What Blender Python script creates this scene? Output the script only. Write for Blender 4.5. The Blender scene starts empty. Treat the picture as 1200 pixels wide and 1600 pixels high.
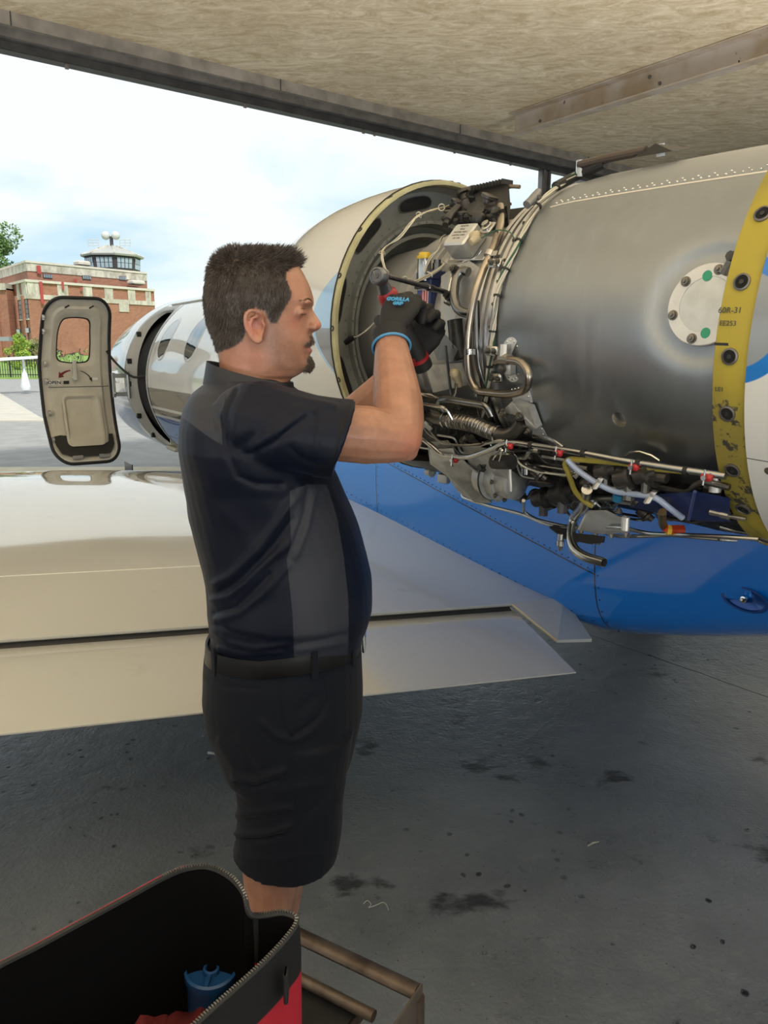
import bpy, bmesh, math, random
import numpy as np
from mathutils import Vector as V, Matrix, Quaternion, noise as mnoise
random.seed(7); np.random.seed(7)
PI = math.pi
SC = bpy.context.scene
COL = SC.collection
# ------------------------------------------------------------------ camera
CAMZ = 1.64; PITCH = math.radians(12.0); FPX = 1200.0
cd = bpy.data.cameras.new('camera'); cam = bpy.data.objects.new('camera', cd); COL.objects.link(cam)
cd.sensor_fit = 'VERTICAL'; cd.sensor_height = 36.0; cd.lens = 27.0
cam.location = (0, 0, CAMZ); cam.rotation_euler = (PI/2 - PITCH, 0, 0)
cd.clip_start = 0.02; cd.clip_end = 2000
SC.camera = cam
# ------------------------------------------------------------------ colour management
SC.view_settings.view_transform = 'Standard'; SC.view_settings.look = 'None'
SC.view_settings.gamma = 1.0; SC.view_settings.exposure = 0.42
SC.view_settings.use_curve_mapping = False
# ------------------------------------------------------------------ world: hazy bright sky with thin cloud
W = bpy.data.worlds.new('sky'); SC.world = W; W.use_nodes = True
nt = W.node_tree; nt.nodes.clear()
def wn(t, **k):
    n = nt.nodes.new(t)
    for a, b in k.items(): setattr(n, a, b)
    return n
tc = wn('ShaderNodeTexCoord'); sep = wn('ShaderNodeSeparateXYZ'); nt.links.new(tc.outputs['Generated'], sep.inputs[0])
grad = wn('ShaderNodeValToRGB')
cr = grad.color_ramp; cr.elements[0].position = 0.0; cr.elements[0].color = (.50, .70, .80, 1)
cr.elements[1].position = 1.0; cr.elements[1].color = (.08, .24, .56, 1)
e = cr.elements.new(.18); e.color = (.27, .54, .76, 1)
nt.links.new(sep.outputs['Z'], grad.inputs[0])
mp = wn('ShaderNodeMapping'); mp.inputs['Scale'].default_value = (1.0, 1.0, 3.4); mp.inputs['Location'].default_value = (5.2, 2.1, .15)
mp.inputs['Rotation'].default_value = (.10, -.24, .2)
nt.links.new(tc.outputs['Generated'], mp.inputs[0])
nz = wn('ShaderNodeTexNoise'); nz.inputs['Scale'].default_value = 1.5; nz.inputs['Detail'].default_value = 7; nz.inputs['Roughness'].default_value = .52
nz.inputs['Distortion'].default_value = .5
nt.links.new(mp.outputs[0], nz.inputs['Vector'])
cl = wn('ShaderNodeValToRGB'); cl.color_ramp.elements[0].position = .31; cl.color_ramp.elements[1].position = .50
nt.links.new(nz.outputs['Fac'], cl.inputs[0])
mx = wn('ShaderNodeMix', data_type='RGBA'); mx.inputs[7].default_value = (.80, .87, .88, 1)
nt.links.new(cl.outputs[0], mx.inputs[0]); nt.links.new(grad.outputs[0], mx.inputs[6])
bg = wn('ShaderNodeBackground'); bg.inputs['Strength'].default_value = 0.92
wo = wn('ShaderNodeOutputWorld'); nt.links.new(mx.outputs[2], bg.inputs[0]); nt.links.new(bg.outputs[0], wo.inputs[0])
# ------------------------------------------------------------------ sun (hazy, high, behind the hangar) and added lamps that fill the interior
def light(name, kind, loc, rot, energy, color=(1, 1, 1), **k):
    d = bpy.data.lights.new(name, kind); o = bpy.data.objects.new(name, d); COL.objects.link(o)
    o.location = loc; o.rotation_euler = rot; d.energy = energy; d.color = color
    for a, b in k.items(): setattr(d, a, b)
    return o
def aim(o, d): o.rotation_euler = V(d).to_track_quat('-Z', 'Y').to_euler()
sun = light('sun', 'SUN', (0, 0, 30), (0, 0, 0), 2.6, (1, .95, .88), angle=math.radians(6)); aim(sun, (-.35, .62, -.85))
for i_, (x_, y_, z_, e_, sx, sy) in enumerate(((-3.5, -3.2, 1.0, 390, 2.2, 2.2), (2.0, -3.4, .9, 390, 2.2, 1.6), (5.0, 3.4, .9, 500, 2.2, 2.2), (-6.2, 2.0, .9, 260, 1.8, 1.8))):
    light('added_ceiling_fill', 'AREA', (x_, y_, z_), (PI, 0, 0), e_, (1, .97, .93), shape='RECTANGLE', size=sx, size_y=sy)   # added unseen fill lamps, turned up at the ceiling to brighten the interior
# ------------------------------------------------------------------ picture rays and frames
fw = V((0, math.cos(PITCH), -math.sin(PITCH))); up = V((0, math.sin(PITCH), math.cos(PITCH))); rt = V((1, 0, 0))
CP = V((0, 0, CAMZ))
def ray(u, v): return fw + rt*((u-600)/FPX) + up*((800-v)/FPX)
def atD(u, v, D): d = ray(u, v); return CP + d*(D/d.y)
def atH(u, v, H): d = ray(u, v); return CP + d*((H-CAMZ)/d.z)
TH = math.radians(31.1)
FO = V((1.52, 2.54, 0)); FF = V((-math.sin(TH), math.cos(TH), 0)); FR = V((math.cos(TH), math.sin(TH), 0))
def fus(s, l, z): return FO + FF*s + FR*l + V((0, 0, z))          # fuselage frame: forward, right, up
def atL(u, v, l):
    d = ray(u, v); t = (l - (CP-FO).dot(FR))/d.dot(FR); return CP + d*t
ET = math.radians(39.8); EP = math.radians(2.1)
EC = V((.169, 2.304, 1.692))                                     # centre of the front nacelle ring
EA = V((-math.sin(ET)*math.cos(EP), math.cos(ET)*math.cos(EP), math.sin(EP)))   # forward
ER = V((math.cos(ET), math.sin(ET), 0)); EU = ER.cross(EA).normalized()
def eng(s, r, a):                                                # a: 0 up, 90 left/outboard (towards the camera), 180 down
    a = math.radians(a); return EC + EA*s + EU*(r*math.cos(a)) - ER*(r*math.sin(a))
def atE(u, v, r):                                                # first hit of the picture ray with the engine cylinder of radius r
    d = ray(u, v).normalized(); o = CP - EC
    dp = d - EA*d.dot(EA); op = o - EA*o.dot(EA)
    A = dp.dot(dp); B = 2*dp.dot(op); C = op.dot(op) - r*r; q = B*B - 4*A*C
    t = (-B - math.sqrt(max(q, 0)))/(2*A); return CP + d*t
def eref(P): q = P-EC; s = q.dot(EA); x = q.dot(EU); y = -q.dot(ER); return s, math.hypot(x, y), math.degrees(math.atan2(y, x))
# ------------------------------------------------------------------ object helpers
ORG = {}
def org(o): return ORG.get(o.name, V((0, 0, 0))) if o else V((0, 0, 0))
def tag(o, label=None, cat=None, group=None, kind=None):
    if label: o['label'] = label
    if cat: o['category'] = cat
    if group: o['group'] = group
    if kind: o['kind'] = kind
    return o
def thing(name, loc, label, cat, group=None):
    o = bpy.data.objects.new(name, None); COL.objects.link(o); o.location = loc; o.empty_display_size = .05
    ORG[o.name] = V(loc); tag(o, label, cat, group); return o
class M:
    def __init__(s): s.v = []; s.f = []; s.mi = []; s.cur = 0; s.at = {}
    def add(s, vs, fs):
        b = len(s.v); s.v += [V(x) for x in vs]; s.f += [tuple(i+b for i in f) for f in fs]; s.mi += [s.cur]*len(fs); return s
    def box(s, c, size, ax=None, bev=0):
        c = V(c); X, Y, Z = ax or (V((1, 0, 0)), V((0, 1, 0)), V((0, 0, 1))); a, b, h = [q/2 for q in size]
        if bev <= 0:
            vs = [c+X*(i*a)+Y*(j*b)+Z*(k*h) for k in (-1, 1) for i, j in ((-1, -1), (1, -1), (1, 1), (-1, 1))]
            return s.add(vs, [(3, 2, 1, 0), (4, 5, 6, 7), (0, 1, 5, 4), (1, 2, 6, 5), (2, 3, 7, 6), (3, 0, 4, 7)])
        rings = []
        for k, ins in ((-h, bev), (-h+bev, 0), (h-bev, 0), (h, bev)):
            A, B = a-ins, b-ins; q = bev
            rings.append([c+X*x+Y*y+Z*k for x, y in ((-A+q, -B), (A-q, -B), (A, -B+q), (A, B-q), (A-q, B), (-A+q, B), (-A, B-q), (-A, -B+q))])
        return s.loft(rings, caps=True)
    def loft(s, rings, closed=True, caps=False, cap0=False, cap1=False):
        n = len(rings[0]); b = len(s.v); fs = []
        for r in rings: s.v += [V(x) for x in r]
        m = n if closed else n-1
        for i in range(len(rings)-1):
            for j in range(m):
                k = (j+1) % n; fs.append((b+i*n+j, b+i*n+k, b+(i+1)*n+k, b+(i+1)*n+j))
        if caps or cap0: fs.append(tuple(b+j for j in range(n))[::-1])
        if caps or cap1: fs.append(tuple(b+(len(rings)-1)*n+j for j in range(n)))
        s.f += fs; s.mi += [s.cur]*len(fs); return s
    def tube(s, pts, r, n=10, caps=True, closed=False, flat=None):
        pts = [V(p) for p in pts]; N = len(pts); rs = r if isinstance(r, (list, tuple)) else [r]*N
        T = []
        for i in range(N):
            a = pts[i-1] if (i or closed) else pts[0]; c = pts[(i+1) % N] if (i < N-1 or closed) else pts[-1]
            T.append((c-a).normalized() if (c-a).length > 1e-9 else V((0, 0, 1)))
        u0 = T[0].orthogonal().normalized(); rings = []
        if flat is not None:
            u0 = V(flat); u0 = (u0-T[0]*u0.dot(T[0])).normalized()
        U = u0
        for i in range(N):
            U = (U - T[i]*U.dot(T[i])).normalized(); W_ = T[i].cross(U)
            rr = rs[i]; ra, rb = rr if isinstance(rr, (tuple, list)) else (rr, rr)
            rings.append([pts[i]+U*(ra*math.cos(2*PI*j/n))+W_*(rb*math.sin(2*PI*j/n)) for j in range(n)])
        if closed: rings.append(rings[0])
        return s.loft(rings, caps=caps and not closed)
    def cyl(s, p0, p1, r, n=14, r1=None): return s.tube([p0, p1], [r, r if r1 is None else r1], n)
    def lathe(s, prof, p, ax, n=24, caps=False, sweep=None):     # prof: (radius, height along ax)
        p = V(p); ax = V(ax).normalized(); U = ax.orthogonal().normalized(); W_ = ax.cross(U); rings = []
        for r, h in prof: rings.append([p+ax*h+U*(r*math.cos(2*PI*j/n))+W_*(r*math.sin(2*PI*j/n)) for j in range(n)])
        return s.loft(rings, caps=caps)
    def ball(s, c, r, n=12, sc=(1, 1, 1), ax=None):
        c = V(c); X, Y, Z = ax or (V((1, 0, 0)), V((0, 1, 0)), V((0, 0, 1))); rings = []
        for i in range(1, n):
            ph = PI*i/n; z = -math.cos(ph); q = math.sin(ph)
            rings.append([c+X*(r*sc[0]*q*math.cos(2*PI*j/(2*n)))+Y*(r*sc[1]*q*math.sin(2*PI*j/(2*n)))+Z*(r*sc[2]*z) for j in range(2*n)])
        return s.loft(rings, caps=True)
    def prism(s, poly, off):                                     # poly: list of points, off: thickness vector
        off = V(off); return s.loft([poly, [V(p)+off for p in poly]], caps=True)
    def grid(s, rows): return s.loft(rows, closed=False)
    def fix(s):
        bm = bmesh.new()
        vs = [bm.verts.new(x) for x in s.v]; out = []
        for f, k in zip(s.f, s.mi):
            try:
                q = bm.faces.new([vs[i] for i in f]); q.material_index = k
            except Exception: pass
        return bm
    def build(s, name, mat, parent=None, smooth=True, angle=35, label=None, kind=None, origin=None, attrs=None, weld=False, fixn=True):
        me = bpy.data.meshes.new(name); o = bpy.data.objects.new(name, me)
        po = org(parent); oo = V(origin) if origin is not None else (po if parent else V((0, 0, 0)))
        bm = s.fix()
        if weld: bmesh.ops.remove_doubles(bm, verts=bm.verts, dist=1e-5)
        if fixn: bmesh.ops.recalc_face_normals(bm, faces=bm.faces)
        bmesh.ops.translate(bm, verts=bm.verts, vec=-oo)
        if smooth:
            for f in bm.faces: f.smooth = True
            ca = math.radians(angle)
            for ed in bm.edges:
                if len(ed.link_faces) == 2 and ed.calc_face_angle(0) > ca: ed.smooth = False
        bm.to_mesh(me); bm.free()
        if attrs:
            for k, vals in attrs.items():
                a = me.attributes.new(k, 'FLOAT', 'POINT'); a.data.foreach_set('value', vals)
        for mt in (mat if isinstance(mat, (list, tuple)) else [mat]): me.materials.append(mt)
        COL.objects.link(o); o.location = oo - po
        if parent: o.parent = parent
        ORG[o.name] = oo
        if label: o['label'] = label
        if kind: o['kind'] = kind
        return o
def put(src, name, parent, loc, quat=None, scale=None):          # cheap copy sharing mesh data, placed at a world point
    o = src.copy(); COL.objects.link(o); o.parent = parent; o.location = V(loc) - org(parent)
    if quat is not None: o.rotation_mode = 'QUATERNION'; o.rotation_quaternion = quat
    if scale: o.scale = scale
    ORG[o.name] = V(loc); return o
def struct(o): o['kind'] = 'structure'; return o
def spline(pts, n=8, closed=False):                              # Catmull-Rom through points
    P = [V(p) for p in pts]; N = len(P); out = []
    rng = range(N) if closed else range(N-1)
    for i in rng:
        if closed: a, b, c, d = P[i-1], P[i], P[(i+1) % N], P[(i+2) % N]
        else: a, b, c, d = P[max(i-1, 0)], P[i], P[i+1], P[min(i+2, N-1)]
        for k in range(n):
            t = k/n; out.append(((b*2)+(c-a)*t+(a*2-b*5+c*4-d)*t*t+(b*3-a-c*3+d)*t**3)*.5)
    if not closed: out.append(P[-1])
    return out
def fillet(pts, r, n=5):                                         # straight runs with rounded bends
    P = [V(p) for p in pts]; out = [P[0]]
    for i in range(1, len(P)-1):
        a = (P[i-1]-P[i]); b = (P[i+1]-P[i]); q = min(r, a.length*.48, b.length*.48)
        p0 = P[i]+a.normalized()*q; p1 = P[i]+b.normalized()*q
        for k in range(n+1):
            t = k/n; out.append(p0*(1-t)**2+P[i]*(2*t*(1-t))+p1*t*t)
    out.append(P[-1]); return out
def interp(x, xs, ys): return float(np.interp(x, xs, ys))
# ------------------------------------------------------------------ materials
def srgb(r, g, b):
    return tuple(((c/255+.055)/1.055)**2.4 if c/255 > .04045 else c/255/12.92 for c in (r, g, b))
MATS = {}
def mat(name, col, rough=.5, metal=0, noise=0, nscale=20, bump=0, bscale=60, coat=0, spec=None, col2=None, rvar=0, emit=None, detail=4, bdist=.002, stretch=None):
    if name in MATS: return MATS[name]
    m = bpy.data.materials.new(name); m.use_nodes = True; t = m.node_tree; b = t.nodes['Principled BSDF']
    b.inputs['Base Color'].default_value = (*col, 1); b.inputs['Roughness'].default_value = rough; b.inputs['Metallic'].default_value = metal
    if coat: b.inputs['Coat Weight'].default_value = coat; b.inputs['Coat Roughness'].default_value = .03
    if spec is not None: b.inputs['Specular IOR Level'].default_value = spec
    tcn = t.nodes.new('ShaderNodeTexCoord'); vec = tcn.outputs['Object']
    if stretch:
        mpn = t.nodes.new('ShaderNodeMapping'); mpn.inputs['Scale'].default_value = stretch; t.links.new(vec, mpn.inputs[0]); vec = mpn.outputs[0]
    if noise or rvar:
        n = t.nodes.new('ShaderNodeTexNoise'); n.inputs['Scale'].default_value = nscale; n.inputs['Detail'].default_value = detail
        t.links.new(vec, n.inputs['Vector'])
        if noise:
            mxn = t.nodes.new('ShaderNodeMix'); mxn.data_type = 'RGBA'
            c2 = col2 or tuple(c*(1-noise) for c in col)
            mxn.inputs[6].default_value = (*c2, 1); mxn.inputs[7].default_value = (*col, 1)
            rp = t.nodes.new('ShaderNodeMapRange'); rp.inputs[1].default_value = .35; rp.inputs[2].default_value = .65
            t.links.new(n.outputs[0], rp.inputs[0]); t.links.new(rp.outputs[0], mxn.inputs[0]); t.links.new(mxn.outputs[2], b.inputs['Base Color'])
        if rvar:
            rr = t.nodes.new('ShaderNodeMapRange'); rr.inputs[1].default_value = .3; rr.inputs[2].default_value = .7
            rr.inputs[3].default_value = max(.02, rough-rvar); rr.inputs[4].default_value = min(1, rough+rvar)
            t.links.new(n.outputs[0], rr.inputs[0]); t.links.new(rr.outputs[0], b.inputs['Roughness'])
    if bump:
        n2 = t.nodes.new('ShaderNodeTexNoise'); n2.inputs['Scale'].default_value = bscale; n2.inputs['Detail'].default_value = 5
        t.links.new(vec, n2.inputs['Vector']); bp = t.nodes.new('ShaderNodeBump'); bp.inputs['Strength'].default_value = bump; bp.inputs['Distance'].default_value = bdist
        t.links.new(n2.outputs[0], bp.inputs['Height']); t.links.new(bp.outputs[0], b.inputs['Normal'])
    if emit: b.inputs['Emission Color'].default_value = (*emit[0], 1); b.inputs['Emission Strength'].default_value = emit[1]
    MATS[name] = m; return m
class G:                                                         # tiny node-graph writer
    def __init__(s, m): s.m = m; s.t = m.node_tree; s.b = s.t.nodes['Principled BSDF']; s.tc = s.t.nodes.new('ShaderNodeTexCoord'); s.o = s.tc.outputs['Object']
    def val(s, i, x):
        if hasattr(x, 'is_output') or isinstance(x, bpy.types.NodeSocket): s.t.links.new(x, i)
        else: i.default_value = x
    def math(s, op, a, b=0.0, c=None):
        n = s.t.nodes.new('ShaderNodeMath'); n.operation = op; s.val(n.inputs[0], a); s.val(n.inputs[1], b)
        if c is not None: s.val(n.inputs[2], c)
        return n.outputs[0]
    def attr(s, name): n = s.t.nodes.new('ShaderNodeAttribute'); n.attribute_name = name; return n.outputs['Fac']
    def mask(s, x, w=.001): n = s.t.nodes.new('ShaderNodeMapRange'); n.inputs[1].default_value = -w; n.inputs[2].default_value = w; s.val(n.inputs[0], x); return n.outputs[0]
    def rng(s, x, a, b, c=0., d=1.): 
        n = s.t.nodes.new('ShaderNodeMapRange'); s.val(n.inputs[0], x)
        for i, q in enumerate((a, b, c, d)): n.inputs[i+1].default_value = q
        return n.outputs[0]
    def mix(s, f, a, b):
        n = s.t.nodes.new('ShaderNodeMix'); n.data_type = 'RGBA'; s.val(n.inputs[0], f)
        for i, q in ((6, a), (7, b)):
            if isinstance(q, tuple): n.inputs[i].default_value = (*q, 1)
            else: s.val(n.inputs[i], q)
        return n.outputs[2]
    def noise(s, scale, detail=4, rough=.5, vec=None, dist=0.):
        n = s.t.nodes.new('ShaderNodeTexNoise'); n.inputs['Scale'].default_value = scale; n.inputs['Detail'].default_value = detail
        n.inputs['Roughness'].default_value = rough; n.inputs['Distortion'].default_value = dist; s.t.links.new(vec or s.o, n.inputs['Vector']); return n.outputs[0]
    def voro(s, scale, vec=None, feature='F1', out='Distance', rand=1):
        n = s.t.nodes.new('ShaderNodeTexVoronoi'); n.feature = feature; n.inputs['Scale'].default_value = scale; n.inputs['Randomness'].default_value = rand
        s.t.links.new(vec or s.o, n.inputs['Vector']); return n.outputs[out]
    def mapping(s, scale=(1, 1, 1), rot=(0, 0, 0), loc=(0, 0, 0), vec=None):
        n = s.t.nodes.new('ShaderNodeMapping'); n.inputs['Scale'].default_value = scale; n.inputs['Rotation'].default_value = rot; n.inputs['Location'].default_value = loc
        s.t.links.new(vec or s.o, n.inputs[0]); return n.outputs[0]
    def xyz(s, vec=None): n = s.t.nodes.new('ShaderNodeSeparateXYZ'); s.t.links.new(vec or s.o, n.inputs[0]); return n.outputs
    def bump(s, h, strength=.3, dist=.002, prev=None):
        n = s.t.nodes.new('ShaderNodeBump'); n.inputs['Strength'].default_value = strength; n.inputs['Distance'].default_value = dist; s.t.links.new(h, n.inputs['Height'])
        if prev is not None: s.t.links.new(prev, n.inputs['Normal'])
        s.t.links.new(n.outputs[0], s.b.inputs['Normal']); return n.outputs[0]
    def col(s, x): s.val(s.b.inputs['Base Color'], x)
    def rough(s, x): s.val(s.b.inputs['Roughness'], x)
# ================================================================== THE SETTING
HZ = 5.0; KZ = 1.527
HA = V((.777, .629, 0)).normalized()                              # along the hangar opening
HB = V((-HA.y, HA.x, 0))                                          # out of the hangar
H0 = V((0, 11.79, 0))                                              # a point under the opening
def hg(a, b, z): return H0 + HA*a + HB*b + V((0, 0, z))
concrete = mat('stained_concrete', (.06, .065, .07), .42)
g = G(concrete)
n1 = g.noise(1.1, 6, .6); n2 = g.noise(14, 6, .65); n3 = g.noise(70, 3)
base = g.mix(g.rng(n1, .35, .68), (.125, .14, .155), (.24, .265, .29))
base = g.mix(g.math('MULTIPLY', g.rng(n2, .55, .8), .5), base, (.27, .27, .26))
bl = g.noise(2.3, 5, .62, g.mapping((1, 1.6, 1), (0, 0, .4), (4.2, 1.1, 0)))
base = g.mix(g.math('MULTIPLY', g.rng(bl, .61, .67), .8), base, (.014, .015, .016))
vs = g.math('ADD', g.voro(11, g.mapping((1, 1, .01))), g.math('MULTIPLY', g.math('SUBTRACT', g.noise(38, 3), .42), .28))
spotz = g.rng(g.noise(.9, 2, .5, g.mapping((1, 1, 1), (0, 0, 0), (7, 3, 0))), .42, .6)
base = g.mix(g.math('MULTIPLY', g.rng(vs, .15, .11), spotz), base, (.006, .006, .006))
vs2 = g.voro(31, g.mapping((1, 1, .01), (0, 0, 1)))
base = g.mix(g.math('MULTIPLY', g.rng(vs2, .09, .05), .8), base, (.008, .008, .008))
g.col(base)
rg = g.math('ADD', g.rng(n2, .3, .7, .20, .42), g.rng(n1, .35, .65, .0, .12)); g.rough(rg)
hh = g.math('ADD', g.math('MULTIPLY', n2, 1.0), g.math('MULTIPLY', n3, .35))
hh = g.math('SUBTRACT', hh, g.math('MULTIPLY', g.rng(vs, .10, .07), .8))
g.bump(hh, .95, .008)
tarmac = mat('tarmac', (.33, .325, .31), .8, noise=.18, nscale=3, bump=.3, bscale=90)
pale_conc = mat('pale_concrete', (.56, .52, .44), .85, noise=.12, nscale=2, bump=.2, bscale=60)
tan_strip = mat('worn_concrete_strip', (.62, .55, .40), .85, noise=.15, nscale=4)
lawn_m = mat('lawn', (.16, .27, .045), .9, noise=.35, nscale=.9, col2=(.24, .36, .07), bump=.8, bscale=40)

def slab(pts, z, th, name, m, kind='structure', bv=0):
    o = M().prism([V((p[0], p[1], z-th)) for p in pts], (0, 0, th)).build(name, m, smooth=False); o['kind'] = kind; return o
a0, a1 = -22, 30
# hangar floor in two pours with an open crack between them
q0, q1 = atH(945, 1000, 0), atH(1200, 1092, 0); cdv = (q1-q0).normalized(); pA = q0 - cdv*14; pB = q0 + cdv*14
nrm = V((-cdv.y, cdv.x, 0)); 
if nrm.y < 0: nrm = -nrm
g_ = .0035
rngc = random.Random(3); edge = []
for i in range(281):
    t = -14 + 28*i/280; j = rngc.uniform(-.005, .005) + .018*math.sin(t*1.7) - .018*math.sin(0)
    edge.append(q0 + cdv*t + nrm*j)
edge = [p for p in edge if -17 < (p-H0).dot(HB) < .6]
sgn = 1 if (edge[0]-H0).dot(HB) > (edge[-1]-H0).dot(HB) else -1
if sgn < 0: edge = edge[::-1]
eL = [p + HA*(-g_) for p in edge]; eR = [p + HA*g_ for p in edge]
slab([(p.x, p.y) for p in eL + [hg(a0, -17, 0), hg(a0, .6, 0)]], 0, .12, 'floor', concrete)
slab([(p.x, p.y) for p in eR + [hg(a1, -17, 0), hg(a1, .6, 0)]], 0, .12, 'floor', concrete)
M().loft([[p-HA*.03+V((0, 0, -.10)), p+HA*.03+V((0, 0, -.10)), p+HA*.03+V((0, 0, -.05)), p-HA*.03+V((0, 0, -.05))] for p in edge], caps=True).build('floor_joint', mat('black_gap', (.01, .01, .01), .9), smooth=False)['kind'] = 'structure'
# ground outside
gr = slab([(-160, -60), (160, -60), (160, 300), (-160, 300)], -.03, .3, 'ground', tarmac)
def gp(u, v): p = atH(u, v, 0); return (p.x, p.y)
slab([gp(-700, 742), gp(330, 736), gp(330, 729), gp(-700, 731)], .0, .06, 'trim_1', tan_strip)
slab([gp(-60, 590), gp(-900, 600), gp(-900, 668), gp(0, 657), gp(75, 657), gp(60, 650), gp(-2, 613)], .0, .06, 'floor_apron', pale_conc)
slab([(-150, 44), (60, 44), (60, 200), (-150, 200)], .02, .1, 'ground', lawn_m)
# ceiling: stained plasterboard / fibreboard soffit
ceil_m = mat('stained_fibreboard', (.50, .42, .31), .9)
g = G(ceil_m)
cn = g.noise(2.3, 8, .72, g.mapping((1, 2.2, 1), (0, 0, .6)), 1.6); cn2 = g.noise(.6, 4, .6); cn3 = g.noise(9, 6, .7, None, 2.0)
cb = g.mix(g.rng(cn, .36, .66), (.50, .39, .23), (.86, .75, .55)); cb = g.mix(g.math('MULTIPLY', g.rng(cn2, .45, .7), .45), cb, (.46, .35, .21))
cb = g.mix(g.math('MULTIPLY', g.rng(cn3, .52, .7), .55), cb, (.84, .77, .63))
g.col(cb); g.bump(cn3, .35, .01)
cp = [hg(a0, -16, 0), hg(a1, -16, 0), hg(a1, .0, 0), hg(a0, .0, 0)]
ceil = M().prism([V((p.x, p.y, HZ)) for p in cp], (0, 0, .25)).build('ceiling', ceil_m, smooth=False); struct(ceil)
roof = M().prism([p+V((0, 0, HZ+.26)) for p in (hg(a0, -16, 0), hg(a1, -16, 0), hg(a1, .5, 0), hg(a0, .5, 0))], (0, 0, .05)).build('roof', mat('roof_sheet', (.3, .3, .3), .6), smooth=False); struct(roof)
# header: inner timber fascia, steel door track channels
steel = mat('dull_steel_trim', (.20, .19, .18), .45, .6, noise=.35, nscale=6)
dsteel = mat('dark_steel_track', (.055, .055, .055), .5, .4, noise=.4, nscale=5)
fas = mat('grey_fascia', (.30, .27, .23), .6, noise=.4, nscale=4)
ax3 = (HA, HB, V((0, 0, 1)))
L = a1-a0; mid = (a0+a1)/2
struct(M().box(hg(mid, .035, HZ-.065), (L, .07, .13), ax3).build('trim_2', fas, smooth=False))
struct(M().box(hg(mid, .085, HZ-.12), (L, .03, .20), ax3).box(hg(mid, .14, HZ-.215), (L, .08, .015), ax3).build('trim_3', steel, smooth=False))
tr = M().box(hg(mid, .20, HZ-.15), (L, .015, .30), ax3).box(hg(mid, .28, HZ-.30), (L, .15, .012), ax3).box(hg(mid, .36, HZ-.16), (L, .015, .27), ax3)
struct(tr.build('trim_4', dsteel, smooth=False))
# fascia joint plates + small hangers on the track
for aa in (-4.9, -1.7, 1.5, 4.7):
    struct(M().box(hg(aa, -.004, HZ-.065), (.008, .01, .13), ax3).build('fascia_joint', dsteel, smooth=False))
hk = M().box(hg(0, .22, HZ-.33), (.04, .015, .06), ax3).build('track_hanger', steel, smooth=False, origin=hg(0, .22, HZ-.33)); struct(hk)
for aa in (-4.3, -2.1, -.2, 1.6, 2.9, 3.8):
    o = hk.copy(); COL.objects.link(o); o.location = hg(aa, .22, HZ-.33)
# ceiling joist: steel channel lying under the board
j0 = atH(805, 196, HZ-.15); j1 = atH(1200, 70, HZ-.15); jd = (j1-j0); jd.z = 0; jd.normalize(); jn = V((-jd.y, jd.x, 0))
if jn.y > 0: jn = -jn
rust = mat('rust_flecked_painted_steel', (.42, .35, .28), .6)
g = G(rust); rn = g.noise(9, 8, .7); rn2 = g.noise(3, 3); bb = g.mix(g.rng(rn2, .4, .65), (.46, .40, .34), (.36, .28, .19))
rp_ = g.math('MULTIPLY', g.rng(rn, .63, .66), g.rng(g.noise(1.3, 3), .48, .56)); g.col(g.mix(rp_, bb, (.035, .018, .012))); g.bump(rn, .3, .003)
LJ = 12.0; jc = j0 + jd*(LJ/2); ja = (jd, jn, V((0, 0, 1)))
J = M()
def jbox(dn, dz, wn_, hz): J.box(V((jc.x, jc.y, 0))+jn*dn+V((0, 0, HZ+dz)), (LJ, wn_, hz), ja)
jbox(.0, -.16, .012, .29); jbox(.07, -.015, .14, .015); jbox(.075, -.302, .16, .015)
jo = J.build('trim_5', rust, smooth=False); struct(jo)
jb = M().lathe([(.0, .0), (.024, .0), (.024, .015), (.0, .018)], (0, 0, 0), (0, 0, 1), 6).build('joist_bolt', steel, jo, origin=(0, 0, 0))
q = V((0, 0, 1)).rotation_difference(jn)
for k, t in enumerate((.5, 2.3, 2.45, 4.7)):
    P = j0+jd*t; P = V((P.x, P.y, HZ-.09 if k % 2 else HZ-.20))+jn*.004
    if k == 0: jb.location = P; jb.rotation_mode = 'QUATERNION'; jb.rotation_quaternion = q
    else: put(jb, 'joist_bolt', jo, P, q)
# hangar door stack at the right end of the opening: mullion, ribbed sheet panels
t0 = 0.0
def opening_at(u):                                                # parameter along the opening for a picture column
    d = ray(u, 240); n_ = HB; p = H0 + HB*.18; t = (p-CP).dot(n_)/d.dot(n_); P = CP+d*t; return (P-H0).dot(HA)
al = mat('aluminium_sheet', (.72, .74, .76), .32, .6, noise=.2, nscale=3)
am = opening_at(858)
struct(M().box(hg(am, .30, (HZ-.3)/2), (.14, .09, HZ-.3), ax3).box(hg(am+.10, .28, (HZ-.3)/2), (.03, .14, HZ-.3), ax3).build('trim_6', steel, smooth=False))
dr = M().box(hg(am+3.0, .36, (HZ-.3)/2), (4.6, .03, HZ-.3), ax3).build('door_1', al, smooth=False); struct(dr)
rb = M().box(hg(am+.95, .325, (HZ-.3)/2), (.07, .06, HZ-.35), ax3, .012).build('rib', al, dr, smooth=False, origin=hg(am+.95, .325, 0))
for k in range(1, 14):
    put(rb, 'rib', dr, hg(am+.95+.33*k, .325, 0))
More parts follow.
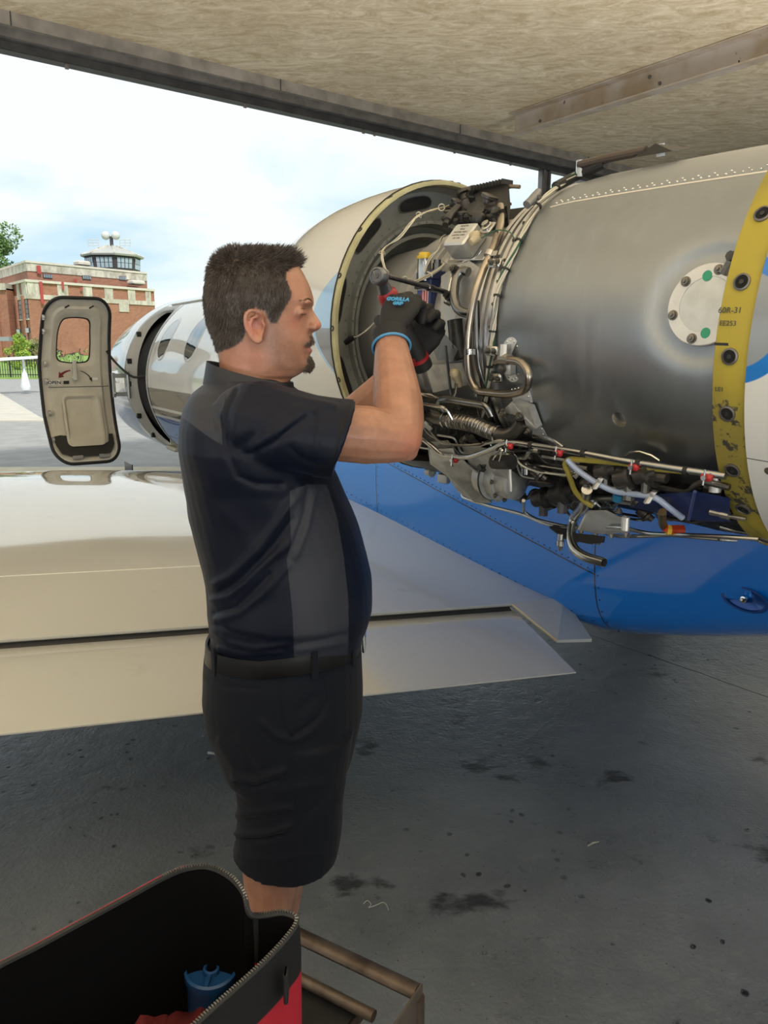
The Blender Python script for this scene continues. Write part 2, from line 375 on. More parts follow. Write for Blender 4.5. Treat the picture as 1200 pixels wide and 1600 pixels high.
# ================================================================== THE AIRCRAFT
jet = thing('business_jet', fus(1.0, 0, 0), 'white and blue twin engine business jet with cabin door open, nose outside hangar', 'airplane')
white_p = mat('gloss_white_paint', (.62, .63, .62), .12, coat=.6)
grey_p = mat('satin_grey_paint', (.33, .33, .32), .28, coat=.3)
blue_p = mat('gloss_blue_paint', (.004, .15, .6), .18, coat=.8)
blk = mat('black_rubber', (.012, .012, .012), .6)
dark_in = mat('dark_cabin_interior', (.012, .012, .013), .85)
tan_liner = mat('greige_liner', (.56, .53, .45), .5, noise=.1, nscale=8, bump=.05, bscale=300)
jamb_m = mat('grey_jamb_paint', (.42, .43, .42), .35)
chrome = mat('polished_metal', (.75, .75, .74), .16, 1.0)
FST = [(-5.0, .10, 1.95, .10, .12), (-3.2, .28, 1.85, .22, .32), (-2.0, .44, 1.72, .42, .50), (-1.0, .60, 1.52, .62, .45), (-.4, .665, 1.42, .73, .56), (0, .685, 1.38, .77, .645),
       (.417, .70, 1.35, .80, .735), (.9, .715, 1.335, .815, .765), (1.8, .74, 1.335, .815, .80), (2.6, .80, 1.335, .815, .815), (6.9, .815, 1.335, .815, .815), (7.8, .76, 1.30, .72, .76), (8.6, .64, 1.22, .52, .64), (9.4, .42, 1.10, .36, .44), (10.0, .16, 1.0, .14, .16)]
FS = [a[0] for a in FST]
def fpar(s):
    return [interp(s, FS, [a[k] for a in FST]) for k in (1, 2, 3, 4)]
def fexp(s): return interp(s, [-2.0, -.3, .2, 1.8, 2.5, 3.4], [2.2, 5.0, 6.5, 5.5, 3.0, 2.0])
def fpt(s, a, off=0):                                            # a: 0 = left side level, 90 = top, -90 = bottom
    w, zc, ht, hb = fpar(s); n = fexp(s); a = math.radians(a); c, q = math.cos(a), math.sin(a)
    nn = n if q < 0 else 2.0
    l = -math.copysign(abs(c)**(2/nn), c)*(w+off); z = zc+math.copysign(abs(q)**(2/nn), q)*((ht if q >= 0 else hb)+off)
    return s, l, z
def fz(s, z, off=0):                                             # point of the left side at height z
    w, zc, ht, hb = fpar(s); h = ht if z > zc else hb; n = 2.0 if z > zc else fexp(s)
    return fus(s, -(w+off)*max(0, 1-abs((z-zc)/h)**n)**(1/n), z)
DS0, DS1, DZ0, DZ1 = 5.78, 6.56, .62, 2.03                        # door opening
def rr_in(s, z, s0, s1, z0, z1, r):
    x = max(s0+r-s, 0, s-(s1-r)); y = max(z0+r-z, 0, z-(z1-r)); inside = s0 <= s <= s1 and z0 <= z <= z1
    return inside and x*x+y*y <= r*r
ss = sorted(set([round(x, 3) for x in list(np.arange(-5, 5.6, .16))+list(np.arange(5.6, 6.75, .025))+list(np.arange(6.75, 10.01, .12))]+[10.0]))
angs = list(range(-90, 270, 3)); m = M(); rows = []; AT = {'ps': [], 'pz': [], 'pl': []}
for s in ss:
    row = []
    for a in angs:
        q = fpt(s, a); row.append(fus(*q)); AT['ps'].append(q[0]); AT['pl'].append(q[1]); AT['pz'].append(q[2])
    rows.append(row)
m.v = [p for r in rows for p in r]; n = len(angs)
for i in range(len(ss)-1):
    for j in range(n):
        k = (j+1) % n; s = (ss[i]+ss[i+1])/2; q = fpt(s, angs[j]+1.5)
        if q[1] < 0 and rr_in(s, q[2], DS0, DS1, DZ0, DZ1, .2): continue
        m.f.append((i*n+j, i*n+k, (i+1)*n+k, (i+1)*n+j)); m.mi.append(0)
m.f.append(tuple(range(n))); m.f.append(tuple((len(ss)-1)*n+j for j in range(n))[::-1]); m.mi += [0, 0]
fp = mat('fuselage_livery', (.62, .63, .62), .1, coat=.8); g = G(fp)
s_, z_, l_ = g.attr('ps'), g.attr('pz'), g.attr('pl')
def band(x, a, b, w=.002): return g.math('MULTIPLY', g.mask(g.math('SUBTRACT', x, a), w), g.mask(g.math('SUBTRACT', b, x), w))
c = (.64, .65, .645)
rise = g.math('MULTIPLY', g.math('POWER', g.math('MAXIMUM', g.math('SUBTRACT', 4.6, s_), 0.0), 2.0), .045)
zz = g.math('SUBTRACT', z_, rise)
c = g.mix(band(zz, 1.135, 1.30), c, (.13, .135, .135)); c = g.mix(band(zz, 1.066, 1.11), c, (.16, .165, .16))
c = g.mix(g.mask(g.math('SUBTRACT', 1.04, zz), .002), c, (.004, .095, .36))
sw = g.math('ADD', s_, g.math('MULTIPLY', g.math('POWER', g.math('MAXIMUM', g.math('SUBTRACT', z_, 1.3), 0.0), 2.0), .5))
c = g.mix(band(sw, 2.55, 2.78), c, (.02, .16, .50)); c = g.mix(band(sw, 2.95, 3.03), c, (.03, .19, .5))
c = g.mix(g.mask(g.math('SUBTRACT', 2.38, s_), .002), c, (.004, .20, .75))
# panel seams, with their own dark line
def lin(x, v, w): return g.math('LESS_THAN', g.math('ABSOLUTE', g.math('SUBTRACT', x, v)), w)
seam = g.math('MAXIMUM', lin(s_, .40, .0028), g.math('MULTIPLY', lin(s_, 1.79, .0028), g.math('LESS_THAN', z_, 1.3)))
seam = g.math('MULTIPLY', seam, g.math('LESS_THAN', l_, 0.0))
bl_line = g.math('ADD', g.math('MULTIPLY', s_, .175), .815)
seam = g.math('MAXIMUM', seam, g.math('MULTIPLY', lin(z_, bl_line, .0025), g.math('MULTIPLY', g.math('GREATER_THAN', s_, .40), g.math('LESS_THAN', s_, 2.35))))
for sv in (3.4, 5.62, 6.72): seam = g.math('MAXIMUM', seam, lin(s_, sv, .002))
c = g.mix(seam, c, (.01, .02, .04)); g.col(c)
sm = g.noise(3, 4); g.rough(g.rng(sm, .3, .7, .10, .20)); g.bump(g.noise(5, 2), .25, .01)
fuse = m.build('fuselage', fp, jet, attrs=AT, angle=60)
# rivets of the blue belly panels
rv = M(); rng = random.Random(5)
def rivet_on(s, z): 
    P = fz(s, z, .0005); q = fz(s, z, .003); rv.ball(P, .0035, 3)
for i in range(64):
    s = .43+i*.03
    if s < 2.3: rivet_on(s, .815+.175*s+.012)
for i in range(6): rivet_on(.385, .66+.045*i); rivet_on(1.775, .90+.045*i)
for i in range(40): s = .45+i*.045; rivet_on(s, interp(s, [.417, .838, 1.384, 1.834, 2.24], [.665, .736, .802, .857, .916])+.02)
rv.build('rivets', mat('rivet_blue', (.003, .03, .12), .4), jet, kind='stuff')
# recessed drain scoop in the blue belly
P0 = fz(-.137, .944, .0); Pd = FR
r_ = M(); w_in = mat('scoop_inside', (.003, .06, .28), .2, .3)
P0 = P0-FR*.004
rim = [P0+FF*(.075*math.cos(a))*-1+V((0, 0, 1))*(.036*math.sin(a)) for a in np.linspace(0, 2*PI, 29)[:-1]]
r_.loft([[p-FR*.006 for p in rim], [P0+(p-P0)*.86-FR*.006 for p in rim], [P0+(p-P0)*.78+FR*.0-FR*.001 for p in rim], [P0+(p-P0)*.35+FR*.004 for p in rim]], cap1=True)
r_.build('drain_scoop', w_in, jet)
M().lathe([(.0, -.004), (.010, -.004), (.010, -.012), (.006, -.013)], P0, FR, 14).build('drain_fitting', chrome, jet)
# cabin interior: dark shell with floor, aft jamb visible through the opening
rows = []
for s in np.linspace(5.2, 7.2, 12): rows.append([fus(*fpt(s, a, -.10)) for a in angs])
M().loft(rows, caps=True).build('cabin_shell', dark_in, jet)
def rrect(s0, s1, z0, z1, r, n=8):
    out = []
    for cx, cz, a0_ in ((s1-r, z1-r, 0), (s0+r, z1-r, 90), (s0+r, z0+r, 180), (s1-r, z0+r, 270)):
        for k in range(n+1):
            a = math.radians(a0_+90*k/n); out.append((cx+r*math.cos(a), cz+r*math.sin(a)))
    return out
def dens(poly, step=.05):
    out = []
    for i in range(len(poly)):
        a, b = poly[i], poly[(i+1) % len(poly)]; d = math.hypot(b[0]-a[0], b[1]-a[1]); k = max(1, int(d/step))
        for j in range(k): out.append((a[0]+(b[0]-a[0])*j/k, a[1]+(b[1]-a[1])*j/k))
    return out
P1 = dens(rrect(DS0, DS1, DZ0, DZ1, .2)); cs, cz = (DS0+DS1)/2, (DZ0+DZ1)/2
def insp(p, d):                                                  # move towards the middle of the opening
    x, z = p; return (x + (-d if x > cs else d)*min(1, abs(x-cs)/.2), z + (-d if z > cz else d)*min(1, abs(z-cz)/.3))
jm = M(); lay = []
for grow, off in ((-.045, .004), (.0, .004), (.015, .0), (.03, -.03), (.05, -.10)):
    lay.append([fz(*insp(p, grow), off) for p in P1])
jm.loft(lay); jm.build('door_jamb', jamb_m, jet)
for zz_, sg in ((1.78, 1), (1.30, 1), (.98, 1), (1.52, 1), (.78, 1)):
    P = fz(DS1-.02, zz_, -.02); M().box(P, (.05, .04, .05), (FF, FR, V((0, 0, 1))), .004).build('latch_plate', blk, jet)
# steps inside the lower door opening
st = M().box(fus(5.98, -.45, .70), (.30, .25, .04), (FF, FR, V((0, 0, 1))), .01).box(fus(5.86, -.55, 1.0), (.02, .10, .50), (FF, FR, V((0, 0, 1)))); st.build('entry_step', tan_liner, jet)
# cabin windows
wglass = mat('window_glass_dark', (.03, .04, .05), .03, coat=1); wtrim = mat('window_trim', (.50, .51, .51), .15, coat=.5)
for i, sc_ in enumerate((5.40, 4.62, 3.84, 3.06)):
    poly = rrect(sc_-.16, sc_+.16, 1.545, 1.90, .15, 6)
    w1 = [fz(a, b, .004) for a, b in poly]; w2 = [fz(sc_+(a-sc_)*.90, 1.722+(b-1.722)*.91, .003) for a, b in poly]; w0 = [fz(sc_+(a-sc_)*1.04, 1.722+(b-1.722)*1.04, -.001) for a, b in poly]
    f = M().loft([w0, w1, w2]).build('window_frame', wtrim, jet)
    rws = []
    for k in np.linspace(1, 0.02, 6): rws.append([fz(sc_+(a-sc_)*.90*k, 1.722+(b-1.722)*.91*k, .002) for a, b in poly])
    M().loft(rws, cap1=True).build('window_pane', wglass, f)
# curved raised rail above the door, antenna on the roof
M().tube([fus(*fpt(s, 62, .006)) for s in np.linspace(5.0, 6.3, 12)], (.008), 6).build('rain_gutter', grey_p, jet)
an = M().prism([fus(6.0, 0, 2.14), fus(5.75, 0, 2.14), fus(5.8, 0, 2.24), fus(5.9, 0, 2.24)], FR*.02); an.build('antenna', white_p, jet)
# nose gear under the front and blue strut behind the door
ng = M().cyl(fus(7.2, 0, .75), fus(7.2, 0, .22), .05).build('nose_gear_leg', chrome, jet)
M().lathe([(.09, -.07), (.19, -.065), (.22, -.03), (.22, .03), (.19, .065), (.09, .07)], fus(7.2, 0, .22), FR, 28, caps=True).build('nose_wheel', blk, ng)
# main gear of the far and near side, hidden behind the man but real
for l_g in (-1.35, 1.35):
    lg = M().cyl(fus(1.9, l_g, .80), fus(1.9, l_g, .27), .045).build('main_gear_leg', chrome, jet)
    M().lathe([(.10, -.08), (.22, -.075), (.27, -.04), (.27, .04), (.22, .075), (.10, .08)], fus(1.9, l_g, .27), FR, 32, caps=True).build('main_wheel', blk, lg)
gd = M().box(atL(202, 742, -.62), (.36, .012, .28), (FF, FR, V((0, 0, 1)))).build('gear_door', mat('dark_blue_paint', (.01, .015, .05), .25, coat=.4), jet)
# airstair door, folded forward, its inner side to us
HS = DS1+.02
door = None
ZC, RD = 1.325, 1.02
def dpt(x, z, d=0):                                              # x: distance from the hinge edge outwards, d: thickness towards the cabin side
    sg = math.sqrt(RD*RD-(z-ZC)**2) - math.sqrt(RD*RD-.785**2)
    return fus(HS-.02-d+sg*.86, -.90-x, z)
def drr(ins, r): return dens(rrect(0+ins, .66-ins, .54+ins, 2.11-ins, r, 8), .04)
def dshape(p): # outer edge leans: narrower at the top like the photo
    x, z = p; return (x*(1-.10*max(0, (z-1.5)/.6))*(1-.06*max(0, (1.0-z)/.5)) , z)
od = [dshape(p) for p in drr(0, .17)]
dm = M()
def by_angle(P, c_, n=96):                                       # radial resample about a centre, so loops stitch
    out = []
    for k in range(n):
        a = 2*PI*k/n; d = (math.cos(a), math.sin(a)); best = None
        for i in range(len(P)):
            x1, y1 = P[i][0]-c_[0], P[i][1]-c_[1]; x2, y2 = P[(i+1) % len(P)][0]-c_[0], P[(i+1) % len(P)][1]-c_[1]
            den = d[0]*(y2-y1)-d[1]*(x2-x1)
            if abs(den) < 1e-12: continue
            t = (x1*(y2-y1)-y1*(x2-x1))/den; u = (x1*d[1]-y1*d[0])/den
            if t > 0 and -1e-9 <= u <= 1+1e-9: best = t if best is None else max(best, t)
        out.append((c_[0]+d[0]*best, c_[1]+d[1]*best))
    return out
wc, wz = .34, 1.72
WP = [(.20, 1.53), (.28, 1.50), (.43, 1.505), (.50, 1.54), (.50, 1.66), (.485, 1.80), (.45, 1.90), (.39, 1.935), (.24, 1.935), (.185, 1.90), (.18, 1.80), (.18, 1.66)]
WPs = [(p.x, p.y) for p in spline([(a, b, 0) for a, b in WP], 4, True)]
wc_ = (.34, 1.72)
Eo = by_angle(od, wc_, 120); Wn0 = by_angle(WPs, wc_, 120)
def lerp2(A, B, t): return [(a[0]+(b[0]-a[0])*t, a[1]+(b[1]-a[1])*t) for a, b in zip(A, B)]
lo_ = [[dpt(x, z, .021) for x, z in lerp2(Eo, Wn0, .12)], [dpt(x, z, .02) for x, z in Eo]]+[[dpt(x, z, -.03) for x, z in lerp2(Eo, Wn0, t)] for t in np.linspace(0, 1, 9)]+[[dpt(x, z, .03) for x, z in Wn0]]
dm.loft(lo_); door = dm.build('cabin_door', white_p, jet, angle=50)
seal = M().tube([dpt(x, z, .03) for x, z in od], .016, 8, closed=True).build('door_seal', blk, door)
i1 = [dshape(p) for p in drr(.02, .16)]; i2 = [dshape(p) for p in drr(.075, .13)]; i3 = [dshape(p) for p in drr(.10, .12)]
# inner liner as a grid with the window cut out
lm = M(); nx, nz_ = 44, 84
for j in range(nz_):
    for i in range(nx):
        pass
def inpoly(x, y, P):
    r = False; j = len(P)-1
    for i in range(len(P)):
        if (P[i][1] > y) != (P[j][1] > y) and x < (P[j][0]-P[i][0])*(y-P[i][1])/(P[j][1]-P[i][1])+P[i][0]: r = not r
        j = i
    return r
def ring_fill(m, outer, inner, f_out, f_in):
    # stitch two closed loops of equal count
    m.loft([[f_out(p) for p in outer], [f_in(p) for p in inner]])
N_ = 96
def resamp(P, n, start=None):
    P = [V((p[0], p[1], 0)) for p in P]; L_ = [0]
    for i in range(len(P)): L_.append(L_[-1]+(P[(i+1) % len(P)]-P[i]).length)
    out = []
    for k in range(n):
        t = L_[-1]*k/n; i = max(j for j in range(len(P)) if L_[j] <= t+1e-9); q = P[i].lerp(P[(i+1) % len(P)], (t-L_[i])/max(1e-9, L_[i+1]-L_[i])); out.append((q.x, q.y))
    return out
wc_ = (.34, 1.72)
E1 = by_angle(i1, wc_, 120); E2 = by_angle(i2, wc_, 120); E3 = by_angle(i3, wc_, 120); Wn = by_angle(WPs, wc_, 120)
Wf = [(wc_[0]+(x-wc_[0])*1.28, wc_[1]+(z-wc_[1])*1.16) for x, z in Wn]
lm.loft([[dpt(x, z, .022) for x, z in E1], [dpt(x, z, .030) for x, z in E2]]+[[dpt(x, z, .055) for x, z in lerp2(E3, Wf, t)] for t in np.linspace(0, 1, 9)]+[[dpt(x, z, .035) for x, z in Wn]])
lin_o = lm.build('door_liner', tan_liner, door, angle=25)
M().loft([[dpt(x, z, .036) for x, z in Wn], [dpt(wc_[0]+(x-wc_[0])*.93, wc_[1]+(z-wc_[1])*.95, .038) for x, z in Wn], [dpt(wc_[0]+(x-wc_[0])*.93, wc_[1]+(z-wc_[1])*.95, .024) for x, z in Wn]]).build('window_seal', blk, door)
gl = bpy.data.materials.new('acrylic_window'); gl.use_nodes = True; t_ = gl.node_tree; t_.nodes.clear()
o_ = t_.nodes.new('ShaderNodeOutputMaterial'); mx_ = t_.nodes.new('ShaderNodeMixShader'); tp_ = t_.nodes.new('ShaderNodeBsdfRefraction'); gs_ = t_.nodes.new('ShaderNodeBsdfGlossy'); fr2 = t_.nodes.new('ShaderNodeFresnel')
tp_.inputs['IOR'].default_value = 1.04; tp_.inputs['Roughness'].default_value = 0; gs_.inputs['Roughness'].default_value = .02; fr2.inputs[0].default_value = 1.5
bn_ = t_.nodes.new('ShaderNodeBump'); bn_.inputs['Distance'].default_value = .05; bn_.inputs['Strength'].default_value = .6; nn_ = t_.nodes.new('ShaderNodeTexNoise'); nn_.inputs['Scale'].default_value = 6
tc_ = t_.nodes.new('ShaderNodeTexCoord'); t_.links.new(tc_.outputs['Object'], nn_.inputs['Vector']); t_.links.new(nn_.outputs[0], bn_.inputs['Height']); t_.links.new(bn_.outputs[0], tp_.inputs['Normal'])
t_.links.new(fr2.outputs[0], mx_.inputs[0]); t_.links.new(tp_.outputs[0], mx_.inputs[1]); t_.links.new(gs_.outputs[0], mx_.inputs[2]); t_.links.new(mx_.outputs[0], o_.inputs[0])
wr_ = []
for k in np.linspace(.95, .03, 6): wr_.append([dpt(wc_[0]+(x-wc_[0])*k, wc_[1]+(z-wc_[1])*k, .026) for x, z in Wn])
M().loft(wr_, cap1=True).build('window_pane', gl, door)
# lower tray: raised frame around a recessed panel, black kick strip below it
def dp3(x, z, d): return dpt(x, z, d)
tr1 = rrect(.13, .49, .70, 1.20, .05, 4); tr2 = rrect(.15, .47, .73, 1.18, .04, 4); tr3 = rrect(.20, .45, .83, 1.15, .03, 4)
lo = M().loft([[dp3(x, z, .056) for x, z in tr1], [dp3(x, z, .075) for x, z in tr1], [dp3(x, z, .080) for x, z in tr2], [dp3(x, z, .060) for x, z in tr3]], cap1=True); lo.build('step_tray', tan_liner, door, angle=25)
def strip_poly(z): return z
ks = M(); pb = [(.05, .80), (.05, .70), (.10, .63), (.20, .605), (.46, .605), (.56, .64), (.60, .72), (.605, .80), (.55, .81), (.47, .80), (.45, .73), (.41, .70), (.16, .70), (.10, .73), (.09, .80)]
ks.loft([[dp3(x, z, .057) for x, z in pb], [dp3(x, z, .060) for x, z in pb]], caps=True); ks.build('kick_strip', blk, door, angle=20)
M().tube([dp3(.03, 1.27, .058)]+[dp3(x, 1.27, .058) for x in np.linspace(.06, .6, 8)], .0035, 6).build('liner_seam_shade', mat('liner_shadow_gap', (.10, .09, .08), .8), door)
# handle with its red and black arrows and the OPEN placard
hm = M().box(dp3(.345, 1.43, .085), (.035, .035, .20), (FR, FF, V((0, 0, 1))), .008); hm.lathe([(.03, 0), (.03, .02), (.015, .03)], dp3(.345, 1.36, .056), -FF, 14, caps=True); hm.build('door_handle', mat('pale_plastic', (.50, .49, .44), .4), door)
M().box(dp3(.43, 1.315, .062), (.05, .012, .03), (FR, FF, V((0, 0, 1)))).build('handle_lock', blk, door)
def arc_strip(c0, r0, a0_, a1_, w0, w1, d=.0585):
    m_ = M(); A = []; B = []
    for k in range(13):
        t = k/12; a = math.radians(a0_+(a1_-a0_)*t); w = w0+(w1-w0)*t
        A.append(dp3(c0[0]+(r0+w)*math.cos(a), c0[1]+(r0+w)*math.sin(a), d)); B.append(dp3(c0[0]+(r0-w)*math.cos(a), c0[1]+(r0-w)*math.sin(a), d))
    m_.grid([A, B]); a = math.radians(a1_); e = math.radians(18*(1 if a1_ > a0_ else -1)); q = lambda r, b: dp3(c0[0]+r*math.cos(b), c0[1]+r*math.sin(b), d)
    m_.add([q(r0+w1*2.6, a), q(r0-w1*2.6, a), q(r0, a+e)], [(0, 1, 2)]); return m_
redm = mat('dark_red_print', (.16, .008, .015), .5); arc_strip((.37, 1.28), .15, 85, 50, .005, .013).build('open_arrow', redm, door)
arc_strip((.33, 1.28), .15, 105, 150, .003, .006).build('close_arrow', blk, door)
def text(body, size, P, X, Y, m_, name, parent, depth=.0006, align='CENTER', bold=0):
    cu = bpy.data.curves.new(name, 'FONT'); cu.body = body; cu.size = size; cu.extrude = depth; cu.align_x = align; cu.align_y = 'CENTER'; cu.offset = bold; cu.resolution_u = 3
    to = bpy.data.objects.new(name, cu); COL.objects.link(to); bpy.context.view_layer.update()
    me = bpy.data.meshes.new_from_object(to); bpy.data.objects.remove(to); o = bpy.data.objects.new(name, me); COL.objects.link(o)
    X = V(X).normalized(); Y = V(Y).normalized(); Z = X.cross(Y)
    mt = Matrix((X, Y, Z)).transposed().to_4x4(); me.transform(Matrix.Translation(V(P)-org(parent)) @ mt)
    me.materials.clear(); me.materials.append(m_)
    for p in me.polygons: p.material_index = 0
    if parent: o.parent = parent
    ORG[o.name] = org(parent); return o
UPZ = V((0, 0, 1)); DX = FR                                      # reading direction on the door seen from behind
tb = M().box(dp3(.54, 1.315, .0585), (.115, .002, .045), (FR, FF, UPZ)); tb.build('open_placard', mat('white_print', (.75, .75, .72), .5), door)
text('OPEN', .045, dp3(.54, 1.315, .067), DX, UPZ, mat('black_print', (.02, .02, .02), .5), 'open_lettering', door, bold=.0006)
M().box(dp3(.155, 1.345, .0575), (.05, .002, .022), (FR, FF, UPZ)).build('close_placard', MATS['white_print'], door)
# latch pins down the free edge, small hooks, hinge arm, gas strut
latm = mat('worn_latch_metal', (.45, .43, .40), .35, .7)
for z in (1.93, 1.80, 1.50, 1.33, 1.02, .77): M().box(dp3(.61, z, .045), (.022, .035, .055), (FR, FF, UPZ), .004).lathe([(.012, 0), (.012, .04), (0, .042)], dp3(.61, z, .045), -FF, 8).build('latch_pin', latm, door)
for x, z in ((.42, 2.02), (.20, 2.02)): M().tube([dp3(x, z, .05), dp3(x-.03, z+.02, .075)], .007, 6).build('coat_hook', blk, door)
for x in (.42, .17): M().box(dp3(x, .60, .06), (.10, .03, .035), (FR, FF, UPZ), .005).build('hinge_bracket', latm, door)
hb_ = M().box(fus(HS-.03, -.86, 1.38), (.03, .16, .04), (FF, FR, UPZ), .004).box(fus(HS-.03, -.86, 1.20), (.03, .16, .04), (FF, FR, UPZ), .004).box(fus(HS-.03, -.80, 1.29), (.03, .03, .24), (FF, FR, UPZ), .004).box(fus(HS-.03, -.935, 1.29), (.03, .03, .24), (FF, FR, UPZ), .004)
hb_.cyl(fus(HS-.06, -.80, 1.16), fus(HS-.06, -.80, 1.42), .014).ball(fus(HS-.05, -.93, 1.21), .016, 6); hb_.build('hinge_arm', mat('hinge_aluminium', (.42, .44, .44), .3, .6), jet)
M().tube(spline([dp3(.03, 1.62, .05), dp3(-.03, 1.52, .10), fus(HS-.14, -.84, 1.42), fus(HS-.22, -.78, 1.37), fus(HS-.38, -.72, 1.38), fus(HS-.46, -.62, 1.36)], 6), .012, 8).build('door_cable', blk, jet)
# ------------------------------------------------------------------ wing
SP = V((-2.83, -.993, .139)).normalized(); C0 = atH(800, 943, .736)
HC = [(0, 0), (.12, .016), (.3, .041), (.6, .086), (.9, .132), (1.2, .176), (1.5, .212), (1.8, .236), (2.1, .240), (2.35, .222), (2.55, .185), (2.68, .125), (2.74, .05), (2.72, -.02), (2.6, -.07), (2.2, -.12), (1.6, -.13), (.8, -.09), (.1, -.03), (0, -.006)]
def sweep_t(t): return 1-.055*t
hs = spline([(a, 0, b) for a, b in HC], 3)
wm_ = M(); rows = []
for t in (-.55, -.35, -.15, 0, .3, .7, 1.2, 2.0, 3.2, 4.8, 6.0, 6.1):
    k = sweep_t(t) if t > 0 else 1; th_ = .3 if t > 6.05 else 1
    rf_ = interp(t, [0, .35, .9, 1.6], [.70, .80, .93, 1.0])
    rows.append([C0+SP*t+FF*(max(p.x, 0)*k)+UPZ*(p.z*k*th_*(rf_ if p.z > 0 else 1)) for p in hs])
wm_.loft(rows, caps=True)
wing_m = mat('wing_paint', (.50, .505, .475), .06, coat=1.0, spec=.8); g = G(wing_m)
x_, y_, zv = g.xyz(g.mapping((1, 1, 1), (0, 0, 0), (0, 0, 0)))
g.rough(g.rng(g.noise(2.5, 5), .35, .7, .05, .11)); g.bump(g.noise(1.6, 2), .18, .012)
dirt = g.rng(g.noise(7, 7, .7), .60, .75); g.col(g.mix(g.math('MULTIPLY', dirt, .25), (.50, .505, .475), (.30, .29, .26)))
wing = wm_.build('wing', wing_m, jet, angle=40)
# wing step line (spoiler hinge strip) forward of the cove edge
sl = M(); 
def wz_at(c_): 
    P = [p for p in hs if p.z >= -.001 or p.x > 2.7]; P = [p for i, p in enumerate(hs) if i <= 12*3]
    return interp(c_, [p.x for p in P], [p.z for p in P])
sl.tube([C0+SP*t+FF*(.52*sweep_t(t))+UPZ*(wz_at(.52)*sweep_t(t)*interp(t, [0, .35, .9, 1.6], [.70, .80, .93, 1.0])+.0008) for t in (.75, 1, 2, 4, 5.8)], .0022, 6).build('panel_joint', mat('pale_sealant', (.75, .74, .70), .4), jet)
# flap
PF = atH(900, 1050, .665); CF = C0 - FF*.012 - UPZ*.022
CFi = atH(797, 949, .712)
fl = M(); rows = []
SPf = (V((-2.83, -.993, .139))).normalized()
for t in (0, .3, .8, 1.5, 2.6, 3.9):
    a = CFi + SPf*t; b = PF + SPf*(t*.985); d = (b-a)
    prof = [(.0, -.050), (-.015, -.02), (.0, -.006), (.06, -.001), (.2, .002), (.5, .002), (.8, .001), (1.0, 0.0), (1.0, -.004), (.6, -.022), (.25, -.045), (.08, -.06)]
    rows.append([a+d*x+UPZ*z for x, z in prof])
fl.loft(rows, caps=True); flap = fl.build('flap', wing_m, jet, angle=40)
M().loft([[C0+SP*t+FF*.02-UPZ*.012, C0+SP*t+FF*.02-UPZ*.075, C0+SP*t-FF*.05-UPZ*.080, C0+SP*t-FF*.05-UPZ*.068] for t in (.0, 1, 2, 3.9)], caps=True).build('flap_gap_shade', mat('cove_shadow_paint', (.03, .03, .03), .7), jet, smooth=False)  # dark strip added under the cove edge, painting in the gap's shade
# fixed fillet between flap and belly
A_, B_, C_ = C0-FF*.0, atH(871, 1000, .668), atL(925, 998, -.66)
A_ = A_+UPZ*.0015; D_ = fus(.612, -.62, .7305)
M().loft([[A_, B_, C_, D_], [A_-UPZ*.012, B_-UPZ*.010, C_-UPZ*.012, D_-UPZ*.05]], caps=True).build('wing_root_fillet', wing_m, jet, smooth=False)
M().tube([A_+FR*.004-UPZ*.006, A_.lerp(B_, .5)-UPZ*.006, B_-UPZ*.004], .006, 6).build('fillet_edge_seal', mat('cream_seal', (.55, .50, .38), .5), jet)
# other wing, plain mirror side, tail parts outside the view but part of the aircraft's outline
M().loft([[fus(2.9-.1*i*0+0-k, .55+dx, .70+dz+hz) for k, hz in ((0, 0), (.3, .13), (1.4, .14), (2.3, -.01), (1.4, -.10), (.3, -.08))] for dx, dz in ((0, 0), (6.0, .35))], caps=True).build('wing', wing_m, jet)
# ------------------------------------------------------------------ nacelle: inlet cowl, opened rings, pylon side strip, aft cowl
cowl_m = mat('cowl_grey_paint', (.36, .36, .345), .30, noise=.08, nscale=3, coat=.3)
zinc = mat('yellow_chromate_flange', (.40, .35, .035), .5); g = G(zinc)
w1 = g.noise(26, 6, .7); w2 = g.noise(5, 4)
cc = g.mix(g.rng(w2, .40, .62), (.37, .29, .028), (.22, .18, .035)); cc = g.mix(g.math('MULTIPLY', g.rng(w1, .54, .58), g.rng(w2, .44, .54)), cc, (.04, .038, .03)); g.col(cc)
pale_fl = mat('pale_chromate_flange', (.46, .43, .24), .45, noise=.3, nscale=15)
def ering(s, r, n=72, a0_=0, a1_=360, closed=True):
    return [eng(s, r, a0_+(a1_-a0_)*k/(n if closed else n-1)) for k in range(n)]
NC = [(0, .402), (.08, .400), (.16, .395), (.25, .385), (.34, .369), (.43, .345), (.51, .316), (.57, .286), (.605, .255), (.60, .238), (.55, .225), (.40, .222)]
cow_l = mat('inlet_cowl_paint', (.6, .6, .6), .12, coat=.6); g = G(cow_l); AC = {'ca': [], 'cs': []}
for s, r in NC:
    for k in range(120): AC['ca'].append(k*3.0); AC['cs'].append(s)
cv = g.math('ADD', g.attr('cs'), g.math('MULTIPLY', g.math('POWER', g.math('MULTIPLY', g.math('SUBTRACT', g.attr('ca'), 95), .01), 2.0), -.25))
side = g.math('MULTIPLY', g.math('GREATER_THAN', g.attr('ca'), 58), g.math('LESS_THAN', g.attr('ca'), 128))
qa = g.math('MULTIPLY', g.math('SUBTRACT', g.attr('ca'), 88), 1/19); cres = g.math('SUBTRACT', g.math('MULTIPLY', g.math('SUBTRACT', 1.0, g.math('MULTIPLY', qa, qa)), .085), g.attr('cs'))
